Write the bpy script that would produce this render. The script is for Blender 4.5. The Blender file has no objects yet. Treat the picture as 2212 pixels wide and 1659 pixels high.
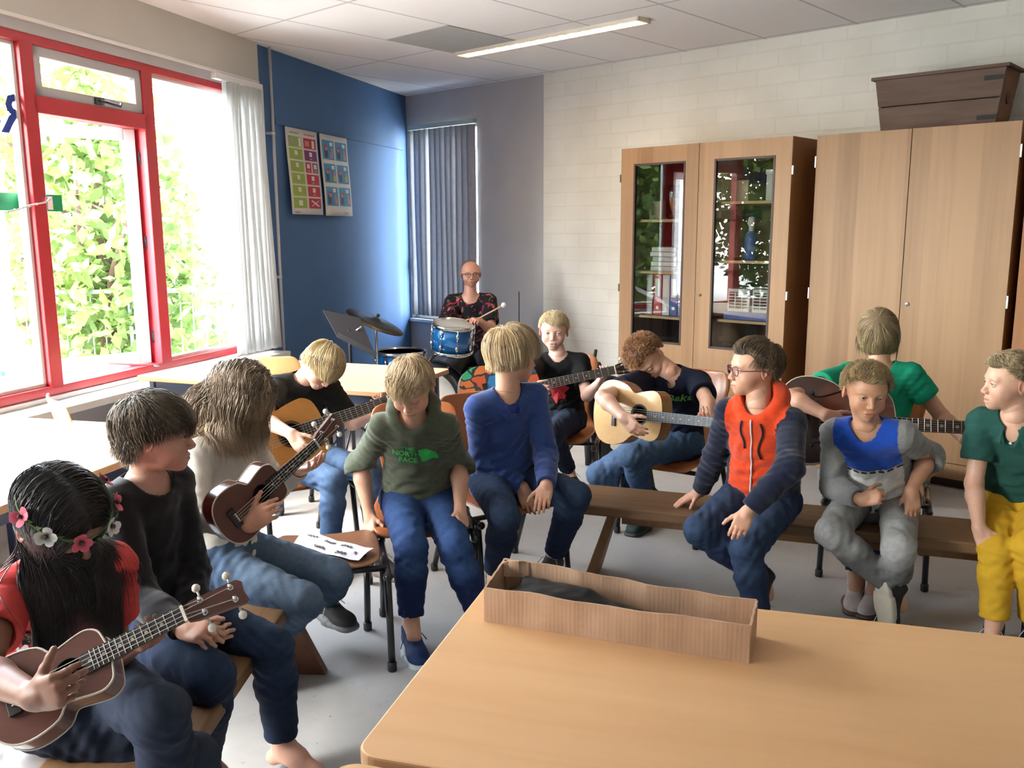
import bpy, math, random
import numpy as np
from mathutils import Vector, Matrix
rnd = random.Random(7)
scene = bpy.context.scene
COL = scene.collection
R = math.radians
# ------------------------------------------------------------------ camera
F, PT, RL, CX, CY, CH = 1908.5, R(9.965), R(-.2507), 1106.0, 829.5, 1.5
YU, YW = R(-47.287), R(16.729)
def ray(px, py):
    x = (px-CX)/F; u = -(py-CY)/F
    c, s = math.cos(RL), math.sin(RL)
    r = c*x-s*u; up = s*x+c*u
    return np.array([r, math.cos(PT)+up*math.sin(PT), -math.sin(PT)+up*math.cos(PT)])
CAM = np.array([0, 0, CH])
def P(px, py, d): return CAM+ray(px, py)*d
def Zp(px, py, z):
    v = ray(px, py); return CAM+v*(z-CH)/v[2]
def onplane(px, py, p0, n):
    v = ray(px, py); return CAM+v*np.dot(np.array(p0)-CAM, n)/np.dot(v, n)
U = np.array([math.sin(YU), math.cos(YU), 0]); W = np.array([math.sin(YW), math.cos(YW), 0])
NU = np.array([U[1], -U[0], 0]); NW = np.array([W[1], -W[0], 0])
RZU = math.atan2(-U[1], -U[0])        # local x runs along the white wall towards the right, local y into it
RZW = math.atan2(W[1], W[0])          # local x runs along the window wall away from us, local y to the outside
cam = bpy.data.cameras.new('camera'); camo = bpy.data.objects.new('camera', cam); COL.objects.link(camo)
cam.sensor_width = 36; cam.lens = F/2212*36; cam.clip_start = .05; cam.clip_end = 200
camo.location = CAM
M = Matrix(((1, 0, 0), (0, -math.sin(-PT), -math.cos(PT)), (0, math.cos(PT), -math.sin(PT))))
fw = Vector((0, math.cos(PT), -math.sin(PT))); up = Vector((0, math.sin(PT), math.cos(PT))); rt = Vector((1, 0, 0))
# roll
c_, s_ = math.cos(RL), math.sin(RL)
rt2 = rt*c_+up*s_; up2 = up*c_-rt*s_
camo.rotation_euler = Matrix((rt2, up2, -fw)).transposed().to_euler()
scene.camera = camo

# ------------------------------------------------------------------ materials
MATS = {}
def nmat(name):
    m = bpy.data.materials.new(name); m.use_nodes = True
    nt = m.node_tree; b = nt.nodes['Principled BSDF']
    MATS[name] = m
    return m, nt, b
def node(nt, t, **kw):
    n = nt.nodes.new(t)
    for k, v in kw.items():
        if k.startswith('i_'):
            k = k[2:]
            k = int(k) if k.isdigit() else k.replace('_', ' ')
            n.inputs[k].default_value = v
        else: setattr(n, k, v)
    return n
def c4(c): return (c[0], c[1], c[2], 1)
def srgb(r, g, b):
    def f(v):
        v /= 255
        return v/12.92 if v <= .04045 else ((v+.055)/1.055)**2.4
    return (f(r), f(g), f(b))
def ramp(nt, fac, stops):
    r = node(nt, 'ShaderNodeValToRGB'); e = r.color_ramp.elements
    while len(e) < len(stops): e.new(.5)
    for el, (p, c) in zip(e, stops): el.position = p; el.color = c4(c)
    nt.links.new(fac, r.inputs[0]); return r.outputs[0]
def pbr(name, col, rough=.5, metal=0, var=.12, scale=12, stretch=(1, 1, 1), bump=0, bscale=None, coat=0, spec=.5, sheen=0, attr=None, dist=.002, detail=4):
    """plain surface: colour with a slight noise variation and an optional fine bump"""
    m, nt, b = nmat(name); L = nt.links
    tc = node(nt, 'ShaderNodeTexCoord'); mp = node(nt, 'ShaderNodeMapping'); mp.inputs['Scale'].default_value = stretch
    L.new(tc.outputs['Object'], mp.inputs[0])
    nz = node(nt, 'ShaderNodeTexNoise', i_Scale=scale, i_Detail=detail); L.new(mp.outputs[0], nz.inputs[0])
    if attr:
        at = node(nt, 'ShaderNodeAttribute', attribute_name=attr)
        mr = node(nt, 'ShaderNodeMapRange'); mr.inputs[1].default_value = .25; mr.inputs[2].default_value = .75
        mr.inputs[3].default_value = 1-var; mr.inputs[4].default_value = 1+var; L.new(nz.outputs[0], mr.inputs[0])
        vm = node(nt, 'ShaderNodeVectorMath', operation='SCALE'); L.new(at.outputs['Color'], vm.inputs[0]); L.new(mr.outputs[0], vm.inputs['Scale'])
        L.new(vm.outputs[0], b.inputs['Base Color'])
    elif var:
        lo = tuple(max(0, c*(1-var)) for c in col); hi = tuple(min(1, c*(1+var)) for c in col)
        L.new(ramp(nt, nz.outputs[0], [(.3, lo), (.7, hi)]), b.inputs['Base Color'])
    else: b.inputs['Base Color'].default_value = c4(col)
    b.inputs['Roughness'].default_value = rough; b.inputs['Metallic'].default_value = metal
    b.inputs['Specular IOR Level'].default_value = spec
    if coat: b.inputs['Coat Weight'].default_value = coat; b.inputs['Coat Roughness'].default_value = .12
    if sheen: b.inputs['Sheen Weight'].default_value = sheen
    if bump:
        n2 = node(nt, 'ShaderNodeTexNoise', i_Scale=bscale or scale*6, i_Detail=3); L.new(mp.outputs[0], n2.inputs[0])
        bp = node(nt, 'ShaderNodeBump', i_Strength=bump, i_Distance=dist); L.new(n2.outputs[0], bp.inputs['Height']); L.new(bp.outputs[0], b.inputs['Normal'])
    return m
def wood(name, dark, light, axis='z', rough=.4, scale=14, coat=0, bands=0, stretch=14, bump=.05, rot=0, knots=0, spec=.4):
    """grain running along one local axis, optional broad veneer bands across it"""
    m, nt, b = nmat(name); L = nt.links
    tc = node(nt, 'ShaderNodeTexCoord'); mp = node(nt, 'ShaderNodeMapping')
    s = {'x': (1/stretch, 1, 1), 'y': (1, 1/stretch, 1), 'z': (1, 1, 1/stretch)}[axis]
    mp.inputs['Scale'].default_value = s; mp.inputs['Rotation'].default_value = (0, 0, rot)
    L.new(tc.outputs['Object'], mp.inputs[0])
    nz = node(nt, 'ShaderNodeTexNoise', i_Scale=scale*6, i_Detail=6, i_Distortion=.4); L.new(mp.outputs[0], nz.inputs[0])
    n2 = node(nt, 'ShaderNodeTexNoise', i_Scale=scale*.5, i_Detail=3, i_Distortion=.8); L.new(mp.outputs[0], n2.inputs[0])
    mx = node(nt, 'ShaderNodeMath', operation='MULTIPLY_ADD'); L.new(nz.outputs[0], mx.inputs[0]); mx.inputs[1].default_value = .45
    m2 = node(nt, 'ShaderNodeMath', operation='MULTIPLY'); L.new(n2.outputs[0], m2.inputs[0]); m2.inputs[1].default_value = .55
    L.new(m2.outputs[0], mx.inputs[2]); fac = mx.outputs[0]
    if bands:
        sp = node(nt, 'ShaderNodeSeparateXYZ'); L.new(tc.outputs['Object'], sp.inputs[0])
        bn = node(nt, 'ShaderNodeMath', operation='MULTIPLY'); L.new(sp.outputs[0], bn.inputs[0]); bn.inputs[1].default_value = bands
        fl = node(nt, 'ShaderNodeMath', operation='FLOOR'); L.new(bn.outputs[0], fl.inputs[0])
        wn = node(nt, 'ShaderNodeTexWhiteNoise', noise_dimensions='1D'); L.new(fl.outputs[0], wn.inputs['W'])
        ma = node(nt, 'ShaderNodeMath', operation='MULTIPLY_ADD'); L.new(wn.outputs[0], ma.inputs[0]); ma.inputs[1].default_value = .28; L.new(fac, ma.inputs[2])
        sb = node(nt, 'ShaderNodeMath', operation='SUBTRACT'); L.new(ma.outputs[0], sb.inputs[0]); sb.inputs[1].default_value = .14; fac = sb.outputs[0]
    if knots:
        vo = node(nt, 'ShaderNodeTexVoronoi', i_Scale=knots); L.new(mp.outputs[0], vo.inputs[0])
        mr = node(nt, 'ShaderNodeMapRange'); mr.inputs[1].default_value = .0; mr.inputs[2].default_value = .16; mr.inputs[3].default_value = -.35; mr.inputs[4].default_value = 0
        L.new(vo.outputs['Distance'], mr.inputs[0])
        ad = node(nt, 'ShaderNodeMath', operation='ADD'); L.new(mr.outputs[0], ad.inputs[0]); L.new(fac, ad.inputs[1]); fac = ad.outputs[0]
    L.new(ramp(nt, fac, [(.3, dark), (.68, light)]), b.inputs['Base Color'])
    b.inputs['Roughness'].default_value = rough; b.inputs['Specular IOR Level'].default_value = spec
    if coat: b.inputs['Coat Weight'].default_value = coat; b.inputs['Coat Roughness'].default_value = .15
    if bump:
        bp = node(nt, 'ShaderNodeBump', i_Strength=bump*4, i_Distance=.001); L.new(nz.outputs[0], bp.inputs['Height']); L.new(bp.outputs[0], b.inputs['Normal'])
    return m
def emis(name, col, s):
    m, nt, b = nmat(name); b.inputs['Base Color'].default_value = c4(col)
    b.inputs['Emission Color'].default_value = c4(col); b.inputs['Emission Strength'].default_value = s; return m
def glass(name, tint=(1, 1, 1), refl=.06, rough=0):
    """thin pane: mostly clear, mirrors a little, more at grazing angles"""
    m, nt, b = nmat(name); nt.nodes.remove(b); L = nt.links
    out = nt.nodes['Material Output']
    tr = node(nt, 'ShaderNodeBsdfTransparent'); tr.inputs[0].default_value = c4(tint)
    gl = node(nt, 'ShaderNodeBsdfGlossy'); gl.inputs['Roughness'].default_value = rough
    fr = node(nt, 'ShaderNodeLayerWeight'); fr.inputs[0].default_value = refl
    mx = node(nt, 'ShaderNodeMixShader'); L.new(fr.outputs['Fresnel'], mx.inputs[0]); L.new(tr.outputs[0], mx.inputs[1]); L.new(gl.outputs[0], mx.inputs[2])
    L.new(mx.outputs[0], out.inputs[0]); return m

def translucent(m, col, f):
    nt = m.node_tree; b = nt.nodes['Principled BSDF']; tl = node(nt, 'ShaderNodeBsdfTranslucent'); tl.inputs[0].default_value = c4(col)
    mx = node(nt, 'ShaderNodeMixShader'); mx.inputs[0].default_value = f; nt.links.new(b.outputs[0], mx.inputs[1]); nt.links.new(tl.outputs[0], mx.inputs[2]); nt.links.new(mx.outputs[0], nt.nodes['Material Output'].inputs[0])
# ------------------------------------------------------------------ mesh building
def vec(a): return np.array(a, float)
def unit(a):
    a = np.array(a, float); return a/(np.linalg.norm(a)+1e-12)
class MB:
    def __init__(s): s.v = []; s.f = []; s.m = []; s.uv = None
    def add(s, vs, fs, mi=0):
        o = len(s.v); s.v.extend([tuple(map(float, p)) for p in vs]); s.f.extend([tuple(i+o for i in f) for f in fs]); s.m.extend([mi]*len(fs)); return s
    def box(s, o, a, b, c, mi=0):
        o, a, b, c = map(vec, (o, a, b, c))
        v = [o, o+a, o+a+b, o+b, o+c, o+a+c, o+a+b+c, o+b+c]
        if np.dot(np.cross(a, b), c) < 0: v = [v[i] for i in (4, 5, 6, 7, 0, 1, 2, 3)]
        return s.add(v, [(0, 3, 2, 1), (4, 5, 6, 7), (0, 1, 5, 4), (1, 2, 6, 5), (2, 3, 7, 6), (3, 0, 4, 7)], mi)
    def bx(s, x0, x1, y0, y1, z0, z1, mi=0): return s.box((x0, y0, z0), (x1-x0, 0, 0), (0, y1-y0, 0), (0, 0, z1-z0), mi)
    def tube(s, path, r, n=8, mi=0, cap=True, flat=1, closed=False):
        path = [vec(p) for p in path]; k = len(path)
        rs = r if hasattr(r, '__len__') else [r]*k
        vs = []; ref = None
        for i, p in enumerate(path):
            if closed: t = unit(path[(i+1) % k]-path[i-1])
            else: t = unit(path[min(i+1, k-1)]-path[max(i-1, 0)])
            if ref is None:
                ref = np.array([0, 0, 1.]) if abs(t[2]) < .9 else np.array([1., 0, 0])
            a = unit(ref-t*np.dot(ref, t)); b = np.cross(t, a); ref = a
            for j in range(n):
                w = 2*math.pi*j/n; vs.append(p+(a*math.cos(w)+b*math.sin(w)*flat)*rs[i])
        fs = [(i*n+j, i*n+(j+1) % n, (i+1)*n+(j+1) % n, (i+1)*n+j) for i in range(k-1) for j in range(n)]
        if closed: fs += [((k-1)*n+j, (k-1)*n+(j+1) % n, (j+1) % n, j) for j in range(n)]
        elif cap: fs += [tuple(range(n))[::-1], tuple(range((k-1)*n, k*n))]
        return s.add(vs, fs, mi)
    def lathe(s, prof, o=(0, 0, 0), ax=(0, 0, 1), n=24, mi=0, sx=None):
        """prof: (radius, height) pairs turned about the axis"""
        o = vec(o); ax = unit(ax); a = unit(np.cross(ax, (0, 1, 0) if abs(ax[1]) < .9 else (1, 0, 0))); b = np.cross(ax, a)
        vs = [o+ax*h+(a*math.cos(2*math.pi*j/n)+b*math.sin(2*math.pi*j/n))*r for r, h in prof for j in range(n)]
        k = len(prof)
        fs = [(i*n+j, i*n+(j+1) % n, (i+1)*n+(j+1) % n, (i+1)*n+j) for i in range(k-1) for j in range(n)]
        if prof[0][0] > 1e-5: fs.append(tuple(range(n))[::-1])
        if prof[-1][0] > 1e-5: fs.append(tuple(range((k-1)*n, k*n)))
        return s.add(vs, fs, mi)
    def ball(s, c, r, n=12, mi=0):
        r3 = r if hasattr(r, '__len__') else (r, r, r); h = n//2
        vs = [vec(c)+np.array([math.sin(math.pi*(i+.001)/h)*math.cos(2*math.pi*j/n)*r3[0], math.sin(math.pi*(i+.001)/h)*math.sin(2*math.pi*j/n)*r3[1], math.cos(math.pi*i/h)*r3[2]]) for i in range(h+1) for j in range(n)]
        fs = [(i*n+j, (i+1)*n+j, (i+1)*n+(j+1) % n, i*n+(j+1) % n) for i in range(h) for j in range(n)]
        return s.add(vs, fs, mi)
    def prism(s, poly, o, ex, ey, ez, h0, h1, mi=0, mtop=None, mside=None):
        """poly (2-D, counter-clockwise) in the ex,ey plane, from h0 to h1 along ez"""
        o, ex, ey, ez = map(vec, (o, ex, ey, ez)); n = len(poly)
        lo = [o+ex*x+ey*y+ez*h0 for x, y in poly]; hi = [o+ex*x+ey*y+ez*h1 for x, y in poly]
        b = len(s.v); s.v.extend([tuple(p) for p in lo+hi])
        s.f.append(tuple(b+i for i in range(n))[::-1]); s.m.append(mi)
        s.f.append(tuple(b+n+i for i in range(n))); s.m.append(mi if mtop is None else mtop)
        for i in range(n):
            j = (i+1) % n; s.f.append((b+i, b+j, b+n+j, b+n+i)); s.m.append(mi if mside is None else mside)
        return s
    def build(s, name, mats, parent=None, smooth=False, bevel=0, seg=2, origin=None, subd=0, auto=None):
        me = bpy.data.meshes.new(name)
        v = np.array(s.v, float).reshape(-1, 3)
        if parent is None:
            if origin is None: origin = np.array([(v[:, 0].min()+v[:, 0].max())/2, (v[:, 1].min()+v[:, 1].max())/2, v[:, 2].min()])
            v = v-np.array(origin)
        else: v = v-np.array(parent.get('_o', (0, 0, 0)))
        me.from_pydata(v.tolist(), [], s.f); 
        for m in (mats if isinstance(mats, (list, tuple)) else [mats]): me.materials.append(m)
        me.polygons.foreach_set('material_index', s.m)
        if smooth: me.polygons.foreach_set('use_smooth', [True]*len(me.polygons))
        me.update()
        o = bpy.data.objects.new(name, me); COL.objects.link(o)
        if parent is None: o.location = origin; o['_o'] = tuple(origin)
        else: o.parent = parent; o['_o'] = tuple(parent.get('_o', (0, 0, 0)))
        if bevel:
            b = o.modifiers.new('bevel', 'BEVEL'); b.width = bevel; b.segments = seg; b.limit_method = 'ANGLE'; b.angle_limit = R(40)
        if auto:
            me.shade_smooth() if hasattr(me, 'shade_smooth') else None
            try: me.set_sharp_from_angle(angle=R(auto))
            except Exception: pass
        return o
def tag(o, label=None, cat=None, group=None, kind=None):
    if label: o['label'] = label
    if cat: o['category'] = cat
    if group: o['group'] = group
    if kind: o['kind'] = kind
    return o
def empty(name, loc=(0, 0, 0), rz=0, local=True, **kw):
    """local: parts are modelled round the origin; otherwise in world space"""
    o = bpy.data.objects.new(name, None); COL.objects.link(o); o.location = loc; o.rotation_euler = (0, 0, rz); o.empty_display_size = .1
    o['_o'] = (0, 0, 0) if local else tuple(loc)
    return tag(o, **kw)
def copy_tree(o, parent=None):
    c = o.copy(); COL.objects.link(c)
    if parent is not None: c.parent = parent
    for ch in [x for x in COL.objects if x.parent == o]: copy_tree(ch, c)
    return c
def structure(o): o['kind'] = 'structure'; return o
# ------------------------------------------------------------------ signed-distance modelling -> one closed mesh
f32 = np.float32
class SDF:
    def __init__(s, lo, hi, vox):
        s.lo = np.array(lo, float); s.vox = vox
        n = np.maximum(4, np.ceil((np.array(hi)-s.lo)/vox).astype(int)+1)
        s.ax = [(s.lo[i]+vox*np.arange(n[i])).astype(f32) for i in range(3)]
        s.D = np.full(n, .2, f32)
    def win(s, lo, hi):
        sl = []
        for i in range(3):
            a = int(np.searchsorted(s.ax[i], lo[i])); b = int(np.searchsorted(s.ax[i], hi[i]))
            if b-a < 1: return None
            sl.append(slice(a, b))
        X = s.ax[0][sl[0]][:, None, None]; Y = s.ax[1][sl[1]][None, :, None]; Z = s.ax[2][sl[2]][None, None, :]
        return tuple(sl), X, Y, Z
    def put(s, lo, hi, fn, k=.01, op='u', pad=None):
        m = (k+3*s.vox) if pad is None else pad
        w = s.win(np.array(lo)-m, np.array(hi)+m)
        if w is None: return s
        sl, X, Y, Z = w
        d = fn(X, Y, Z).astype(f32); A = s.D[sl]
        if op == 'u':
            h = np.maximum(k-np.abs(A-d), 0)/max(k, 1e-6); s.D[sl] = np.minimum(A, d)-h*h*k*f32(.25)
        elif op == 's':
            h = np.maximum(k-np.abs(A+d), 0)/max(k, 1e-6); s.D[sl] = np.maximum(A, -d)+h*h*k*f32(.25)
        elif op == 'd': s.D[sl] = A+d          # displacement
        return s
    def cone(s, a, b, ra, rb, k=.01, op='u'):
        a = vec(a); b = vec(b); L2 = max(float(np.dot(b-a, b-a)), 1e-9); ab = b-a; r = max(ra, rb)
        def fn(X, Y, Z):
            px, py, pz = X-f32(a[0]), Y-f32(a[1]), Z-f32(a[2])
            t = np.clip((px*f32(ab[0])+py*f32(ab[1])+pz*f32(ab[2]))/f32(L2), 0, 1)
            return np.sqrt((px-t*f32(ab[0]))**2+(py-t*f32(ab[1]))**2+(pz-t*f32(ab[2]))**2)-(f32(ra)+t*f32(rb-ra))
        return s.put(np.minimum(a, b)-r, np.maximum(a, b)+r, fn, k, op)
    def ell(s, c, r, k=.01, op='u', rot=None, e=2):
        """ellipsoid; rot: 3x3 rows are its axes"""
        c = vec(c); r = vec(r); Rm = np.eye(3) if rot is None else np.array(rot, float)
        ext = np.sqrt(((Rm.T*r)**2).sum(1))
        def fn(X, Y, Z):
            px, py, pz = X-f32(c[0]), Y-f32(c[1]), Z-f32(c[2])
            q = [(px*f32(Rm[i, 0])+py*f32(Rm[i, 1])+pz*f32(Rm[i, 2])) for i in range(3)]
            if e == 2:
                k0 = np.sqrt(sum((q[i]/f32(r[i]))**2 for i in range(3))); k1 = np.sqrt(sum((q[i]/f32(r[i]**2))**2 for i in range(3)))
                return k0*(k0-1)/np.maximum(k1, 1e-6)
            k0 = sum(np.abs(q[i]/f32(r[i]))**e for i in range(3))**(1/e)
            return (k0-1)*f32(min(r))
        return s.put(c-ext, c+ext, fn, k, op)
    def loft(s, nodes, k=.02, op='u'):
        """nodes: (centre, half-width, half-depth, side axis); smooth joined elliptical segments"""
        for (c0, w0, d0, a0), (c1, w1, d1, a1) in zip(nodes[:-1], nodes[1:]):
            s.econe(c0, c1, w0, d0, w1, d1, unit(vec(a0)+vec(a1)), k, op)
        return s
    def econe(s, a, b, w0, d0, w1, d1, side, k=.02, op='u'):
        a = vec(a); b = vec(b); ab = b-a; L = np.linalg.norm(ab); t_ = ab/L; sd = unit(vec(side)-t_*np.dot(side, t_)); fr = np.cross(t_, sd)
        r = max(w0, w1, d0, d1)
        def fn(X, Y, Z):
            px, py, pz = X-f32(a[0]), Y-f32(a[1]), Z-f32(a[2])
            h = px*f32(t_[0])+py*f32(t_[1])+pz*f32(t_[2]); t = np.clip(h/f32(L), 0, 1)
            x = px*f32(sd[0])+py*f32(sd[1])+pz*f32(sd[2]); y = px*f32(fr[0])+py*f32(fr[1])+pz*f32(fr[2])
            w = f32(w0)+t*f32(w1-w0); d = f32(d0)+t*f32(d1-d0); e = h-t*f32(L); m = np.minimum(w, d)*f32(.8)
            k0 = np.sqrt((x/w)**2+(y/d)**2+(e/m)**2); k1 = np.sqrt((x/w/w)**2+(y/d/d)**2+(e/m/m)**2)
            return k0*(k0-1)/np.maximum(k1, 1e-6)
        return s.put(np.minimum(a, b)-r, np.maximum(a, b)+r, fn, k, op)
    def cut(s, p, n, k=.004):
        """remove everything on the side n points to"""
        p = vec(p); n = unit(n)
        d = -((s.ax[0][:, None, None]-f32(p[0]))*f32(n[0])+(s.ax[1][None, :, None]-f32(p[1]))*f32(n[1])+(s.ax[2][None, None, :]-f32(p[2]))*f32(n[2]))
        A = s.D; B = -d
        h = np.maximum(k-np.abs(A-B), 0)/k; s.D = np.maximum(A, B)+h*h*f32(k*.25); return s
    def fold(s, c, rad, axis, amp, wl, seed=0, twist=1.):
        """soft cloth creases round c, running across axis"""
        c = vec(c); axis = unit(axis); rr = random.Random(seed); ph = rr.random()*6
        o1 = unit(np.cross(axis, (.3, .5, .8))); o2 = np.cross(axis, o1)
        def fn(X, Y, Z):
            px, py, pz = X-f32(c[0]), Y-f32(c[1]), Z-f32(c[2])
            g = np.exp(-(px*px+py*py+pz*pz)/f32(rad*rad)*1.4)
            h = px*f32(axis[0])+py*f32(axis[1])+pz*f32(axis[2]); u = px*f32(o1[0])+py*f32(o1[1])+pz*f32(o1[2]); v = px*f32(o2[0])+py*f32(o2[1])+pz*f32(o2[2])
            q = 6.283/wl
            w = np.sin(q*(h+u*f32(.55*twist)+f32(.018)*np.sin(u*f32(31)+f32(ph)))+f32(ph))*np.sin(q*.43*(h*f32(.6)-v*f32(.8*twist))+f32(ph*2))+.4*np.sin(q*1.7*(h-u*f32(.3)+v*f32(.5))+f32(ph*3))
            return -f32(amp)*g*w
        return s.put(c-rad*1.4, c+rad*1.4, fn, 0, 'd', pad=0)
    def noise(s, amp, wl, seed=0):
        rr = random.Random(seed); out = 0
        X, Y, Z = s.ax[0][:, None, None], s.ax[1][None, :, None], s.ax[2][None, None, :]
        for i in range(3):
            a = unit((rr.uniform(-1, 1), rr.uniform(-1, 1), rr.uniform(-1, 1)))*6.283/wl*(1+.7*i); q = rr.random()*6
            b = unit((rr.uniform(-1, 1), rr.uniform(-1, 1), rr.uniform(-1, 1)))*6.283/wl*(.7+.5*i)
            out = out+np.sin(X*f32(a[0])+Y*f32(a[1])+Z*f32(a[2])+f32(q))*np.sin(X*f32(b[0])+Y*f32(b[1])+Z*f32(b[2])+f32(q*1.7))/(1+i)
        s.D = s.D+f32(amp)*out.astype(f32); return s
    def mesh(s):
        D = s.D; D[0] = D[-1] = .1; D[:, 0] = D[:, -1] = .1; D[:, :, 0] = D[:, :, -1] = .1
        I = D < 0
        cnt = np.zeros(tuple(n-1 for n in D.shape), np.int8)
        C8 = [(i, j, k) for i in (0, 1) for j in (0, 1) for k in (0, 1)]
        def sh(A, o): return A[o[0]:A.shape[0]-1+o[0], o[1]:A.shape[1]-1+o[1], o[2]:A.shape[2]-1+o[2]]
        for o in C8: cnt += sh(I, o)
        act = np.argwhere((cnt > 0) & (cnt < 8))
        if len(act) == 0: return np.zeros((0, 3)), np.zeros((0, 4), int)
        vals = np.stack([D[act[:, 0]+o[0], act[:, 1]+o[1], act[:, 2]+o[2]] for o in C8], 1).astype(float)
        S = np.zeros((len(act), 3)); N = np.zeros(len(act))
        for a in range(8):
            for b in range(a+1, 8):
                oa, ob = np.array(C8[a]), np.array(C8[b])
                if abs(oa-ob).sum() != 1: continue
                m = (vals[:, a] < 0) != (vals[:, b] < 0)
                t = vals[m, a]/(vals[m, a]-vals[m, b])
                S[m] += oa+t[:, None]*(ob-oa); N[m] += 1
        V = (act+S/N[:, None])*s.vox+s.lo
        idx = np.full(cnt.shape, -1, np.int32); idx[act[:, 0], act[:, 1], act[:, 2]] = np.arange(len(act))
        Fs = []
        for ax in range(3):
            a1, a2 = (ax+1) % 3, (ax+2) % 3
            A = np.moveaxis(I, (ax, a1, a2), (0, 1, 2)); J = np.moveaxis(idx, (ax, a1, a2), (0, 1, 2))
            E = A[:-1, 1:-1, 1:-1] != A[1:, 1:-1, 1:-1]; e = np.argwhere(E)
            if len(e) == 0: continue
            i, j, k = e[:, 0], e[:, 1]+1, e[:, 2]+1
            q = np.stack([J[i, j-1, k-1], J[i, j, k-1], J[i, j, k], J[i, j-1, k]], 1)
            fl = ~A[i, j, k]; q[fl] = q[fl][:, ::-1]; Fs.append(q)
        Q = np.concatenate(Fs); Q = Q[(Q >= 0).all(1)]
        return V, Q
def joined(parts):
    """parts: (V, Q, material index, colours or None)"""
    V, Q, Mi, Cc = [], [], [], []; o = 0
    for v, q, m, c in parts:
        V.append(v); Q.append(q+o); o += len(v)
        Mi.append(np.full(len(q), m) if np.isscalar(m) else m)
        Cc.append(np.tile((1., 1., 1.), (len(v), 1)) if c is None else (np.tile(c, (len(v), 1)) if np.ndim(c) == 1 else c))
    return np.concatenate(V), np.concatenate(Q), np.concatenate(Mi), np.concatenate(Cc)
def meshobj(name, V, Q, mats, mi=None, col=None, parent=None, origin=None):
    me = bpy.data.meshes.new(name)
    if parent is None: org = np.array(origin if origin is not None else [(V[:, 0].min()+V[:, 0].max())/2, (V[:, 1].min()+V[:, 1].max())/2, V[:, 2].min()], float)
    else: org = np.array(parent.get('_o', (0, 0, 0)), float)
    n, q = len(V), len(Q)
    me.vertices.add(n); me.vertices.foreach_set('co', (V-org).astype(f32).ravel())
    k = Q.shape[1]
    me.loops.add(q*k); me.loops.foreach_set('vertex_index', Q.astype(np.int32).ravel())
    me.polygons.add(q); me.polygons.foreach_set('loop_start', np.arange(0, q*k, k, dtype=np.int32)); 
    me.polygons.foreach_set('use_smooth', np.ones(q, bool))
    if mi is not None: me.polygons.foreach_set('material_index', np.asarray(mi, np.int32))
    for m in (mats if isinstance(mats, (list, tuple)) else [mats]): me.materials.append(m)
    me.update(calc_edges=True); 
    if col is not None:
        a = me.color_attributes.new('col', 'FLOAT_COLOR', 'POINT'); c = np.ones((n, 4), f32); c[:, :3] = col; a.data.foreach_set('color', c.ravel())
    o = bpy.data.objects.new(name, me); COL.objects.link(o)
    if parent is None: o.location = org
    else: o.parent = parent
    o['_o'] = tuple(org)
    return o
# ------------------------------------------------------------------ heads, faces and hair
def frame(yaw, pitch=0, roll=0):
    """rows: right(x), forward(y), up(z). yaw 0 looks towards the viewer (-Y), positive turns to the viewer's right; pitch>0 looks down"""
    M_ = Matrix.Rotation(R(180+yaw), 3, 'Z') @ Matrix.Rotation(-R(pitch), 3, 'X') @ Matrix.Rotation(R(roll), 3, 'Y')
    m = np.array(M_); return m.T
def head_sdf(g, o):
    """o: face options; local metres, child-size head, eyes at z=0, face towards +y"""
    W_ = o.get('wide', 1.); J = o.get('jaw', 1.)
    g.ell((0, -.012, .028), (.0735*W_, .090, .077), .01)
    g.ell((0, .018, .0), (.0610*W_, .058, .072), .02)
    g.ell((0, .020, -.050), (.0490*W_*J, .050, .044), .025)
    g.ell((0, .055, -.084), (.020*J, .018, .014), .022)
    for s in (-1, 1):
        g.ell((s*.036*W_, .042, -.034), (.025, .028, .026), .02)
        g.ell((s*.024, .063, .018), (.024, .012, .009), .014)
        g.ell((s*.030, .0815, .0005), (.0165, .0115, .0105), .012, 's')
    g.cone((0, .070, .004), (0, .0905, -.0295), .0065, .0082, .012)
    for s in (-1, 1):
        g.ell((s*.0092, .0835, -.0335), (.0068, .0085, .0062), .006)
        g.ell((s*.0050, .0885, -.0405), (.0028, .0045, .0032), .002, 's')
    # muzzle and lips
    mo = o.get('mouth', 0.)
    g.ell((0, .058, -.062), (.027, .018, .021), .018)
    g.ell((0, .0765, -.0555), (.0185, .0065, .0050), .006)
    g.ell((0, .0755, -.0655-mo*.004), (.0165, .0068, .0056), .006)
    g.ell((0, .0850, -.0603-mo*.002), (.0195-mo*.004, .0075, .0010+mo*.0048), .002, 's')
    # lids: eyeball bulge, then the slit
    op = o.get('eyes', .8)
    for s in (-1, 1):
        g.ell((s*.0300, .0625, .0005), (.0142, .0142, .0130), .004)
        zc = .0005-(1-op)*.0045
        if op > .35: g.ell((s*.0300, .0765, zc), (.0128, .014, .0010+.0046*op), .0015, 's')
    # ears
    for s in (-1, 1):
        a = R(20); rot = [(math.cos(a), s*math.sin(a)*-1, 0), (s*math.sin(a), math.cos(a), 0), (0, 0, 1)]
        rot = [unit(r) for r in rot]
        g.ell((s*.0765*W_, -.012, -.003), (.0065, .0175, .0270), .006, rot=rot)
        g.ell((s*.0840*W_, -.006, .001), (.0060, .0100, .0170), .004, 's', rot=rot)
        g.cone((s*.0755*W_, -.010, .016), (s*.0790*W_, -.024, .010), .0035, .003, .004)
    return g
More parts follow.
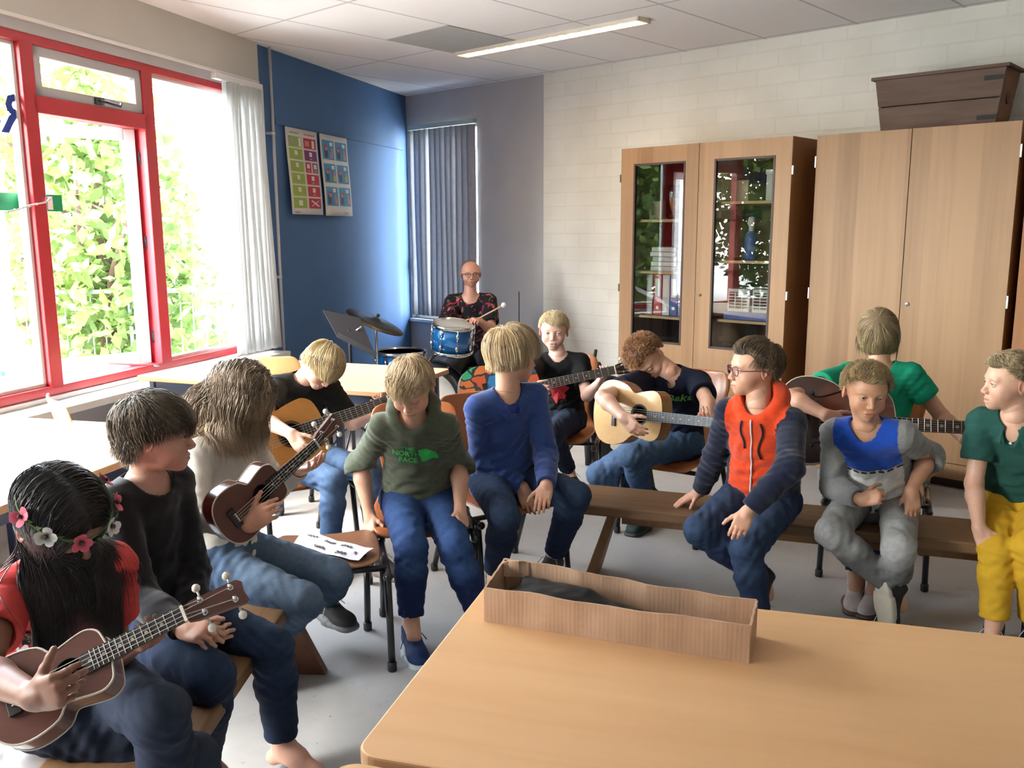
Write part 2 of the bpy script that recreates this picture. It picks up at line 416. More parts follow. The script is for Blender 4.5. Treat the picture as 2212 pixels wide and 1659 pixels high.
def head_cols(V, o):
    """skin tone with lips, cheeks and lid line"""
    base = vec(o.get('skin', (.62, .36, .25))); n = len(V); C_ = np.tile(base, (n, 1))
    x, y, z = V[:, 0], V[:, 1], V[:, 2]
    def mix(m, c): C_[:] = C_*(1-m[:, None])+vec(c)*m[:, None]
    ch = np.exp(-(((np.abs(x)-.040)/.018)**2+((z+.032)/.016)**2))*(y > .02); mix(ch*.38, base*vec((1.08, .74, .68)))
    nz = np.exp(-((x/.011)**2+((z+.031)/.010)**2))*(y > .07); mix(nz*.3, base*vec((1.06, .78, .72)))
    er = ((np.abs(x) > .072)*1.); mix(er*.35, base*vec((1.08, .72, .64)))
    lp = np.clip(1.6-(np.sqrt((x/.0200)**2+((z+.0605)/.0098)**2)*1.5), 0, 1)*(y > .066); mix(lp*.62, base*vec((.92, .48, .46)))
    ml = np.exp(-((z+.0603)/.0016)**2)*(np.abs(x) < .0185)*(y > .06); mix(ml*.75, base*vec((.42, .2, .18)))
    if o.get('mouth', 0) > .3:
        mi = (np.sqrt((x/.014)**2+((z+.0615)/.0042)**2) < 1)*(y < .078)*(y > .05); mix(mi*.85, (.10, .03, .03))
    op = o.get('eyes', .8)
    for s in (-1, 1):
        ex = (x-s*.030)/.0145
        if op < .35: li = np.exp(-((z+.0032-.0012*(1-ex**2))/.0016)**2)*(np.abs(ex) < .95)*(y > .05); mix(li*.65, (.06, .035, .025))
        else:
            zt = .0005-(1-op)*.0045+.0046*op+.0012; li = np.exp(-((z-zt+.0030*ex**2)/.0013)**2)*(np.abs(ex) < 1)*(y > .05); mix(li*.6, (.07, .04, .03))
        sk = np.exp(-(((x-s*.030)/.017)**2+((z+.001)/.012)**2))*(y > .04); mix(sk*.12, base*vec((.86, .62, .58)))
    if o.get('stubble'):
        st = ((z < -.035)*(y > .0))*np.clip((-.035-z)/.02, 0, 1); mix(st*.35, base*vec((.45, .38, .36)))
    return C_
def eyeballs(o):
    """white, iris and pupil as coloured balls"""
    out = []
    gz = o.get('gaze', (0, 0)); ic = o.get('iris', (.10, .16, .22))
    mb = MB(); 
    for s in (-1, 1): mb.ball((s*.030, .0627, .0005), .0121, 28)
    V = np.array(mb.v); Q = np.array([f for f in mb.f]); C_ = np.tile((.62, .58, .55), (len(V), 1))
    for s in (-1, 1):
        d = unit((gz[0], 1, gz[1])); m = np.abs(V[:, 0]-s*.030) < .016
        c = ((V-vec((s*.030, .0627, .0005)))@d)/.0121
        C_[m & (c > .88)] = ic; C_[m & (c > .965)] = (.01, .01, .012)
    return V, Q, C_
def grow(roots, nrm, dir0, length, nseg, up, opt, coll, rs):
    """grow locks step by step, gravity and curl, pushed out of the colliders. returns (n, nseg+1, 3)"""
    n = len(roots); Pp = np.zeros((n, nseg+1, 3)); Pp[:, 0] = roots; d = dir0.copy(); st = (length/nseg)[:, None]
    g = opt.get('gravity', .2); cu = opt.get('curl', 0.); cf = opt.get('curlf', 60.); ph = (roots@np.array([[31.], [23.], [37.]]))*opt.get('coh', 1)+rs.rand(n, 1)*opt.get('rnd', 1.2); lift = opt.get('off', .003); stk = opt.get('stick', .6)
    lo = (opt.get('layer', .010)*rs.rand(n, 1)+lift)
    for i in range(nseg):
        p = Pp[:, i]+d*st
        if stk:
            ctr, r, Rm = coll[0][1]; q = (p-ctr)@Rm.T; rr = r+lo; k0 = np.sqrt(((q/rr)**2).sum(1, keepdims=True))
            wz = np.clip((q[:, 2:3]/r[2]+opt.get('hug', .75))*1.4, 0, 1)*(k0 > 1)*stk
            p = (q*(1-wz+wz/np.maximum(k0, .1)))@Rm+ctr
        for _ in range(2):
            for kind, c in coll:
                if kind == 'e':
                    ctr, r, Rm = c; q = (p-ctr)@Rm.T; rr = r+lo
                    k0 = np.sqrt(((q/rr)**2).sum(1, keepdims=True)); m = k0 < 1
                    q2 = np.where(m, q/np.maximum(k0, .05), q); p = q2@Rm+ctr
                else:
                    a, b, ra, rb = c; ab = b-a; t = np.clip(((p-a)@ab)/(ab@ab), 0, 1)[:, None]; ctr = a+ab*t; v = p-ctr; l = np.linalg.norm(v, axis=1, keepdims=True); r = ra+(rb-ra)*t+lo
                    p = np.where(l < r, ctr+v/np.maximum(l, 1e-5)*r, p)
        Pp[:, i+1] = p
        nd = p-Pp[:, i]; nd /= np.linalg.norm(nd, axis=1, keepdims=True)+1e-9
        w = np.stack([np.sin(ph[:, 0]+i*cf*.02), np.cos(ph[:, 0]*1.3+i*cf*.02), np.sin(ph[:, 0]*2.1+i*cf*.017)], 1)
        gi = g*(1+opt.get('fall', 0)*np.clip(i/nseg*2-.25, 0, 1)); d = nd*(1-gi*.5)+np.array([0, 0, -1.])*gi+w*cu
        d /= np.linalg.norm(d, axis=1, keepdims=True)+1e-9
    for _ in range(opt.get('smooth', 3)): Pp[:, 1:-1] = Pp[:, 1:-1]*.4+(Pp[:, :-2]+Pp[:, 2:])*.3
    return Pp
def lock_mesh(Pp, rad, cols, sides=3, flat=.55):
    """one tapered lock per path, all in one mesh"""
    n, k, _ = Pp.shape
    T = np.gradient(Pp, axis=1); T /= np.linalg.norm(T, axis=2, keepdims=True)+1e-9
    ref = np.array([.31, .22, .92]); A = np.cross(T, ref); A /= np.linalg.norm(A, axis=2, keepdims=True)+1e-9; B = np.cross(T, A)
    t = np.linspace(0, 1, k); prof = np.minimum(1, .55+2.5*t)*np.clip((1-t)*2.2+.12, 0, 1)
    r = rad[:, None]*prof[None]
    V = np.zeros((n, k, sides, 3))
    for j in range(sides):
        w = 2*math.pi*j/sides; V[:, :, j] = Pp+(A*math.cos(w)+B*math.sin(w)*flat)*r[..., None]
    base = (np.arange(n)*k*sides)[:, None, None]; i = np.arange(k-1)[None, :, None]*sides; j = np.arange(sides)[None, None, :]; j2 = (j+1) % sides
    Q = np.stack([base+i+j, base+i+j2, base+i+sides+j2, base+i+sides+j], -1).reshape(-1, 4)
    C_ = np.repeat(cols[:, None], k*sides, 1).reshape(-1, 3)
    return V.reshape(-1, 3), Q, C_
def hair(HV, HQ, o, Rm, c, sc, coll_world, seed):
    """HV: head vertices in local metres; returns world-space hair mesh. style in o['hair']"""
    h = o['hair']; rs = np.random.RandomState(seed)
    x, y, z = HV[:, 0], HV[:, 1], HV[:, 2]
    fl = h.get('front', .052); sd = h.get('side', .004); bk = h.get('back', -.055)
    # hairline: height as a function of how far forward we are
    line = np.where(y > -.02, sd+(fl-sd)*np.clip((y+.005)/.055, 0, 1)**.8, bk+(sd-bk)*np.clip((y+.085)/.065, 0, 1))
    line = line+.010*np.clip(1-np.abs(np.abs(x)-.055)/.02, 0, 1)*(y > .02)*(h.get('temple', 1))
    m = (z > line) & (np.abs(x) < .0755*o.get('wide', 1.)+.0*y) & ~((np.abs(x) > .071) & (z < .022) & (y > -.035))
    fm = m[HQ].all(1); faces = HQ[fm]
    if len(faces) == 0: return None
    # normals of the scalp
    ctr = vec((0, -.012, .02)); Nn = (HV-ctr)/vec((.0735, .09, .08))**2; Nn /= np.linalg.norm(Nn, axis=1, keepdims=True)
    capV = HV+Nn*h.get('cap', .0025)
    used = np.unique(faces); rem = -np.ones(len(HV), int); rem[used] = np.arange(len(used))
    cv = capV[used]; cq = rem[faces]
    fc = HV[faces].mean(1); fn_ = Nn[faces[:, 0]]
    n = h.get('n', 4600); pick = rs.randint(0, len(faces), n)
    p0 = fc[pick]+rs.uniform(-.0015, .0015, (n, 3)); nn = fn_[pick]
    cr = vec(h.get('crown', (.0, -.060, .085)))
    fld = p0-cr
    part = h.get('part')
    d = fld.copy()
    if part is not None: d = np.stack([np.where(p0[:, 0] > part, 1., -1.), np.full(n, h.get('partfwd', -.05)), np.full(n, -.35)], 1)
    sw = vec(h.get('sweep', (0, 0, 0))); topw = np.clip((p0[:, 2]-.03)/.04, 0, 1)[:, None]*np.clip((p0[:, 1]+.05)/.06, 0, 1)[:, None]
    d = d/(np.linalg.norm(d, axis=1, keepdims=True)+1e-6)*(1-topw*h.get('sweepw', 0))+sw*topw*h.get('sweepw', 0)
    d = d-nn*(d*nn).sum(1, keepdims=True); d /= np.linalg.norm(d, axis=1, keepdims=True)+1e-6
    lift = h.get('lift', .15); up_ = h.get('topup', 0)*topw
    d = d+nn*(lift+up_)+rs.normal(0, h.get('mess', .1), (n, 3)); d /= np.linalg.norm(d, axis=1, keepdims=True)
    top = np.clip((p0[:, 2]-.01)/.06, 0, 1); fr = np.clip((p0[:, 1]-.0)/.06, 0, 1)
    L = h.get('len', .05)*(.75+.5*rs.rand(n)); L = L*(h.get('sidelen', .5)+(1-h.get('sidelen', .5))*top)*(1+h.get('frontlen', 0)*fr)
    wp = lambda q: (q*sc)@Rm+c
    P0 = wp(p0+nn*.0035); D0 = d@Rm; NN = nn@Rm
    ell_ = [('e', (wp(vec((0, -.010, .028))), vec((.0765, .094, .0805))*sc, Rm)), ('e', (wp(vec((0, .018, 0))), vec((.066, .063, .077))*sc, Rm)), ('e', (wp(vec((0, .02, -.05))), vec((.052, .055, .046))*sc, Rm))]
    if h.get('noface'): ell_ = ell_[:2]
    nseg = h.get('seg', 6)
    Pp = grow(P0, NN, D0, L*sc, nseg, None, h, ell_+coll_world, rs)
    if h.get('trim'):      # even bottom edge, from the cheek (y forward) round to the nape
        zf, zb = h['trim']; Q3 = ((Pp-c)@Rm.T)/sc; lim = zb+(zf-zb)*np.clip((Q3[:, :, 1]+.085)/.12, 0, 1)+rs.normal(0, .003, (n, 1)); bad = np.maximum.accumulate(Q3[:, :, 2] < lim, axis=1)
        for i in range(1, nseg+1): b = bad[:, i]; Pp[b, i] = Pp[b, i-1]*.97+Pp[b, i]*.03
    if h.get('cut'):      # blunt fringe line: nothing below this plane in front of the ears
        cz, cy = h['cut']; Q3 = ((Pp-c)@Rm.T)/sc
        bad = (Q3[:, :, 2] < cz) & (Q3[:, :, 1] > cy)
        bad = np.maximum.accumulate(bad, axis=1)
        for i in range(1, nseg+1):
            b = bad[:, i]; Pp[b, i] = Pp[b, i-1]*.9+Pp[b, i]*.1
    base = vec(h['col']); hi = vec(h.get('hi', base*1.5)); az = np.arctan2(p0[:, 0]-cr[0], p0[:, 1]-cr[1])[:, None]
    t = np.clip(.5+.28*np.sin(az*9+1)+.22*np.sin(az*23+p0[:, 2:3]*60)+.20*(rs.rand(n, 1)-.5), 0, 1)
    cols = (base*(1-t)+hi*t)*(.86+.28*rs.rand(n, 1))
    rad = h.get('rad', .00115)*sc*(.6+.8*rs.rand(n))
    lv, lq, lc = lock_mesh(Pp, rad, cols)
    if h.get('tip'): tt = np.tile(np.repeat(np.linspace(0, 1, nseg+1), 3), n)[:, None]**1.6*.75; lc = lc*(1-tt)+vec(h['tip'])*tt*(.6+.8*np.repeat(rs.rand(n, 1), (nseg+1)*3, 0))
    cw = wp(cv)
    # brows and lashes
    extra = []
    bm = MB(); bc = vec(h.get('brow', base*.8))
    op = o.get('eyes', .8)
    if not h.get('nobrow'):
        for s in (-1, 1):
            for i in range(26):
                t = i/25; bx_ = s*(.012+.034*t); bz = .0195+.0055*math.sin(t*2.4)-.004*t+rs.uniform(-.0015, .0015)+o.get('browup', 0); by = .0775-.016*t*t-.002
                bm.tube([(bx_, by, bz), (bx_+s*.0045, by-.0005-.002*t, bz+.0016*(1-2*t))], [.0009, .0004], 3)
            zt = (.0005-(1-op)*.0045)+.0046*op if op > .35 else -.0045
            for i in range(12):
                t = i/11*2-1; ex = s*.030+t*.0125; ey = .0765-.0035*t*t-abs(t)*.001; ez = zt-.003*t*t
                bm.tube([(ex, ey-.001, ez), (ex+t*.001, ey+.004, ez+(.0012 if op > .35 else -.001))], [.0007, .0003], 3)
        bv = wp(np.array(bm.v)); fs = [f for f in bm.f if len(f) == 4]; extra.append((bv, np.array(fs), 0, bc))
    return joined([(cw, cq, 0, base*.95), (lv, lq, 0, lc)]+extra)
# ------------------------------------------------------------------ people
def reach(parent, px, py, L, s):
    """point on the sight line of a pixel at bone length L from the parent joint, nearer ('n') or farther ('f') than it"""
    v = ray(px, py); w = CAM-parent
    a = v@v; b = 2*w@v; c = w@w-L*L; D = b*b-4*a*c
    if D < 0:
        d = -b/2/a; p = CAM+v*d; e = np.linalg.norm(p-parent)
        return p if e < L*1.12 else parent+(p-parent)*(L*1.12/e)
    d = (-b-math.sqrt(D))/2/a if s == 'n' else (-b+math.sqrt(D))/2/a
    return CAM+v*d
def jt(parent, spec, L):
    if len(spec) == 3 and isinstance(spec[2], str): return reach(parent, spec[0], spec[1], L, spec[2])
    if len(spec) == 3: return P(*spec)
    if spec[2] == 'z': return Zp(spec[0], spec[1], spec[3])
    if spec[2] == 'w': return vec(spec[3])
def skeleton(d):
    S = d.get('S', 1.); J = {}
    J['pel'] = Zp(*d['pel']) if d['pel'][0] != 'w' else vec(d['pel'][1:])
    J['neck'] = jt(J['pel'], d['neck'], .40*S*d.get('tl', 1))
    up = unit(J['neck']-J['pel']); J['up'] = up
    be = -math.degrees(math.atan2(J['pel'][0], J['pel'][1]))     # turns are given as seen by the viewer
    cf = frame(d.get('chest', 0)+be); pf = frame(d.get('hips', d.get('chest', 0))+be)
    cs = unit(cf[0]-up*np.dot(cf[0], up)); J['cs'] = cs; J['cf'] = np.cross(up, cs); ps = unit(pf[0]); J['ps'] = ps; J['pf'] = vec(pf[1])
    # person's own right is -x of a frame looking forward?  frame row 0 is the right-hand side
    w = .124*S*d.get('sw', 1)
    sh = J['neck']-up*.042*S
    J['shR'] = sh+cs*w+d_off(d, 'shR'); J['shL'] = sh-cs*w+d_off(d, 'shL')
    J['hiR'] = J['pel']+ps*.075*S; J['hiL'] = J['pel']-ps*.075*S
    for s in 'RL':
        if 'arm'+s in d:
            e, w_, h = d['arm'+s][:3]
            J['el'+s] = jt(J['sh'+s], e, .232*S); J['wr'+s] = jt(J['el'+s], w_, .195*S); J['hd'+s] = unit(jt(J['wr'+s], h, .10*S)-J['wr'+s])
        if 'leg'+s in d:
            k, a, t = d['leg'+s][:3]
            J['kn'+s] = jt(J['hi'+s], k, .345*S); J['an'+s] = jt(J['kn'+s], a, .335*S); 
            J['an'+s][2] = max(J['an'+s][2], .075)
            J['to'+s] = unit(vec((math.sin(R(t)), -math.cos(R(t)), 0)) if np.isscalar(t) else vec(t))
            if np.isscalar(t): J['to'+s] = np.array(Matrix.Rotation(R(be), 3, 'Z') @ Vector(J['to'+s]))
    J['head'] = jt(J['neck'], d['head'][:3], .135*S)
    J['hf'] = frame(d['face'][0]+be, *d['face'][1:])
    if DEBUG:
        print('--', d['id'], 'torso %.2f' % np.linalg.norm(J['neck']-J['pel']), 'neckhead %.3f' % np.linalg.norm(J['neck']-J['head']), 'neck z %.2f head z %.2f' % (J['neck'][2], J['head'][2]),
              ' '.join('%s(%.2f,%.2f,%.2f)' % (k, *J[k]) for k in ('pel', 'neck', 'head', 'knR', 'anR', 'knL', 'anL', 'elR', 'wrR', 'elL', 'wrL') if k in J))
        for s in 'RL':
            if 'el'+s in J: print('    arm', s, '%.2f %.2f (%.2f %.2f)' % (np.linalg.norm(J['el'+s]-J['sh'+s]), np.linalg.norm(J['el'+s]-J['wr'+s]), .245*S, .205*S), end='')
            if 'kn'+s in J: print('  leg', s, '%.2f %.2f (%.2f %.2f)' % (np.linalg.norm(J['kn'+s]-J['hi'+s]), np.linalg.norm(J['kn'+s]-J['an'+s]), .345*S, .335*S))
    return J
def d_off(d, k): return vec(d.get(k+'_o', (0, 0, 0)))
DEBUG = False
def rot_to(v, n, a):
    """turn v towards n by a"""
    n = unit(n-v*np.dot(n, v)); return v*math.cos(a)+n*math.sin(a)
def hand(g, wr, dr, nrm, side, S, curl=.35, spread=.12, thumb=.3, curls=None):
    k = S*.89; n = unit(nrm-dr*np.dot(nrm, dr)); ta = np.cross(dr, n)*(1 if side == 'R' else -1)
    rot = [dr, ta, n]
    g.ell(wr+dr*.040*k, (.046*k, .0335*k, .0135*k), .008, rot=rot, e=2.6)
    g.cone(wr+dr*.014*k+ta*.016*k+n*.004, wr+dr*.040*k+ta*.022*k+n*.005, .013*k, .012*k, .008)
    FR = []
    for i, (o, b, L, r) in enumerate([(.0255, .074, .060, .0082), (.0085, .080, .067, .0084), (-.0085, .077, .062, .0080), (-.0245, .068, .049, .0072)]):
        c = (curls[i] if curls else curl*(1+.12*i)); p = wr+dr*b*k+ta*o*k; d = unit(dr+ta*o*spread*25)
        g.cone(wr+dr*.035*k+ta*o*.8*k, p, .0105*k, r*1.12*k, .006)
        for j, (fl, an) in enumerate([(.44, 1.15), (.31, 1.5), (.25, 1.0)]):
            d = rot_to(d, n, c*an) if c*an > 0 else d
            q = p+d*L*fl*k; g.cone(p, q, r*(1-.10*j)*k, r*(1-.10*(j+1))*k, .003); p = q
            n2 = n
        FR.append(p)
    p = wr+dr*.020*k+ta*.024*k+n*.003; d = unit(dr*.68+ta*.60+n*.25)
    for j, (L, r) in enumerate([(.033, .0105), (.025, .0090), (.019, .0078)]):
        q = p+d*L*k; g.cone(p, q, r*k, r*.88*k, .005); p = q; d = rot_to(d, unit(n*.8+dr*.5-ta*.4), thumb*(.9 if j else .5))
    return FR
def bounds(pts, r): p = np.array(pts); return p.min(0)-r, p.max(0)+r
def torso_nodes(J, S, inf=0, belly=0):
    pel, neck, up, cs, ps = J['pel'], J['neck'], J['up'], J['cs'], J['ps']; f = J['cf']
    at = lambda t: pel+(neck-pel)*t
    mid = unit(cs+ps)
    curve = J.get('slouch', .02)*S
    return [(at(-.02)+f*0, .118*S+inf, .092*S+inf, ps), (at(.30)-f*curve, .108*S+inf+belly, .082*S+inf+belly, mid), (at(.62)-f*curve*1.2, .120*S+inf, .086*S+inf, cs), (at(.84)-f*curve*.5, .118*S+inf*.8, .070*S+inf*.8, cs)]
def core(g, J, S, inf=0, k=.03, belly=0):
    g.loft(torso_nodes(J, S, inf, belly), k)
    n = J['neck']; up = J['up']
    for s in 'RL':
        g.cone(n-up*.060*S, J['sh'+s], .052*S+inf*.8, .043*S+inf*.8, k)
        g.cone(n-up*.005*S-J['cf']*.012*S, J['sh'+s]+up*.010*S, .034*S+inf*.5, .030*S+inf*.8, k)
    return g
def limb_cols(V, base, J, hands):
    C_ = np.tile(vec(base), (len(V), 1))
    for h in hands:
        m = np.exp(-((V-h)**2).sum(1)/.0007)[:, None]*.35; C_ = C_*(1-m)+C_*vec((1.08, .74, .66))*m
    return C_
def person(d):
    t0 = time.time(); S = d.get('S', 1.); J = skeleton(d); hs = S*d.get('hs', 1.02); J['slouch'] = d.get('slouch', .02)
    skin = vec(d['face_o'].get('skin', (.62, .36, .25))); fo = d['face_o']; parts = []
    base = np.array([J['pel'][0], J['pel'][1], 0.])
    # --- head and neck
    hf, hc = J['hf'], J['head']; vx = d.get('vox', .0019)
    g = SDF((-.1, -.12, -.14), (.1, .115, .12), vx); head_sdf(g, fo)
    nl = ((J['neck']-hc)@hf.T)/hs
    g.cone((0, -.026, -.045), nl*.92, .040*d.get('nw', 1), .045*d.get('nw', 1), .02)
    V, Q = g.mesh(); hV, hQ = V, Q
    keep = None
    parts.append(((V*hs)@hf+hc, Q, 0, head_cols(V, fo)))
    ev, eq, ec = eyeballs(fo); parts.append(((ev*hs)@hf+hc, eq, 1, ec))
    # --- neck root, trunk, arms and legs under the clothes
    pts = [J[k] for k in ('pel', 'neck', 'shR', 'shL', 'hiR', 'hiL') if k in J]+[J[k+s] for s in 'RL' for k in ('el', 'kn', 'an') if k+s in J]
    lo, hi = bounds(pts, .13*S); g = SDF(lo, hi, .010)
    core(g, J, S, -.006); g.cone(J['neck']-J['up']*.03*S, J['neck']+(hc-J['neck'])*.35, .048*S, .043*S, .02)
    for s in 'RL':
        if 'el'+s in J: g.cone(J['sh'+s], J['el'+s], .037*S, .031*S, .02)
        if 'kn'+s in J:
            g.cone(J['hi'+s], J['kn'+s], .058*S, .036*S, .03); m = J['kn'+s]*.65+J['an'+s]*.35; g.cone(J['kn'+s], m, .036*S, .037*S, .02); g.cone(m, J['an'+s], .037*S, .028*S, .02)
            g.cone(J['an'+s], J['an'+s]+J['to'+s]*.05-vec((0, 0, .03)), .028*S, .028*S, .02)
            if d.get('bare'): g.cone(J['an'+s]+J['to'+s]*.03-vec((0, 0, .035)), J['an'+s]+J['to'+s]*.13-vec((0, 0, .058)), .028*S, .016*S, .02); g.cone(J['an'+s]-vec((0, 0, .03)), J['an'+s]-J['to'+s]*.03-vec((0, 0, .048)), .024, .024, .02)
    V, Q = g.mesh(); parts.append((V, Q, 0, skin))
    # --- forearms and hands, fine
    for s in 'RL':
        if 'el'+s not in J: continue
        o = dict(d['arm'+s][3]) if len(d['arm'+s]) > 3 else {}
        fine = o.get('vox', .0027)
        ua = J['sh'+s]*(1-o.get('bare', .55))+J['el'+s]*o.get('bare', .55) if o.get('short') else J['el'+s]
        lo, hi = bounds([ua, J['el'+s], J['wr'+s], J['wr'+s]+J['hd'+s]*.17*S], .045*S)
        g = SDF(lo, hi, fine)
        w = J['wr'+s]; e = J['el'+s]; m = e*.72+w*.28
        if o.get('short'): g.cone(J['sh'+s], e, .039*S, .0315*S, .01)
        g.cone(e, m, .0320*S, .0335*S, .015); g.cone(m, w, .0335*S, .0215*S, .015); g.cone(w, w+J['hd'+s]*.02, .0215*S, .020*S, .012)
        nr = vec(o.get('palm', (0, 0, -1)))
        hand(g, w, J['hd'+s], nr, s, S*o.get('hs', 1), o.get('curl', .35), o.get('spread', .12), o.get('thumb', .3), o.get('curls'))
        V, Q = g.mesh(); parts.append((V, Q, 0, limb_cols(V, skin, J, [w+J['hd'+s]*.09*S, J['el'+s]])))
    V, Q, mi, C_ = joined(parts)
    body = meshobj('person', V, Q, [MATS['skin'], MATS['eye']], mi, C_, None, origin=base)
    tag(body, d['label'], 'person')
    # --- hair
    if fo.get('hair'):
        coll = []
        if fo['hair'].get('bodycoll'):
            for (c0, w0, d0, a0), (c1, w1, d1, a1) in zip(torso_nodes(J, S, .02)[:-1], torso_nodes(J, S, .02)[1:]): coll.append(('c', (c0, c1, (w0+d0)/2, (w1+d1)/2)))
            for s in 'RL': coll.append(('c', (J['neck']-J['up']*.05, J['sh'+s], .062*S, .055*S)))
            for s in 'RL':
                if 'el'+s in J: coll.append(('c', (J['sh'+s], J['el'+s], .055*S, .05*S)))
            coll.append(('c', (J['neck'], hc, .05*S, .05*S)))
        v, q, m, c = hair(hV, hQ, fo, hf, hc, hs, coll, d.get('seed', 1))
        meshobj('hair', v, q, [MATS['hair']], m, c, body)
    ctx = dict(J=J, S=S, body=body, d=d, hs=hs)
    for fn in d['wear']: fn(ctx)
    if DEBUG: print('    time %.1f' % (time.time()-t0))
    return ctx
# ------------------------------------------------------------------ clothes
def sleeves_(g, cuffs):
    for (p, ax, ro, ri, root) in cuffs:
        def trim(X, Y, Z, p=p, ax=ax, ro=ro):
            h = (X-f32(p[0]))*f32(ax[0])+(Y-f32(p[1]))*f32(ax[1])+(Z-f32(p[2]))*f32(ax[2])
            r2 = (X-f32(p[0]))**2+(Y-f32(p[1]))**2+(Z-f32(p[2]))**2
            return np.maximum(-h, np.sqrt(r2)-f32(ro*1.9))
        g.put(p-ro*2, p+ro*2, trim, .003, 's')
        g.cone(p-ax*.012, p+ax*.02, ri, ri, .002, 's')
def shirt(name='shirt', mat='cotton', col=(.1, .1, .1), inf=.012, sleeve='short', sl=.55, hem=.02, neck=.058, vneck=0, loose=.012, paint=None, hood=0, folds=1, label=None, neckdrop=0, rib=0, vox=.0048, sl2=None, flare=.012, belly=0):
    def fn(c):
        J, S, d = c['J'], c['S'], c['d']; up, cs, cf = J['up'], J['cs'], J['cf']
        arms = [s for s in 'RL' if 'el'+s in J]
        pts = [J['pel'], J['neck'], J['shR'], J['shL']]
        for s in arms: pts += [J['el'+s]]+([J['wr'+s]] if sleeve in ('long', 'pushed') else [])
        lo, hi = bounds(pts, .15*S); g = SDF(lo, hi, vox)
        core(g, J, S, inf, belly=belly)
        N = torso_nodes(J, S, inf, belly); pb = J['pel']-up*(hem)*S
        g.econe(N[1][0], pb, N[1][1]+loose, N[1][2]+loose, N[0][1]+flare, N[0][2]+flare*.6, N[0][3], .03)
        g.cut(pb, -up)
        gm = g; g = SDF(lo, hi, vox)
        cuffs = []
        for s in arms:
            sh, e, w = J['sh'+s], J['el'+s], J['wr'+s]
            slv = sleeve if not isinstance(sleeve, dict) else sleeve[s]
            lf = sl if not (isinstance(sl, dict)) else sl[s]
            if slv == 'short':
                p = sh+(e-sh)*lf; g.cone(sh, p, .046*S+inf*.9, .044*S+inf*1.2, .02); ax = unit(e-sh); rr = .044*S+inf*1.2
                g.cut_local = None; cuffs.append((p, ax, rr, .036*S+.005, sh))
            else:
                fr_ = lf; g.cone(sh, e, .041*S+inf*.8, .036*S+inf*.8, .02); p = e+(w-e)*fr_; ax = unit(w-e)
                m = e+(w-e)*fr_*.5; ru = .036*S+inf*.9; re = (.027 if fr_ > .7 else .034)*S+inf*.7
                if slv == 'pushed': ru += .006; 
                g.cone(e, m, ru, (ru+re)/2, .02); g.cone(m, p, (ru+re)/2, re, .015)
                if slv == 'pushed':
                    for q in range(3): pp = e+(w-e)*fr_*(.1+.38*q); g.cone(pp, pp+ax*.006, ru+.006, ru+.005, .012)
                cuffs.append((p, ax, re, (.0225 if fr_ > .7 else .031)*S+.003, e))
        sleeves_(g, cuffs); A_, B_ = gm.D.copy(), g.D; h_ = np.maximum(.012-np.abs(A_-B_), 0)/.012; gm.D = np.minimum(A_, B_)-h_*h_*f32(.012*.25); g = gm
        if hood:
            fo = []
            for i in range(12):
                a = 2*math.pi*i/12; fr = math.cos(a)
                fo.append(J['neck']+up*(.012+.014*(1-fr))*S+(cs*math.sin(a)*.070-cf*(-fr*.056+.006))*S-up*.042*S*max(0, fr)**1.5)
            for i in range(12):
                a = 2*math.pi*(i+.5)/12; b = max(0, -math.cos(a)); r = (.018+.020*b)*S*hood
                g.cone(fo[i]-cf*b*.022*S, fo[(i+1) % 12]-cf*b*.022*S, r, r, .02)
        if folds:
            sd = d.get('seed', 1)*7
            for s in arms:
                slv = sleeve if not isinstance(sleeve, dict) else sleeve[s]
                if slv != 'short':
                    g.fold(J['el'+s], .10*S, J['wr'+s]-J['sh'+s], .0042*folds, .052, sd+1)
                    g.fold((J['el'+s]+J['wr'+s])/2, .09*S, J['wr'+s]-J['el'+s], .0022*folds, .047, sd+5)
                g.fold(J['sh'+s]-up*.03, .10*S, (J['el'+s]-J['sh'+s])+cs*.02, .0045*folds, .045, sd+2)
            g.fold(J['pel']+up*.07*S+cf*.05, .16*S, up+cs*.15, .0065*folds, .050, sd+3)
            g.fold(J['pel']+up*.22*S+cf*.05, .17*S, up+cs*.6, .0035*folds, .075, sd+4)
            g.noise(.0012*folds, .13, sd)
        # openings
        nb = J['neck']+cf*.004*S; hd = J['head']; 
        nd = unit(unit(hd-J['neck'])+up)
        g.cone(nb-nd*(.018+neckdrop)*S+cf*neckdrop*.6, nb+nd*.16*S, neck*S*.86, neck*S*1.25, .004, 's')
        if vneck: g.cone(nb+cf*.055*S-up*.030*S, nb+cf*.100*S-up*(.04+vneck)*S, .026*S, .006*S, .004, 's')
        V, Q = g.mesh()
        Cc = np.tile(vec(col), (len(V), 1))
        ii = np.clip(((V-g.lo)/vox+.5).astype(int), 0, np.array(A_.shape)-1); slv_ = B_[ii[:, 0], ii[:, 1], ii[:, 2]] < A_[ii[:, 0], ii[:, 1], ii[:, 2]]
        if paint: Cc = paint(V, Cc, J, S, slv_)
        c['bodyQ'] = Q[~slv_[Q].any(1)]
        o = meshobj(name, V, Q, [MATS[mat]], None, Cc, c['body'])
        if label: o['label'] = label
        c['shirt'] = o; c['shV'] = V; c['shQ'] = Q
    return fn
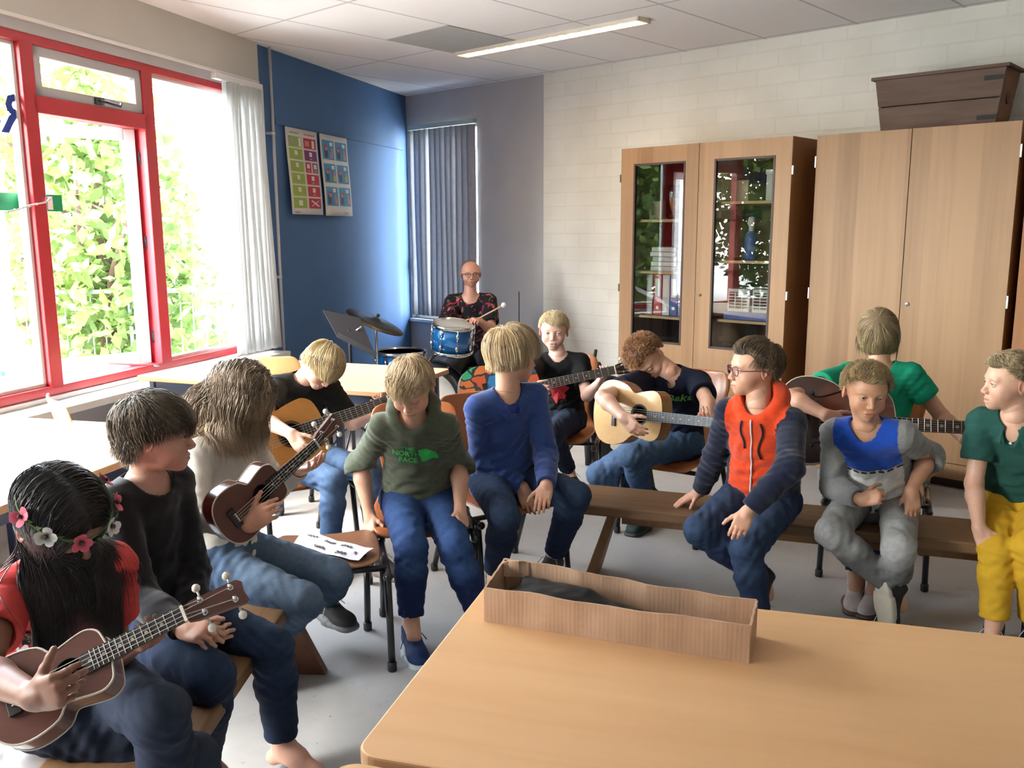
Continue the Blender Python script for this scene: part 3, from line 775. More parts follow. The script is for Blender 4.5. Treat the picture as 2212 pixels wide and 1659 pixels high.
def trousers(mat='denim', col=(.05, .08, .16), wear=(.20, .28, .42), wamt=.7, cuff=.92, inf=.010, loose=.0, label=None, name='jeans', seed=0, vox=.0058, folds=1, knees=0, fold_up=0):
    def fn(c):
        J, S, d = c['J'], c['S'], c['d']; up = J['up']
        legs = [s for s in 'RL' if 'kn'+s in J]; pts = [J['pel'], J['hiR'], J['hiL']]
        for s in legs: pts += [J['kn'+s], J['an'+s]]
        lo, hi = bounds(pts, .13*S); g = SDF(lo, hi, vox)
        g.econe(J['pel']+up*.06*S, J['pel']-vec((0, 0, .005)), .112*S+inf, .088*S+inf, .122*S+inf, .098*S+inf, J['ps'], .03)
        g.cut(J['pel']+up*.085*S, up)
        ends = []
        for s in legs:
            h, k, a = J['hi'+s], J['kn'+s], J['an'+s]; e = k+(a-k)*cuff; m = k*.65+a*.35
            g.cone(h, k, .072*S+inf, .049*S+inf+loose*.5, .03)
            g.cone(k, m, .048*S+inf+loose*.6, .047*S+inf+loose, .02); g.cone(m, e, .047*S+inf+loose, .036*S+inf+loose, .02)
            if fold_up: ax = unit(a-k); g.cone(e-ax*.04, e, .040*S+inf+loose, .040*S+inf+loose, .006)
            ends.append((e, unit(a-k), .036*S+inf+loose))
        if folds:
            for i, s in enumerate(legs):
                sd = d.get('seed', 1)*11+i*5; k, a, h = J['kn'+s], J['an'+s], J['hi'+s]; ax = unit(a-k); tx = unit(k-h)
                back = unit(-(unit(ax)-tx))
                g.fold(k+(-unit(h-k)-unit(a-k))*-.02, .11*S, ax-tx*.4, .0055*folds, .050, sd)
                g.fold(k+ax*.10*S, .10*S, ax, .0035*folds, .055, sd+1); g.fold(a-ax*.05, .09*S, ax, .0030*folds, .045, sd+2)
                g.fold(h+tx*.05*S, .13*S, tx+up*.6, .0060*folds, .055, sd+3); g.fold(h+tx*.19*S, .13*S, tx, .0028*folds, .08, sd+4)
            g.noise(.0010, .12, d.get('seed', 1))
        for (p, ax, ro) in ends:
            def trim(X, Y, Z, p=p, ax=ax, ro=ro):
                h = (X-f32(p[0]))*f32(ax[0])+(Y-f32(p[1]))*f32(ax[1])+(Z-f32(p[2]))*f32(ax[2]); r2 = (X-f32(p[0]))**2+(Y-f32(p[1]))**2+(Z-f32(p[2]))**2
                return np.maximum(-h, np.sqrt(r2)-f32(ro*1.5))
            g.put(p-ro*2, p+ro*2, trim, .003, 's'); g.cone(p-ax*.010, p+ax*.02, ro-.006, ro-.006, .002, 's')
        V, Q = g.mesh(); Cc = np.tile(vec(col), (len(V), 1)); w = np.zeros(len(V))
        for s in legs:
            h, k, a = J['hi'+s], J['kn'+s], J['an'+s]; front = unit(J['pf']*.4+vec((0, 0, 1))*1.0)
            for q, r in ((h*.45+k*.55, .11), (h*.2+k*.8, .09), (k, .075), (k*.75+a*.25, .07)):
                side = ((V-q)@front)/(r*S); w = np.maximum(w, np.exp(-((V-q)**2).sum(1)/(r*S)**2)*np.clip(side*1.3+.25, 0, 1)*(1.15 if r < .1 else 1))
            if knees:
                w = np.maximum(w, np.clip(1.9-((np.sqrt(((V-k-(k-h)*.03)**2).sum(1))/(.072*S))*1.35), 0, 1)*knees)
        Cc = Cc*(1-w[:, None]*wamt)+vec(wear)*w[:, None]*wamt
        o = meshobj(name, V, Q, [MATS[mat]], None, Cc, c['body'])
        if label: o['label'] = label
    return fn
def shoe(side, upper=(.02, .02, .025), sole=(.6, .58, .52), L=.225, high=0, sock=None, pitch=0, label=None, lace=(.5, .5, .5), slip=False, tongue=True, mark=None):
    def fn(c):
        J, S = c['J'], c['S']; a = J['an'+side]; t = J['to'+side].copy(); k = S*L/.225
        t = unit(t+vec((0, 0, -math.tan(R(pitch)))))
        sd = unit(np.cross(t, (0, 0, 1))); n = np.cross(sd, t)
        o = a-n*.062*S-t*.045*k      # heel point under the ankle, sole plane
        o = vec(o)
        if pitch == 0: o[2] = 0. if a[2] < .12 else a[2]-.075
        W2 = lambda x, y, z: o+t*x*k+sd*y*k+n*z*k
        rot = [t, sd, n]
        lo, hi = bounds([W2(-.03, 0, -.01), W2(.23, 0, .12), W2(.0, .05, 0), W2(0, -.05, 0), a+n*.05], .05); 
        g = SDF(lo, hi, .0035)
        g.ell(W2(.148, 0, .024), (.068*k, .041*k, .030*k), .02, rot=rot, e=2.3); g.ell(W2(.045, 0, .032), (.062*k, .032*k, .036*k), .02, rot=rot)
        g.cone(W2(.10, 0, .045), W2(.050, 0, .072), .022*k, .029*k, .03); g.cone(W2(.022, 0, .040), W2(.028, 0, .070+high), .028*k, .027*k, .02)
        g.cone(W2(.040, 0, .07), W2(.034, 0, .082+high), .033*k, .034*k, .01)
        g.cone(W2(.030, 0, .078+high), W2(.026, 0, .12+high), .029*k, .034*k, .004, 's')
        g.cut(W2(0, 0, .010), -n)
        V, Q = g.mesh(); x = (V-o)@t/k
        Cc = np.tile(vec(upper), (len(V), 1))
        s_ = meshobj('shoe', V, Q, [MATS['shoe_cloth']], None, Cc, c['body'])
        if label: s_['label'] = label
        g = SDF(lo, hi, .0035)
        g.ell(W2(.146, 0, .006), (.078*k, .044*k, .015*k), .01, rot=rot, e=3); g.ell(W2(.045, 0, .006), (.064*k, .035*k, .015*k), .02, rot=rot, e=3); g.cone(W2(.06, 0, .008), W2(.12, 0, .008), .012*k, .012*k, .02)
        g.ell(W2(.09, 0, .006), (.05*k, .033*k, .014*k), .015, rot=rot, e=3)
        V, Q = g.mesh(); meshobj('sole', V, Q, [MATS['rubber']], None, np.tile(vec(sole), (len(V), 1)), s_)
        if lace is not None and not slip:
            m = MB()
            for i in range(5):
                xx = .075+i*.016; zz = .066-.008*i; m.tube([W2(xx, -.020, zz-.008), W2(xx+.004, 0, zz+.004), W2(xx, .020, zz-.008)], .0022, 5)
            m.tube([W2(.072, 0, .07), W2(.085, .03, .075), W2(.10, .045, .055), W2(.095, .05, .03)], .0018, 5); m.tube([W2(.072, 0, .07), W2(.085, -.03, .075), W2(.10, -.045, .055)], .0018, 5)
            V = np.array(m.v); Q = np.array([f for f in m.f if len(f) == 4]); meshobj('laces', V, Q, [MATS['rubber']], None, np.tile(vec(lace), (len(V), 1)), s_)
        if mark:
            m = MB(); pts = [W2(.06+.085*q, mark*(.036+.006*math.sin(3.1*q)), .030+.020*q*q+.010*(1-q)-.012*math.sin(3.1*q)) for q in np.linspace(0, 1, 9)]
            m.tube(pts, [.001, .004, .0055, .006, .0055, .0045, .0035, .002, .001], 6, flat=.4); V = np.array(m.v); Q = np.array([f for f in m.f if len(f) == 4]); meshobj('stripe', V, Q, [MATS['rubber']], None, np.tile((.75, .75, .75), (len(V), 1)), s_)
        if sock is not None:
            g = SDF(*bounds([a, a+n*.06], .05), .004); g.cone(a-n*.02, a+unit(J['kn'+side]-a)*.055*S, .031*S, .031*S, .01); V, Q = g.mesh(); meshobj('sock', V, Q, [MATS['knit']], None, np.tile(vec(sock), (len(V), 1)), c['body'])
    return fn
def glasses(col=(.10, .03, .05), rnd_=0, w=.0215, h=.0165):
    def fn(c):
        J = c['J']; hf, hc, hs = J['hf'], J['head'], c['hs']; m = MB(); lens = MB()
        T_ = lambda x, y, z: (vec((x, y, z))*hs)@hf+hc
        for s in (-1, 1):
            ring = []
            for i in range(24):
                a = 2*math.pi*i/24; e = 2.0 if rnd_ else 3.2; cx_, sz = math.cos(a), math.sin(a)
                q = (abs(cx_)**e+abs(sz)**e)**(-1/e); ring.append(T_(s*(.031)+w*cx_*q, .0875-abs(s*.031+w*cx_*q)*.12, -.003+h*sz*q))
            m.tube(ring, .0017*hs, 6, closed=True)
            cc = len(lens.v); lens.add([T_(s*.031, .084, -.003)]+ring, [(0, i+1, (i+1) % 24+1) for i in range(24)])
            m.tube([T_(s*(.031+w*.9), .084, .004), T_(s*.074, .070, .004), T_(s*.080, .02, .004), T_(s*.081, -.012, .002), T_(s*.078, -.026, -.012)], .0018*hs, 6)
        m.tube([T_(-.0105, .0865, -.001), T_(0, .092, .002), T_(.0105, .0865, -.001)], .0016*hs, 6)
        o = m.build('glasses', [MATS['frame_'+('dark' if col[0] < .08 else 'red')]], c['body'], smooth=True); lens.build('lens', [MATS['pane']], o)
    return fn
def collar(col, mat='cotton', h=.032, r=.060, open_=.35, button=True, flare=.020, lift=0.0):
    """turned-down polo collar"""
    def fn(c):
        J, S = c['J'], c['S']; n, up, cs, cf = J['neck'], J['up'], J['cs'], J['cf']; m = MB(); k = 26
        nd = unit(unit(J['head']-n)+up)
        vs = []
        for i in range(k):
            a = open_+(2*math.pi-2*open_)*i/(k-1); fr = math.cos(a)
            b = n+cf*.006*S-nd*.006*S
            rad = cs*math.sin(a)+cf*math.cos(a)
            top = b+rad*r*.93*S+nd*(.016-.024*max(0, fr)+lift)*S; low = b+rad*(r+flare)*S+nd*(-.010-.040*max(0, fr)**2-.004+lift)*S
            if i < 2 or i > k-3: low = low-up*.014*S
            inn = b+rad*(r*.86)*S+nd*(-.030-.02*max(0, fr))*S
            vs.append([inn, top-rad*.003, top+rad*.004+nd*.002, low, low-nd*.003-rad*.003])
        vv = [p for q in vs for p in q]
        fs = [(i*5+j, (i+1)*5+j, (i+1)*5+j+1, i*5+j+1) for i in range(k-1) for j in range(4)]
        m.add(vv, fs); V = np.array(m.v); Q = np.array(m.f)
        o = meshobj('collar', V, Q, [MATS[mat]], None, np.tile(vec(col), (len(V), 1)), c['body'])
        md = o.modifiers.new('s', 'SOLIDIFY'); md.thickness = .0025; md = o.modifiers.new('b', 'SUBSURF'); md.levels = 1; md.render_levels = 1
        if button:
            m = MB()
            for i in range(2): p = n+cf*(.070-.0*i)*S-up*(.062+.035*i)*S; m.lathe([(.0, 0), (.0055, 0), (.0055, .002), (.004, .003), (0, .0025)], p, cf, 12)
            m.build('button', [MATS['button']], c['body'], smooth=True)
    return fn
from mathutils.bvhtree import BVHTree
def on_cloth(c, V2, F2, ctr, right, upv, nrm, off=.0025):
    """lay flat 2-D shapes (V2 in metres) on the garment surface"""
    if c.get('_bv') is not c['shV']: c['_bvh'] = BVHTree.FromPolygons([tuple(v) for v in c['shV']], [tuple(map(int, q)) for q in c['bodyQ']]); c['_bv'] = c['shV']
    bvh = c['_bvh']
    out = []
    for x, y in V2:
        p = Vector(ctr+right*x+upv*y+nrm*.25); h = bvh.ray_cast(p, Vector(-nrm))
        out.append(np.array(h[0])+nrm*off if h[0] is not None else ctr+right*x+upv*y)
    return np.array(out)
def text2d(s, size, shear=0, bold=0):
    cu = bpy.data.curves.new('t', 'FONT'); cu.body = s; cu.size = size; cu.align_x = 'CENTER'; cu.align_y = 'CENTER'; cu.shear = shear; cu.offset = bold; cu.resolution_u = 2
    ob = bpy.data.objects.new('t', cu); COL.objects.link(ob); bpy.context.view_layer.update()
    me = bpy.data.meshes.new_from_object(ob.evaluated_get(bpy.context.evaluated_depsgraph_get()))
    import bmesh
    bm = bmesh.new(); bm.from_mesh(me); bmesh.ops.triangulate(bm, faces=bm.faces[:]); 
    for _ in range(2):
        es = [e for e in bm.edges if e.calc_length() > size*.35]
        if es: bmesh.ops.subdivide_edges(bm, edges=es, cuts=1, use_grid_fill=False); bmesh.ops.triangulate(bm, faces=bm.faces[:])
    V2 = [(v.co.x, v.co.y) for v in bm.verts]; F2 = [tuple(v.index for v in f.verts) for f in bm.faces]; bm.free()
    bpy.data.objects.remove(ob); bpy.data.meshes.remove(me); return V2, F2
def print_on(items, name='print'):
    """items: (kind, data, mat, (side, up) offset from chest centre in metres). kind: 't' text, 'p' polygon, 'd' disc"""
    def fn(c):
        J, S = c['J'], c['S']
        for it in items:
            kind, data, mat, (ox, oy) = it[:4]; rot = it[4] if len(it) > 4 else 0
            right, upv = -J['cs'], J['up']; nrm = J['cf']      # viewer's right when facing them
            if rot: right, upv = right*math.cos(rot)+upv*math.sin(rot), upv*math.cos(rot)-right*math.sin(rot)
            ctr = J['neck']-J['up']*.16*S+(-J['cs'])*ox+J['up']*oy
            if kind == 't': V2, F2 = text2d(data[0], data[1], *(data[2:]))
            else:
                pl = data if kind == 'p' else [(data*math.cos(2*math.pi*i/20), data*math.sin(2*math.pi*i/20)) for i in range(20)]
                cx_ = sum(p[0] for p in pl)/len(pl); cy_ = sum(p[1] for p in pl)/len(pl); mid = [((p[0]+cx_)/2, (p[1]+cy_)/2) for p in pl]; n = len(pl)
                V2 = list(pl)+mid+[(cx_, cy_)]; F2 = [(i, (i+1) % n, n+(i+1) % n) for i in range(n)]+[(i, n+(i+1) % n, n+i) for i in range(n)]+[(n+i, n+(i+1) % n, 2*n) for i in range(n)]
            vv = on_cloth(c, V2, F2, ctr, right, upv, nrm, it[5] if len(it) > 5 else .0045)
            m = MB(); m.add(vv, F2); m.build(it[6] if len(it) > 6 else name, [MATS[mat]], c['shirt'])
    return fn
import time
# ------------------------------------------------------------------ shared materials
m = pbr('skin', (.6, .4, .3), .48, attr='col', var=.05, scale=70, bump=.12, bscale=300, dist=.0006)
b_ = m.node_tree.nodes['Principled BSDF']; b_.inputs['Subsurface Weight'].default_value = .12; b_.inputs['Subsurface Scale'].default_value = .008; b_.inputs['Subsurface Radius'].default_value = (1, .35, .2)
pbr('eye', (1, 1, 1), .12, attr='col', var=.01)
pbr('hair', (1, 1, 1), .42, attr='col', var=.18, scale=120, spec=.6)
pbr('cotton', (1, 1, 1), .9, attr='col', var=.06, scale=30, bump=.35, bscale=500, dist=.0008, spec=.2)
pbr('knit', (1, 1, 1), .95, attr='col', var=.12, scale=90, bump=.6, bscale=350, dist=.0012, spec=.15, sheen=.25)
pbr('denim', (1, 1, 1), .85, attr='col', var=.16, scale=60, bump=.5, bscale=420, dist=.001, spec=.2)
pbr('shoe_cloth', (1, 1, 1), .7, attr='col', var=.08, scale=60, bump=.3, bscale=300, spec=.3)
pbr('rubber', (1, 1, 1), .6, attr='col', var=.06, scale=50)
pbr('button', (.75, .72, .68), .3, var=0); pbr('button_brown', (.25, .15, .07), .4, var=0)
pbr('frame_dark', (.02, .02, .022), .3, var=0); pbr('frame_red', (.12, .025, .05), .3, var=.3, scale=120)
glass('pane', (.97, .98, .98), .10)
pbr('zip_white', (.55, .52, .50), .4, var=.05); pbr('metal_light', (.55, .55, .55), .35, metal=1, var=.05); pbr('navy_cord', (.008, .011, .03), .8, var=.05)
for n_, c_n in dict(print_green=(.02, .45, .07), print_white=(.55, .52, .52), print_dark=(.02, .018, .015), print_lime=(.13, .42, .06), print_red=(.40, .012, .02), petal_white=(.6, .58, .55), petal_pink=(.62, .11, .16), petal_core=(.03, .02, .02), leafy=(.06, .12, .03)).items(): pbr(n_, c_n, .7, var=.08)
def blotches(name, base, cols, scale, thr):
    """scattered coloured patches on cloth"""
    m, nt, b = nmat(name); L = nt.links; tc = node(nt, 'ShaderNodeTexCoord'); cur = None
    b.inputs['Roughness'].default_value = .9; b.inputs['Specular IOR Level'].default_value = .2
    last = node(nt, 'ShaderNodeRGB'); last.outputs[0].default_value = c4(base); cur = last.outputs[0]
    for i, c in enumerate(cols):
        mp = node(nt, 'ShaderNodeMapping'); mp.inputs['Location'].default_value = (i*3.1, i*1.7, i*.9); L.new(tc.outputs['Object'], mp.inputs[0])
        nz = node(nt, 'ShaderNodeTexNoise', i_Scale=scale, i_Detail=3, i_Distortion=1.5); L.new(mp.outputs[0], nz.inputs[0])
        g = node(nt, 'ShaderNodeMath', operation='GREATER_THAN'); L.new(nz.outputs[0], g.inputs[0]); g.inputs[1].default_value = thr
        mx = node(nt, 'ShaderNodeMix', data_type='RGBA'); L.new(g.outputs[0], mx.inputs[0]); L.new(cur, mx.inputs[6]); mx.inputs[7].default_value = c4(c); cur = mx.outputs[2]
    L.new(cur, b.inputs['Base Color']); return m
blotches('floral', (.010, .010, .014), [(.05, .07, .03), (.28, .02, .04), (.40, .10, .12)], 14, .62)
blotches('leopard', (.10, .055, .04), [(.015, .01, .01), (.25, .17, .12)], 70, .55)
m = pbr('ribbed', (1, 1, 1), .9, attr='col', var=.05, scale=40, spec=.2)
nt = m.node_tree; tc = node(nt, 'ShaderNodeTexCoord'); wv = node(nt, 'ShaderNodeTexWave', i_Scale=95, i_Distortion=.3); nt.links.new(tc.outputs['Object'], wv.inputs[0])
bp = node(nt, 'ShaderNodeBump', i_Strength=.35, i_Distance=.001); nt.links.new(wv.outputs[0], bp.inputs['Height']); nt.links.new(bp.outputs[0], nt.nodes['Principled BSDF'].inputs['Normal'])
# ------------------------------------------------------------------ the classroom
HC = 2.77
A0 = Zp(876, 208, HC); A0g = (A0[0], A0[1], 0)
def fr_w(p): return A0*[1, 1, 0]+W*p[0]-NW*p[1]+np.array([0, 0, p[2]])       # window-wall coordinates -> world (y outside)
def fr_u(p): return A0*[1, 1, 0]-U*p[0]+NU*p[1]+np.array([0, 0, p[2]])       # white-wall coordinates -> world (y into the wall)
def lbuild(m, name, mat, rz, loc=None, **kw):
    o = m.build(name, mat, None, origin=(0, 0, 0), **kw); o.location = A0g if loc is None else loc; o.rotation_euler = (0, 0, rz); return o
wall_blue = pbr('wall_blue', (.052, .125, .27), .75, var=.05, scale=3, bump=.15, bscale=60)
wall_grey = pbr('wall_grey', (.44, .44, .45), .8, var=.04, scale=3)
white_paint = pbr('white_paint', (.72, .71, .69), .45, var=.03, scale=5)
beige_paint = pbr('beige_paint', (.52, .50, .46), .5, var=.03, scale=2)
grey_sash = pbr('grey_sash', (.42, .41, .42), .45, var=.04, scale=5)
red_paint = pbr('red_paint', (.42, .022, .035), .35, var=.08, scale=4, coat=.2)
pane_glass = glass('window_glass', (.96, .98, .97), .12)
def brick_white():
    m, nt, b = nmat('white_brick'); L = nt.links; tc = node(nt, 'ShaderNodeTexCoord')
    mp = node(nt, 'ShaderNodeMapping'); mp.inputs['Rotation'].default_value = (R(90), 0, 0); L.new(tc.outputs['Object'], mp.inputs[0])
    br = node(nt, 'ShaderNodeTexBrick', i_Scale=1.0); br.offset = .5
    for k, v in (('Mortar Size', .007), ('Mortar Smooth', .35), ('Brick Width', .31), ('Row Height', .112), ('Bias', 0)): br.inputs[k].default_value = v
    br.inputs['Color1'].default_value = (.80, .79, .73, 1); br.inputs['Color2'].default_value = (.77, .76, .70, 1); br.inputs['Mortar'].default_value = (.75, .74, .68, 1)
    L.new(mp.outputs[0], br.inputs[0])
    nz = node(nt, 'ShaderNodeTexNoise', i_Scale=3.5, i_Detail=5); L.new(tc.outputs['Object'], nz.inputs[0])
    mx = node(nt, 'ShaderNodeMix', data_type='RGBA', blend_type='MULTIPLY'); mx.inputs[0].default_value = 1; L.new(br.outputs['Color'], mx.inputs[6]); L.new(ramp(nt, nz.outputs[0], [(.35, (.93, .93, .92)), (.65, (1, 1, 1))]), mx.inputs[7])
    L.new(mx.outputs[2], b.inputs['Base Color']); b.inputs['Roughness'].default_value = .55
    ma = node(nt, 'ShaderNodeMath', operation='MULTIPLY_ADD'); L.new(br.outputs['Fac'], ma.inputs[0]); ma.inputs[1].default_value = -1; 
    n2 = node(nt, 'ShaderNodeTexNoise', i_Scale=40, i_Detail=3); L.new(tc.outputs['Object'], n2.inputs[0]); m3 = node(nt, 'ShaderNodeMath', operation='MULTIPLY'); L.new(n2.outputs[0], m3.inputs[0]); m3.inputs[1].default_value = .3; L.new(m3.outputs[0], ma.inputs[2])
    bp = node(nt, 'ShaderNodeBump', i_Strength=.4, i_Distance=.003); L.new(ma.outputs[0], bp.inputs['Height']); L.new(bp.outputs[0], b.inputs['Normal']); return m
brick_white()
def floor_mat():
    m, nt, b = nmat('floor_vinyl'); L = nt.links; tc = node(nt, 'ShaderNodeTexCoord')
    n1 = node(nt, 'ShaderNodeTexNoise', i_Scale=1.6, i_Detail=6, i_Distortion=.6); n2 = node(nt, 'ShaderNodeTexNoise', i_Scale=9, i_Detail=5, i_Distortion=.2); n3 = node(nt, 'ShaderNodeTexNoise', i_Scale=45, i_Detail=2)
    for n in (n1, n2, n3): L.new(tc.outputs['Object'], n.inputs[0])
    a = ramp(nt, n1.outputs[0], [(.3, (.36, .36, .36)), (.7, (.42, .42, .415))]); bb = ramp(nt, n2.outputs[0], [(.34, (.93, .93, .93)), (.5, (1, 1, 1))]); cc = ramp(nt, n3.outputs[0], [(.24, (.55, .54, .52)), (.31, (1, 1, 1))])
    m1 = node(nt, 'ShaderNodeMix', data_type='RGBA', blend_type='MULTIPLY'); m1.inputs[0].default_value = 1; L.new(a, m1.inputs[6]); L.new(bb, m1.inputs[7])
    m2 = node(nt, 'ShaderNodeMix', data_type='RGBA', blend_type='MULTIPLY'); m2.inputs[0].default_value = 1; L.new(m1.outputs[2], m2.inputs[6]); L.new(cc, m2.inputs[7])
    L.new(m2.outputs[2], b.inputs['Base Color']); b.inputs['Specular IOR Level'].default_value = .35
    L.new(ramp(nt, n2.outputs[0], [(.3, (.42, .42, .42)), (.7, (.55, .55, .55))]), b.inputs['Roughness']); return m
floor_mat()
def tiles():
    m, nt, b = nmat('ceiling_tiles'); L = nt.links; tc = node(nt, 'ShaderNodeTexCoord')
    mp = node(nt, 'ShaderNodeMapping'); mp.inputs['Location'].default_value = (-.0, .065, 0); L.new(tc.outputs['Object'], mp.inputs[0])
    br = node(nt, 'ShaderNodeTexBrick', i_Scale=1.0); br.offset = 0
    for k, v in (('Mortar Size', .010), ('Mortar Smooth', .1), ('Brick Width', .63), ('Row Height', 1.26)): br.inputs[k].default_value = v
    br.inputs['Color1'].default_value = (.80, .80, .80, 1); br.inputs['Color2'].default_value = (.78, .78, .785, 1); br.inputs['Mortar'].default_value = (.52, .52, .52, 1)
    L.new(mp.outputs[0], br.inputs[0]); L.new(br.outputs['Color'], b.inputs['Base Color']); b.inputs['Roughness'].default_value = .9; b.inputs['Specular IOR Level'].default_value = .1; return m
tiles()
ply = wood('beech_veneer', (.25, .135, .062), (.37, .215, .112), axis='z', rough=.42, scale=5, bands=7.5, stretch=22, bump=.01)
ply_edge = wood('beech_side', (.25, .105, .035), (.36, .16, .06), axis='z', rough=.5, scale=6, stretch=20, bump=.01)
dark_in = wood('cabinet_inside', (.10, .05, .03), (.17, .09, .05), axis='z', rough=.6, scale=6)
# --- shell.  u-frame corners: window wall meets the white wall at the origin
bx_, by_ = 9.6, -8.6; kx = .438/.899
m = MB(); pts = [(-.1, .1), (bx_+.1, .1), (bx_+.1, by_-.1), (-by_*kx-.1, by_-.1)]
m.prism([(x, y) for x, y in pts][::-1], (0, 0, 0), (1, 0, 0), (0, 1, 0), (0, 0, 1), -.05, 0); structure(lbuild(m, 'floor', MATS['floor_vinyl'], RZU))
m = MB(); m.prism([(x, y) for x, y in pts][::-1], (0, 0, 0), (1, 0, 0), (0, 1, 0), (0, 0, 1), HC, HC+.05); structure(lbuild(m, 'ceiling', MATS['ceiling_tiles'], RZU))
# white wall with the corner window (x .02-.98, z .60-2.46)
m = MB(); wx0, wx1, wz0, wz1 = .03, .97, .62, 2.47
m.bx(wx1, 1.776, 0, .25, 0, HC, 1); m.bx(0, wx1, 0, .25, 0, wz0, 1); m.bx(0, wx1, 0, .25, wz1, HC, 1); m.bx(-.1, wx0, 0, .25, wz0, wz1, 1)
m.bx(1.776, bx_, -.012, .25, 0, HC, 0)
structure(lbuild(m, 'wall_back', [MATS['white_brick'], wall_grey], RZU))
for i in range(1):
    m = MB(); m.bx(wx0, wx1, .05, .10, wz0, wz0+.05); m.bx(wx0, wx1, .05, .10, wz1-.05, wz1); m.bx(wx0, wx0+.05, .05, .10, wz0, wz1); m.bx(wx1-.05, wx1, .05, .10, wz0, wz1)
    wn = structure(lbuild(m, 'window_1', white_paint, RZU, bevel=.004))
    m = MB(); m.bx(wx0+.05, wx1-.05, .07, .076, wz0+.05, wz1-.05); g_ = m.build('window_pane', pane_glass, wn)
    m = MB(); m.bx(wx0, wx1, -.04, .05, wz0-.03, wz0); m.build('window_sill', white_paint, wn, bevel=.004)
    m = MB(); m.bx(wx0+.035, wx0+.06, .02, .05, 1.08, 1.22); m.build('window_hinge', MATS['brass'] if 'brass' in MATS else pbr('brass', (.35, .25, .08), .4, metal=1, var=.1), wn)
# vertical blind in the corner window
rz = RZU
vb = empty('vertical_blind', A0g, RZU, label='grey vertical slat blind hanging in the corner window', cat='blind')
m = MB(); m.bx(.10, 1.00, -.075, -.035, 2.435, 2.475); m.build('head_rail', pbr('rail_green', (.45, .52, .50), .5, var=.04), vb, bevel=.003)
slat_m = pbr('blind_fabric', (.36, .37, .40), .85, var=.06, scale=30); translucent(slat_m, (.30, .34, .42), .16)
for k in range(12):
    x = .155+k*.072; a = R([62, 20, 40, 68, 30, 24, 38, 28, 50, 26, 18, 14][k]+6); c, s = math.cos(a)*.045, math.sin(a)*.045
    m = MB(); zz = np.linspace(.665, 2.43, 10); vs = []; rr = random.Random(k)
    for i, z in enumerate(zz):
        sway = .012*math.sin(i*.5+k)*(1-i/9); 
        for t in (-1, -.5, 0, .5, 1): vs.append((x+c*t+sway, -.055+s*t+.006*(1-t*t), z))
    m.add(vs, [(i*5+j, i*5+j+1, (i+1)*5+j+1, (i+1)*5+j) for i in range(9) for j in range(4)])
    o = m.build('slat', slat_m, vb, smooth=True); md = o.modifiers.new('s', 'SOLIDIFY'); md.thickness = .0012
# --- window wall (w-frame): wall below/above, blue part, openings
WL = -9.6
m = MB(); m.bx(WL, -2.66, 0, .25, 0, .665); m.bx(WL, -2.66, 0, .25, 2.445, HC); m.bx(-2.66, .0, 0, .25, 0, HC, 1); m.bx(WL, -8.9, 0, .25, .6, 2.5)
structure(lbuild(m, 'wall_left', [wall_grey, wall_blue], RZW))
m = MB(); m.bx(WL, -2.632, -.035, 0, 2.505, HC); m.bx(WL, -2.632, -.040, 0, 2.500, 2.512, 1); structure(lbuild(m, 'trim_1', [beige_paint, white_paint], RZW))
m = MB(); m.bx(WL, -2.66, -.012, 0, 2.445, 2.500); structure(lbuild(m, 'trim_2', grey_sash, RZW))
m = MB(); m.bx(WL, -2.66, -.20, 0, .600, .640); m.bx(WL, -2.66, -.02, 0, .640, .665); structure(lbuild(m, 'trim_3', white_paint, RZW, bevel=.004))
m = MB(); m.bx(-2.40, -.10, -.012, 0, 2.255, 2.290); structure(lbuild(m, 'trim_4', wall_blue, RZW))
m = MB(); m.bx(-.40, -.345, -.02, -.012, 2.255, 2.285); m.bx(-.02, .0, -.03, 0, 2.255, 2.285)
# red frame
def beam(m, x0, x1, z0, z1, y0=0, y1=.10, mi=0): m.bx(x0, x1, y0, y1, z0, z1, mi)
m = MB(); beam(m, -8.9, -2.66, 2.400, 2.447); beam(m, -8.9, -2.66, .660, .712)
muls = [(-4.655, -4.575), (-3.795, -3.705), (-6.2, -6.11), (-7.2, -7.11), (-8.9, -8.81), (-2.74, -2.66)]
for a, b in muls: beam(m, a, b, .70, 2.41)
beam(m, -4.60, -3.75, 2.075, 2.160); beam(m, -7.15, -6.15, 2.075, 2.160)
wf = structure(lbuild(m, 'window_2', red_paint, RZW, bevel=.004))
def pane(x0, x1, z0, z1, y=.05): m = MB(); m.bx(x0, x1, y, y+.006, z0, z1); return m.build('window_pane', pane_glass, wf)
m = MB()
for x0, x1, z0, z1 in ((-3.705, -2.74, .712, 2.40), (-6.11, -4.655, .712, 2.40), (-8.81, -7.2, .712, 2.40)):      # fixed lights with a pale bead
    m.bx(x0, x0+.018, .035, .08, z0, z1); m.bx(x1-.018, x1, .035, .08, z0, z1); m.bx(x0, x1, .035, .08, z0, z0+.018); m.bx(x0, x1, .035, .08, z1-.018, z1); pane(x0+.018, x1-.018, z0+.018, z1-.018)
m.build('glazing_bead', white_paint, wf)
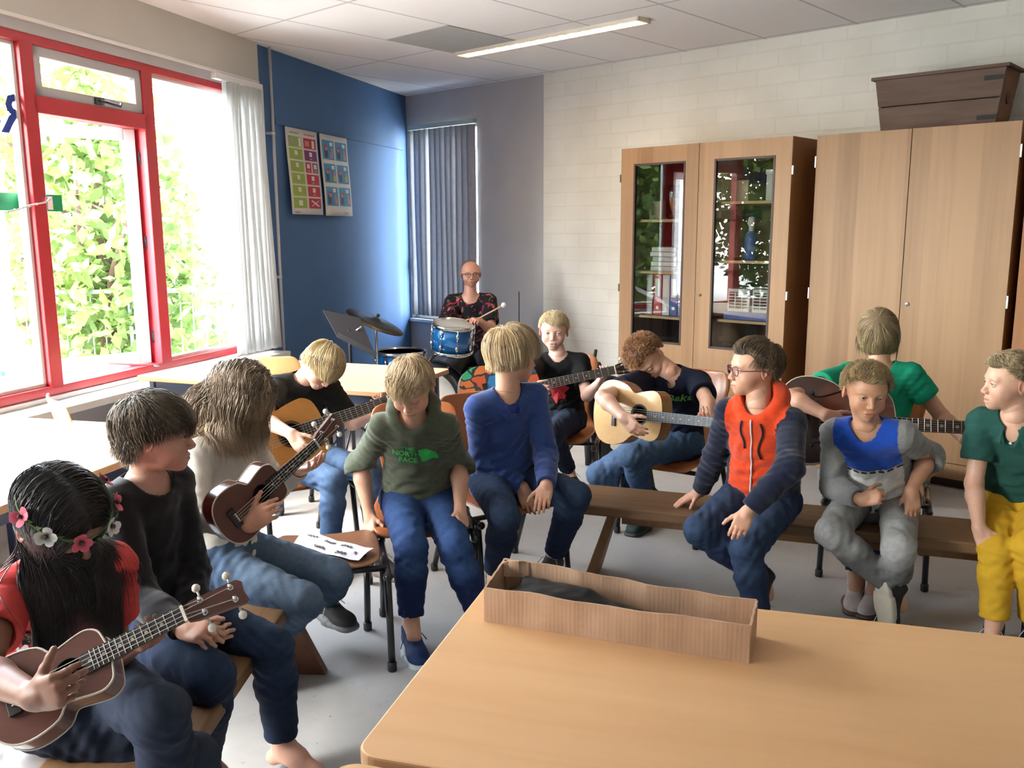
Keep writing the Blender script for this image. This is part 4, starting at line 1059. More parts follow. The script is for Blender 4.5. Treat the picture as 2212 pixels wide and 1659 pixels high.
for x0, x1 in ((-4.575, -3.795), (-7.11, -6.2)):                       # small top lights
    m = MB(); z0, z1 = 2.160, 2.400
    for q in ((x0, x1, z0, z0+.050), (x0, x1, z1-.050, z1), (x0, x0+.05, z0, z1), (x1-.05, x1, z0, z1)): m.bx(q[0], q[1], .01, .06, q[2], q[3])
    sa = m.build('top_sash', grey_sash, wf, bevel=.003); pane(x0+.05, x1-.05, z0+.05, z1-.05, .035)
    m = MB(); m.tube([(x0+.42, -.012, z0+.028), (x0+.44, -.03, z0+.022), (x0+.55, -.03, z0+.012), (x0+.58, -.01, z0+.03)], .008, 8); m.bx(x0+.40, x0+.46, -.004, .01, z0+.01, z0+.045); m.build('window_stay', MATS['dark_metal'] if 'dark_metal' in MATS else pbr('dark_metal', (.06, .06, .065), .4, metal=.8, var=.1), sa, smooth=True)
def casement(x0, x1, z0, z1, ang):
    """outward-opening sash hung on its right edge"""
    hx, hy = x1, .10; c, s = math.cos(ang), math.sin(ang)
    T = lambda u, v: (hx-u*c+v*s, hy+u*s+v*c)
    wd = x1-x0; m = MB()
    def bar(u0, u1, a, b): 
        p = [T(u0, -.05), T(u1, -.05), T(u1, 0), T(u0, 0)]; m.prism(p[::-1] if False else p, (0, 0, 0), (1, 0, 0), (0, 1, 0), (0, 0, 1), a, b)
    bar(0, .065, z0, z1); bar(wd-.065, wd, z0, z1); bar(.065, wd-.065, z0, z0+.07); bar(.065, wd-.065, z1-.065, z1)
    o = m.build('casement_sash', pbr('sash_white', (.66, .62, .64), .4, var=.03), wf, bevel=.003)
    m = MB(); m.prism([T(.065, -.028), T(wd-.065, -.028), T(wd-.065, -.022), T(.065, -.022)], (0, 0, 0), (1, 0, 0), (0, 1, 0), (0, 0, 1), z0+.07, z1-.065); m.build('window_pane', pane_glass, wf)
    for z in (z0+.12, (z0+z1)/2, z1-.2): mm = MB(); mm.lathe([(.010, 0), (.010, .07)], (hx+.004, hy-.045, z), (0, 0, 1), 10); mm.build('hinge', MATS['dark_metal'], wf, smooth=True)
    m = MB(); p = T(.25, -.055); m.tube([(hx-.05, -.01, z0-.012), (hx-.12, .03, z0+.004), (p[0], p[1], z0+.02), T(.33, -.04)+(z0+.03,)], .009, 8); m.build('window_stay', MATS['metal_light'], wf, smooth=True)
casement(-4.575, -3.795, .712, 2.075, R(30)); casement(-7.11, -6.2, .712, 2.075, R(2))
# reflection of an exit sign, modelled as a panel behind the mullion; clip string
sg = empty('sign_reflection', tuple(fr_w((-4.68, .104, 1.60))), RZW, label='panel standing for the reflection of a green emergency sign, behind the red window post', cat='sign')
m = MB(); m.bx(-.32, .316, 0, .006, 0, .085); m.build('reflection_panel', pbr('reflection_green', (.0, .30, .12), .5, var=.02), sg)
m = MB()
m.add([(-.20, -.001, .03), (-.13, -.001, .03), (-.13, -.001, .014), (-.09, -.001, .042), (-.13, -.001, .07), (-.13, -.001, .054), (-.20, -.001, .054)], [(0, 1, 2, 3, 4, 5, 6)])
m.add([(.215, -.001, .008), (.25, -.001, .008), (.25, -.001, .077), (.215, -.001, .077)], [(0, 1, 2, 3)]); m.build('reflection_symbol', pbr('reflection_white', (.85, .85, .85), .5, var=0), sg)
m = MB(); m.tube([fr_w((-4.86, -.012, 1.585)), fr_w((-4.78, -.014, 1.60)), fr_w((-4.70, -.02, 1.625)), fr_w((-4.60, -.014, 1.64)), fr_w((-4.56, -.012, 1.665))], .0035, 6)
for k in range(7): m.ball(fr_w((-4.84+.045*k, -.018, 1.59+.01*k)), (.008, .006, .006), 8)
tag(m.build('clip_string', pbr('string', (.55, .55, .55), .4, var=.2), smooth=True), 'short string with clips tied round the red window post', 'string')
# white slat curtain at the right end of the window
vc = empty('window_blind', A0g, RZW, label='white vertical blind pushed together at the right end of the window', cat='blind')
cloth_w = pbr('blind_white', (.80, .81, .82), .8, var=.04, scale=20); translucent(cloth_w, (.88, .90, .90), .55)
m = MB(); m.bx(-3.20, -2.665, -.085, -.045, 2.445, 2.485); m.build('head_rail', white_paint, vc, bevel=.003)
for k in range(13):
    x = -3.10+k*.034; a = R([25, 70, 78, 80, 60, 84, 74, 86, 70, 82, 76, 84, 60][k]); wd = .062 if k else .075; c, s = math.cos(a)*wd, math.sin(a)*wd; vs = []
    for i, z in enumerate(np.linspace(.668, 2.44, 12)):
        f = 1-i/11; bow = (.055*f*f+.008*math.sin(i*.7+k))*(k/12.)
        for t in (-1, -.4, .3, 1): vs.append((x+c*t+bow, -.075+s*t*.8-.02*f*(k/12), z))
    m = MB(); m.add(vs, [(i*4+j, i*4+j+1, (i+1)*4+j+1, (i+1)*4+j) for i in range(11) for j in range(3)]); o = m.build('slat', cloth_w, vc, smooth=True); md = o.modifiers.new('s', 'SOLIDIFY'); md.thickness = .0012
# pipe in the corner of the blue wall
m = MB(); m.tube([(-2.478, -.035, 0.02), (-2.478, -.035, HC-.002)], .0105, 12)
pi = lbuild(m, 'heating_pipe', pbr('pipe_paint', (.50, .49, .48), .4, var=.04), RZW, smooth=True); tag(pi, 'thin white vertical pipe running down the blue wall', 'pipe')
for z in (1.15, 2.17): m = MB(); m.bx(-2.52, -2.47, -.045, 0, z, z+.018); m.build('pipe_clip', MATS['pipe_paint'], pi)
# posters
def poster(x0, z1, w, h, cells, label, name, seed, sw):
    rr = random.Random(seed); e = empty(name, tuple(fr_w((x0, -.012, z1-h))), RZW, label=label, cat='poster', group=None)
    N = 14
    def surf(u, v): return (u*w, -.012-.020*math.sin(v*2.6+.3)*(1-v)-sw*(1-v)**2*.5, v*h)
    m = MB(); vs = [surf(i/4, j/N) for j in range(N+1) for i in range(5)]; m.add(vs, [(j*5+i, j*5+i+1, (j+1)*5+i+1, (j+1)*5+i) for j in range(N) for i in range(4)])
    o = m.build('sheet', pbr('poster_paper', (.55, .53, .50), .6, var=.03) if 'poster_paper' not in MATS else MATS['poster_paper'], e, smooth=True); md = o.modifiers.new('s', 'SOLIDIFY'); md.thickness = .0006
    def patch(u0, u1, v0, v1, mat, off=.0012, pn='picture'):
        m = MB(); n = 4; vs = []
        for j in range(n+1):
            for i in (0, 1):
                p = surf(u0+(u1-u0)*i, v0+(v1-v0)*j/n); vs.append((p[0], p[1]-off, p[2]))
        m.add(vs, [(j*2, j*2+1, (j+1)*2+1, (j+1)*2) for j in range(n)]); return m.build(pn, mat, e)
    cells(patch, rr, e, surf); return e
for n_, c_n in dict(p_green=(.25, .36, .045), p_red=(.42, .02, .035), p_purple=(.15, .02, .12), p_mauve=(.22, .08, .14), p_blue=(.03, .22, .42), p_pink=(.45, .2, .18), p_dark=(.03, .04, .07), p_yellow=(.4, .38, .05), p_text=(.30, .29, .28), p_white=(.6, .6, .58)).items(): pbr(n_, c_n, .6, var=.05)
def cells_a(patch, rr, e, surf):
    for r in range(6):
        v1 = .905-r*.142; v0 = v1-.122
        patch(.07, .48, v0, v1, MATS['p_green'], pn='panel')
        if r == 2: patch(.54, .72, v0, v1, MATS['p_red'], pn='panel'); patch(.76, .94, v0, v1, MATS['p_mauve'], pn='panel')
        else: patch(.54, .94, v0, v1, MATS['p_purple' if r == 1 else 'p_red'], pn='panel')
        if 0 < r < 5:
            for u in ((.28, .74) if r != 2 else (.28, .63, .85)): patch(u-.045, u+.045, v0+.05, v1-.02, MATS['p_white'], .002, 'symbol'); patch(u-.04, u+.04, v0+.015, v0+.03, MATS['p_text'], .002, 'caption')
        if r == 0: patch(.10, .26, v0+.03, v1-.03, MATS['p_text'], .002, 'caption'); patch(.38, .46, v0+.01, v1-.01, MATS['p_white'], .002, 'symbol'); patch(.58, .72, v0+.03, v1-.03, MATS['p_pink'], .002, 'caption'); patch(.80, .88, v0+.01, v1-.02, MATS['p_white'], .002, 'symbol')
        if r == 5:
            for a_ in (-1, 1):
                pp = [surf(.74-.12*a_, v0+.02), surf(.76-.12*a_, v0+.035), surf(.76+.12*a_, v1-.02), surf(.74+.12*a_, v1-.035)]; mm = MB(); mm.add([(p[0], p[1]-.0025, p[2]) for p in pp], [(0, 1, 2, 3)]); mm.build('cross', MATS['p_white'], e)
            patch(.22, .34, v0+.03, v1-.03, MATS['p_white'], .002, 'symbol')
    patch(.12, .42, .935, .955, MATS['p_text'], pn='caption'); patch(.56, .92, .935, .955, MATS['p_pink'], pn='caption'); patch(.08, .25, .015, .035, MATS['p_text'], pn='caption')
def cells_b(patch, rr, e, surf):
    for r in range(3):
        for c in range(2):
            u0 = .06+c*.47; v1 = .93-r*.285; v0 = v1-.235; patch(u0, u0+.42, v0, v1, MATS['p_blue'], pn='panel')
            for k, (cn, du, dv, wu, wv) in enumerate([('p_dark', .05, .02, .12, .12), ('p_pink', .08, .11, .08, .05), ('p_red', .07, .15, .12, .025), ('p_yellow' if r == 1 else 'p_pink', .28, .02, .10, .07), ('p_white', .25, .17, .10, .045), ('p_pink', .30, .09, .07, .05)]):
                du += rr.uniform(-.02, .02); patch(u0+du, u0+du+wu, v0+dv, v0+dv+wv, MATS[cn], .002+.0004*k, 'figure')
    patch(.68, .84, .03, .045, MATS['p_text'], pn='caption')
poster(-2.30, 2.25, .47, .635, cells_a, 'wall chart of green, red and purple squares, left of the two posters', 'poster', 1, .05)
poster(-1.785, 2.25, .465, .64, cells_b, 'wall chart with six blue cartoon panels, right of the two posters', 'poster', 2, .05)
# --- other walls
m = MB(); m.bx(bx_, bx_+.2, by_-.2, .25, 0, HC); structure(lbuild(m, 'wall_right', MATS['white_brick'], RZU))
x0b = -by_*kx
m = MB(); m.bx(x0b-.3, bx_+.2, by_-.2, by_, 0, HC); structure(lbuild(m, 'wall_front', wall_grey, RZU))
V2, F2 = text2d('Ruimte', .26, 0, .006)
m = MB(); m.add([(-4.98-x*.0-x, .042, 2.05+y) for x, y in V2], F2); lt = lbuild(m, 'window_lettering', pbr('letter_blue', (.01, .05, .32), .5, var=.02), RZW); tag(lt, 'blue lettering on the left window pane, mirrored in the cupboard glass', 'lettering')
# --- ceiling lamps
lamp_e = emis('lamp_tube', (1.0, .72, .40), 9); lamp_h = pbr('lamp_white', (.75, .7, .6), .35, var=.02)
ref = pbr('lamp_reflector', (.85, .80, .70), .2, metal=.6, var=.02)
lp = None
for i, (x0, x1, y0, y1) in enumerate([(1.905, 3.525, -1.165, -1.035)]):
    e = empty('ceiling_light', tuple(fr_u((x0, y0, HC))), RZU, label='long recessed louvred strip light glowing warm in the ceiling', cat='ceiling light')
    w_, d_ = x1-x0, y1-y0
    m = MB(); m.bx(0, w_, 0, .012, -.022, 0); m.bx(0, w_, d_-.012, d_, -.022, 0); m.bx(0, .012, 0, d_, -.022, 0); m.bx(w_-.012, w_, 0, d_, -.022, 0); m.build('housing', lamp_h, e)
    m = MB(); m.bx(.012, w_-.012, .012, d_-.012, -.003, -.001); m.build('reflector', lamp_e, e)
    for k in range(17):
        x = .03+k*(w_-.06)/16; mm = MB(); mm.prism([(x-.010, 0), (x+.010, 0), (x+.0015, -.020), (x-.0015, -.020)][::-1], (0, .012, 0), (1, 0, 0), (0, 0, 1), (0, 1, 0), 0, d_-.024); mm.build('louvre', ref, e)
m = MB(); m.bx(.005, .625, 0, .62, -.004, 0); dk = lbuild(m, 'trim_5', pbr('tile_grey', (.36, .37, .37), .9, var=.03), RZU, loc=tuple(fr_u((1.89, -1.80, HC)))); structure(dk)
# ------------------------------------------------------------------ furniture
def rrect(w, d, r, n=5):
    out = []
    for cx, cy, a0 in ((w/2-r, -d/2+r, -90), (w/2-r, d/2-r, 0), (-w/2+r, d/2-r, 90), (-w/2+r, -d/2+r, 180)):
        for i in range(n+1): a = R(a0+90*i/n); out.append((cx+r*math.cos(a), cy+r*math.sin(a)))
    return out
tabletop_m = wood('table_beech', (.60, .335, .155), (.69, .415, .21), axis='x', rough=.38, scale=3.2, stretch=10, bump=.006, spec=.35)
tabletop_far = wood('table_beech_pale', (.50, .33, .19), (.62, .43, .27), axis='x', rough=.34, scale=3.5, stretch=14, bump=.006, spec=.5)
edge_m = pbr('table_edge', (.42, .22, .10), .5, var=.1, scale=30)
blue_metal = pbr('blue_frame', (.010, .022, .060), .4, var=.1, coat=.2)
grey_metal = pbr('grey_frame', (.06, .07, .09), .4, var=.1)
def table(name, corner, ex, ey, L, D, z, label, top, legm, r=.035, th=.026, group=None):
    """corner + ex*L + ey*D rectangle at height z"""
    ex = unit(ex); ey = unit(ey-ex*np.dot(ex, ey)) if True else ey; c = vec(corner)*[1, 1, 0]+ex*L/2+ey*D/2; rz = math.atan2(ex[1], ex[0]); sg = 1 if np.cross(ex, ey)[2] > 0 else -1
    e = empty(name, tuple(c), rz, label=label, cat='table', group=group)
    m = MB(); m.prism(rrect(L, D, r), (0, 0, 0), (1, 0, 0), (0, 1, 0), (0, 0, 1), z-th, z, 1, 0, 1); m.build('tabletop', [top, edge_m], e, bevel=.004)
    i = .07; m = MB()
    for a, b in (((-L/2+i, -D/2+i), (L/2-i, -D/2+i)), ((L/2-i, -D/2+i), (L/2-i, D/2-i)), ((L/2-i, D/2-i), (-L/2+i, D/2-i)), ((-L/2+i, D/2-i), (-L/2+i, -D/2+i))):
        dx, dy = unit((b[0]-a[0], b[1]-a[1])); n = (-dy*.014, dx*.014); m.prism([(a[0]-n[0], a[1]-n[1]), (b[0]-n[0], b[1]-n[1]), (b[0]+n[0], b[1]+n[1]), (a[0]+n[0], a[1]+n[1])], (0, 0, 0), (1, 0, 0), (0, 1, 0), (0, 0, 1), z-th-.055, z-th)
    m.build('frame', legm, e, bevel=.002)
    for sx in (-1, 1):
        for sy in (-1, 1):
            m = MB(); m.prism(rrect(.042, .042, .008, 2), (sx*(L/2-i), sy*(D/2-i), 0), (1, 0, 0), (0, 1, 0), (0, 0, 1), .012, z-th); lg = m.build('leg', legm, e)
            m = MB(); m.lathe([(.022, 0), (.024, .004), (.020, .014)], (sx*(L/2-i), sy*(D/2-i), 0), n=12); m.build('foot_cap', MATS['black_rubber'], lg, smooth=True)
    return e
pbr('black_rubber', (.012, .012, .013), .6, var=.05)
TZ = .72
nA, nB = Zp(1059, 1251, TZ), Zp(761, 1626, TZ); nex = unit(Zp(2212, 1375, TZ)-Zp(1627, 1312, TZ)); 
ney = unit(nB-nA); 
# the table is a true rectangle: take the mean of both edge directions
ney = unit(ney+vec((nex[1], -nex[0], 0))*1.0); nex = unit(vec((-ney[1], ney[0], 0)))
table('table', nA, nex, ney, 1.80, .70, TZ, 'large beech table nearest us, carrying the cardboard box', tabletop_m, grey_metal)
table('table', nA+ney*.712-nex*.012, nex, ney, 1.80, .70, TZ-.004, 'second beech table, only its corner seen at the bottom edge', tabletop_m, grey_metal)
f1, f2 = Zp(290, 812, TZ), Zp(840, 848, TZ); fex = unit(f2-f1); fe2 = unit(Zp(974, 796, TZ)-Zp(938, 811, TZ)); fey = unit(fe2-fex*np.dot(fe2, fex)*.9); fey = unit(vec((-fex[1], fex[0], 0)))
cR = Zp(974, 796, TZ); LF = float(np.dot(cR-f1, fex)); DF = float(np.dot(cR-f1, fey))
table('table', f1, fex, fey, LF*.5-.003, DF, TZ, 'pale table with a blue frame standing under the window', tabletop_far, blue_metal)
table('table', f1+fex*(LF*.5+.003), fex, fey, LF*.5-.003, DF, TZ, 'pale table with a blue frame in front of the music stand', tabletop_far, blue_metal)
l1, l2 = Zp(25, 900, TZ), Zp(235, 912, TZ); lex = unit(l2-l1); ley = vec((lex[1], -lex[0], 0))
table('table', l1-lex*.05, lex, ley, 1.0, 1.28, TZ, 'sunlit pale table by the window behind the two at the left', tabletop_far, blue_metal)
# benches
bench_m = wood('bench_wood', (.12, .062, .028), (.25, .14, .065), axis='x', rough=.5, scale=6, stretch=9, bump=.05, knots=2)
bench_l = wood('bench_leg', (.20, .105, .05), (.33, .18, .085), axis='z', rough=.55, scale=6, stretch=8, bump=.03)
bench_d = wood('bench_leg_dark', (.085, .035, .022), (.15, .065, .038), axis='z', rough=.55, scale=6, stretch=8, bump=.03)
def bench(c, ex, L, Wd, z, th, label, legs, lm, lw=.22, splay=.06):
    ex = unit(ex); e = empty('bench', (c[0], c[1], 0), math.atan2(ex[1], ex[0]), label=label, cat='bench')
    m = MB(); pl = [(-L/2, -Wd/2+.05), (-L/2+.05, -Wd/2), (L/2-.05, -Wd/2), (L/2, -Wd/2+.05), (L/2, Wd/2-.05), (L/2-.05, Wd/2), (-L/2+.05, Wd/2), (-L/2, Wd/2-.05)]
    m.prism(pl, (0, 0, 0), (1, 0, 0), (0, 1, 0), (0, 0, 1), z-th, z); m.build('seat_plank', bench_m, e, bevel=.008, seg=3)
    for x, sgn in legs:
        m = MB(); b0, b1 = lw/2+.05, lw/2-.03; x0, x1 = x+sgn*splay, x
        v = [(x0-.02, -b0, 0), (x0+.02, -b0, 0), (x0+.02, b0, 0), (x0-.02, b0, 0), (x1-.02, -b1, z-th), (x1+.02, -b1, z-th), (x1+.02, b1, z-th), (x1-.02, b1, z-th)]
        m.add(v, [(0, 3, 2, 1), (4, 5, 6, 7), (0, 1, 5, 4), (1, 2, 6, 5), (2, 3, 7, 6), (3, 0, 4, 7)]); m.build('leg_board', lm, e, bevel=.004)
    m = MB(); xs_ = sorted(x for x, _ in legs); m.bx(xs_[0]+.03, xs_[-1]-.03, -.015, .015, z-th-.07, z-th-.0); m.build('stretcher', lm, e, bevel=.003)
    return e
bl = vec((.262, 3.70, 0)); bdir = unit((.945, -.325, 0)); bc = bl+bdir*1.12
bench(bc, bdir, 2.30, .30, .37, .045, 'long wooden bench with three people sitting on it', [(-.93, -1), (.93, 1)], bench_l, lw=.10, splay=.10)
b2 = vec((-.85, 2.22, 0)); bench(b2, unit((.04, 1, 0)), 1.22, .30, .37, .045, 'dark-legged wooden bench at the left with three people on it', [(-.45, -1), (.47, 1)], bench_d, lw=.27, splay=.14)
# chairs
shell_o = wood('shell_orange', (.26, .075, .022), (.40, .135, .045), axis='z', rough=.32, scale=6, stretch=12, coat=.3, bump=.01)
shell_p = wood('shell_pale', (.50, .28, .13), (.62, .38, .2), axis='z', rough=.3, scale=6, stretch=12, coat=.3, bump=.01)
tube_k = pbr('chair_tube', (.010, .011, .013), .3, var=.1, coat=.3)
def chair(loc, rz, label, mat, z=.38, group=None, back=True, kind='school_chair', cat='chair'):
    """one-piece plywood shell on a black tube frame; faces local -y"""
    e = empty(kind, (loc[0], loc[1], 0), rz, label=label, cat=cat, group=group)
    prof = [(-.205, z-.030, .150), (-.190, z-.008, .176), (-.15, z+.002, .188), (-.05, z-.004, .192), (.06, z-.010, .188), (.13, z-.004, .176), (.172, z+.022, .160), (.192, z+.070, .140), (.205, z+.14, .135), (.222, z+.21, .155), (.240, z+.28, .178), (.256, z+.34, .186), (.266, z+.385, .176), (.272, z+.405, .145)]
    if not back: prof = [(y, z-.004 if i in (0,) else z, hw) for i, (y, zz, hw) in enumerate(prof[:6])]+[(.165, z-.006, .15)]
    nx = 9; vs = []
    for k, (y, zz, hw) in enumerate(prof):
        for i in range(nx):
            t = -1+2*i/(nx-1); up = k > 6; vs.append((hw*t, y-(.030*t*t if up else 0)-(0), zz+(.010*t*t if not up else 0)))
    m = MB(); m.add(vs, [(k*nx+i, k*nx+i+1, (k+1)*nx+i+1, (k+1)*nx+i) for k in range(len(prof)-1) for i in range(nx-1)])
    o = m.build('seat_shell', mat, e, smooth=True); md = o.modifiers.new('s', 'SOLIDIFY'); md.thickness = .010; md.offset = 0; md = o.modifiers.new('u', 'SUBSURF'); md.levels = 1; md.render_levels = 1
    for s in (-1, 1):
        x = s*.205
        for sy, (ya, yb) in ((-1, (-.175, -.215)), (1, (.10, .235))):
            m = MB(); m.tube([(x*1.02, yb, .015), (x, ya, z-.045)], .0125, 10); lg = m.build('leg', tube_k, e, smooth=True)
            m = MB(); m.lathe([(.013, 0), (.016, .003), (.016, .030), (.0135, .033)], (x*1.02, yb, 0), n=12); m.build('foot_cap', MATS['black_rubber'], lg, smooth=True)
        m = MB(); m.tube([(x, -.20, z-.045), (x, .16, z-.045)], .0135, 10); m.ball((x, -.20, z-.045), .0165, 12); m.ball((x, .16, z-.045), .0165, 12); m.build('side_rail', tube_k, e, smooth=True)
    for y in (-.14, .12): m = MB(); m.tube([(-.205, y, z-.035), (.205, y, z-.035)], .0115, 8); m.build('cross_bar', tube_k, e, smooth=True)
    return e
def facing(a, x, y): return R(a)-math.atan2(x, y)
def chair_at(x, y, a, label, mat=None, back=.02, **k):
    rz = facing(a, x, y); d = vec((math.sin(rz), -math.cos(rz), 0)); p = vec((x, y, 0))-d*back+d*.0
    return chair(p, rz, label, mat or shell_o, **k)
# --- cupboards
def cab_doorglass(): pass
cab1y = -.618; cab2y = -.514
c1 = empty('glass_cupboard', tuple(fr_u((3.022, cab1y, 0))), RZU, label='beech cupboard with two tall glass door windows', cat='cupboard')
Wc, Dc, Hc = 1.275, .55, 2.05; t_ = .019
m = MB(); m.bx(0, t_, .02, Dc, 0, Hc); m.bx(Wc-t_, Wc, .02, Dc, 0, Hc); m.build('side_panel', ply_edge, c1, bevel=.001)
m = MB(); m.bx(t_, Wc-t_, .02, Dc, Hc-t_, Hc); m.bx(t_, Wc-t_, .02, Dc, .08, .10); m.bx(t_, Wc-t_, .04, .06, 0, .08); m.build('top_panel', ply_edge, c1)
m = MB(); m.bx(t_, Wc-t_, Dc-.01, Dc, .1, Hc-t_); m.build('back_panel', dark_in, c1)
shelf_m = wood('shelf_beech', (.42, .26, .13), (.55, .36, .19), axis='x', rough=.5, scale=6, stretch=10)
xm = .626
for zz in (.50, .885, 1.20, 1.56): m = MB(); m.bx(t_, xm, .06, Dc-.02, zz-.018, zz); m.build('shelf', shelf_m, c1, bevel=.001)
for zz in (.50, .895, 1.288, 1.67): m = MB(); m.bx(xm+.01, Wc-t_, .06, Dc-.02, zz-.018, zz); m.build('shelf', shelf_m, c1, bevel=.001)
door_glass = glass('door_glass', (.90, .92, .91), .36)
seal = pbr('door_seal', (.045, .018, .012), .5, var=.05)
for x0, x1, g0, g1 in ((.0, xm-.002, .107, .525), (xm+.002, Wc, .742, 1.168)):
    z0, z1 = .10, Hc; ga, gb = .700, 1.942
    m = MB(); m.bx(x0, g0, 0, .02, z0, z1); m.bx(g1, x1, 0, .02, z0, z1); m.bx(g0, g1, 0, .02, z0, ga); m.bx(g0, g1, 0, .02, gb, z1); d = m.build('door', ply, c1)
    m = MB(); b = .014
    for q in ((g0, g0+b, ga, gb), (g1-b, g1, ga, gb), (g0, g1, ga, ga+b), (g0, g1, gb-b, gb)): m.bx(q[0], q[1], -.003, .021, q[2], q[3])
    m.build('glazing_frame', seal, d, bevel=.001)
    m = MB(); m.bx(g0+b, g1-b, .008, .012, ga+b, gb-b); m.build('door_pane', door_glass, d)
    for hz in (.35, 1.05, 1.82):
        hx = x0-.012 if x0 == 0 else x1; mm = MB(); mm.bx(hx-(.0 if x0 else 0), hx+.012, .0, .02, hz, hz+.055); mm.build('hinge', MATS['metal_light'] if x0 else seal, d, bevel=.002)
m = MB(); m.lathe([(0, 0), (.010, 0), (.010, .004), (0, .006)], (.668, 0, 1.055), (0, -1, 0), 14); m.build('lock', MATS['brass'], c1, smooth=True)
c2 = empty('tall_cupboard', tuple(fr_u((4.404, cab2y, 0))), RZU, label='tall beech cupboard with two plain doors and a wooden crate on top', cat='cupboard')
W2, D2 = 1.115, .49
m = MB(); m.bx(0, t_, .02, D2, .06, Hc); m.bx(W2-t_, W2+.001, .02, D2, .06, Hc); m.build('side_panel', ply_edge, c2)
m = MB(); m.bx(t_, W2-t_, .02, D2, Hc-t_, Hc); m.bx(t_, W2-t_, .02, D2, .06, .08); m.bx(t_, W2-t_, D2-.01, D2, .08, Hc-t_); m.build('carcass', ply_edge, c2)
m = MB(); m.bx(0, W2, .004, .02, .06, .15); m.build('plinth', ply, c2)
m = MB(); m.bx(.03, W2-.03, .06, D2-.03, 0, .06); m.build('base', seal, c2)
for x0, x1 in ((0, .556), (.560, W2)):
    m = MB(); m.bx(x0, x1, 0, .02, .155, Hc); d = m.build('door', ply, c2, bevel=.001)
    for hz in (.4, 1.06, 1.86): mm = MB(); hx = -.010 if x0 == 0 else x1; mm.bx(hx, hx+.010, 0, .02, hz, hz+.07); mm.build('hinge', MATS['metal_light'], d, bevel=.002)
m = MB(); m.lathe([(0, 0), (.013, 0), (.013, .004), (.009, .007), (0, .007)], (.598, 0, 1.057), (0, -1, 0), 16); m.lathe([(0, 0), (.0045, 0), (.0045, .002), (0, .002)], (.598, -.007, 1.057), (0, -1, 0), 10); m.build('lock', MATS['metal_light'], c2, smooth=True)
# third cupboard, its orange side seen at the frame edge
c3 = empty('side_cupboard', tuple(fr_u((5.56, -.49, 0))), RZU, label='orange-brown cupboard side at the right edge of the picture', cat='cupboard')
m = MB(); m.bx(0, 1.0, 0, .44, .05, 2.0); m.build('carcass', ply_edge, c3, bevel=.002); m = MB(); m.bx(.03, .97, .05, .43, 0, .05); m.build('base', seal, c3)
for x0, x1 in ((.01, .498), (.502, .99)): m = MB(); m.bx(x0, x1, -.018, 0, .08, 1.98); m.build('door', ply_edge, c3, bevel=.001)
# things in the glass cupboard
def in_c1(p): return fr_u((3.022+p[0], cab1y+p[1], p[2]))
def c1box(name, x, y, z, w, d, h, mat, label, cat, group=None, extra=None):
    e = empty(name, tuple(in_c1((x, y, z))), RZU, label=label, cat=cat, group=group); m = MB(); m.bx(-w/2, w/2, 0, d, 0, h); m.build('body', mat, e, bevel=.003)
    if extra: extra(e)
    return e
for n_, c_n in dict(binder_red=(.45, .05, .06), binder_blue=(.05, .08, .28), binder_white=(.5, .5, .52), binder_lilac=(.25, .25, .42), paper=(.62, .61, .60), teal=(.02, .30, .25), box_blue=(.04, .07, .30), carton=(.40, .30, .20), basket=(.50, .50, .48)).items(): pbr(n_, c_n, .5, var=.06)
def spine(w, h):
    def fn(e):
        m = MB(); m.bx(-w*.32, w*.32, -.0015, 0, h*.45, h*.9); m.build('label', MATS['paper'], e); m = MB(); m.lathe([(.009, 0), (.012, 0), (.012, .002), (.009, .002)], (0, 0, h*.18), (0, -1, 0), 14); m.build('finger_ring', MATS['metal_light'], e)
    return fn
for x, w, mt, la in ((.165, .05, 'binder_white', 'white ring binder at the left end of the shelf, beside the red one'), (.235, .065, 'binder_red', 'red ring binder with a white spine label behind the left glass door'), (.305, .06, 'binder_white', 'white ring binder right of the red one'), (.37, .06, 'binder_blue', 'dark blue ring binder behind the left glass door'), (.435, .06, 'binder_lilac', 'lilac ring binder at the right end of the binder row')): c1box('ring_binder', x, .14, .885, w, .27, .29, MATS[mt], la, 'binder', 'ring binders on the cupboard shelf', spine(w, .29))
for k in range(5): c1box('book', .29+.008*((k*7) % 3-1), .12, 1.20+k*.034, .20+.01*(k % 2), .27, .031, MATS['paper' if k % 2 else 'binder_white'], ['lowest', 'second lowest', 'middle', 'second highest', 'topmost'][k]+' of the white books stacked behind the left glass door', 'book', 'white books in a stack')
jg = empty('jug', tuple(in_c1((.30, .25, 1.56))), RZU, label='clear glass jug with an orange cup inside on the top left shelf', cat='jug')
m = MB(); m.lathe([(.055, 0), (.075, .02), (.085, .18), (.088, .24), (.084, .24), (.080, .18), (.070, .025), (0, .012)], n=24); m.build('body', glass('jug_glass', (.85, .88, .88), .35), jg, smooth=True); m = MB(); m.lathe([(0, .02), (.045, .02), (.06, .15), (.056, .15), (.042, .03)], n=20); m.build('cup', pbr('orange_cup', (.50, .17, .03), .4, var=.05), jg, smooth=True)
c1box('carton', .16, .2, 1.56, .10, .16, .13, MATS['carton'], 'small tan box left on the top shelf behind the left door', 'box'); c1box('carton', .82, .2, 1.67, .13, .2, .14, MATS['carton'], 'tan cardboard box on the top shelf behind the right door', 'box')
c1box('storage_box', 1.09, .18, 1.67, .14, .22, .20, MATS['basket'], 'grey lidded box on the top shelf behind the right door', 'box', None, lambda e: MB().bx(-.075, .075, -.005, .225, .17, .20).build('lid', MATS['paper'], e, bevel=.003))
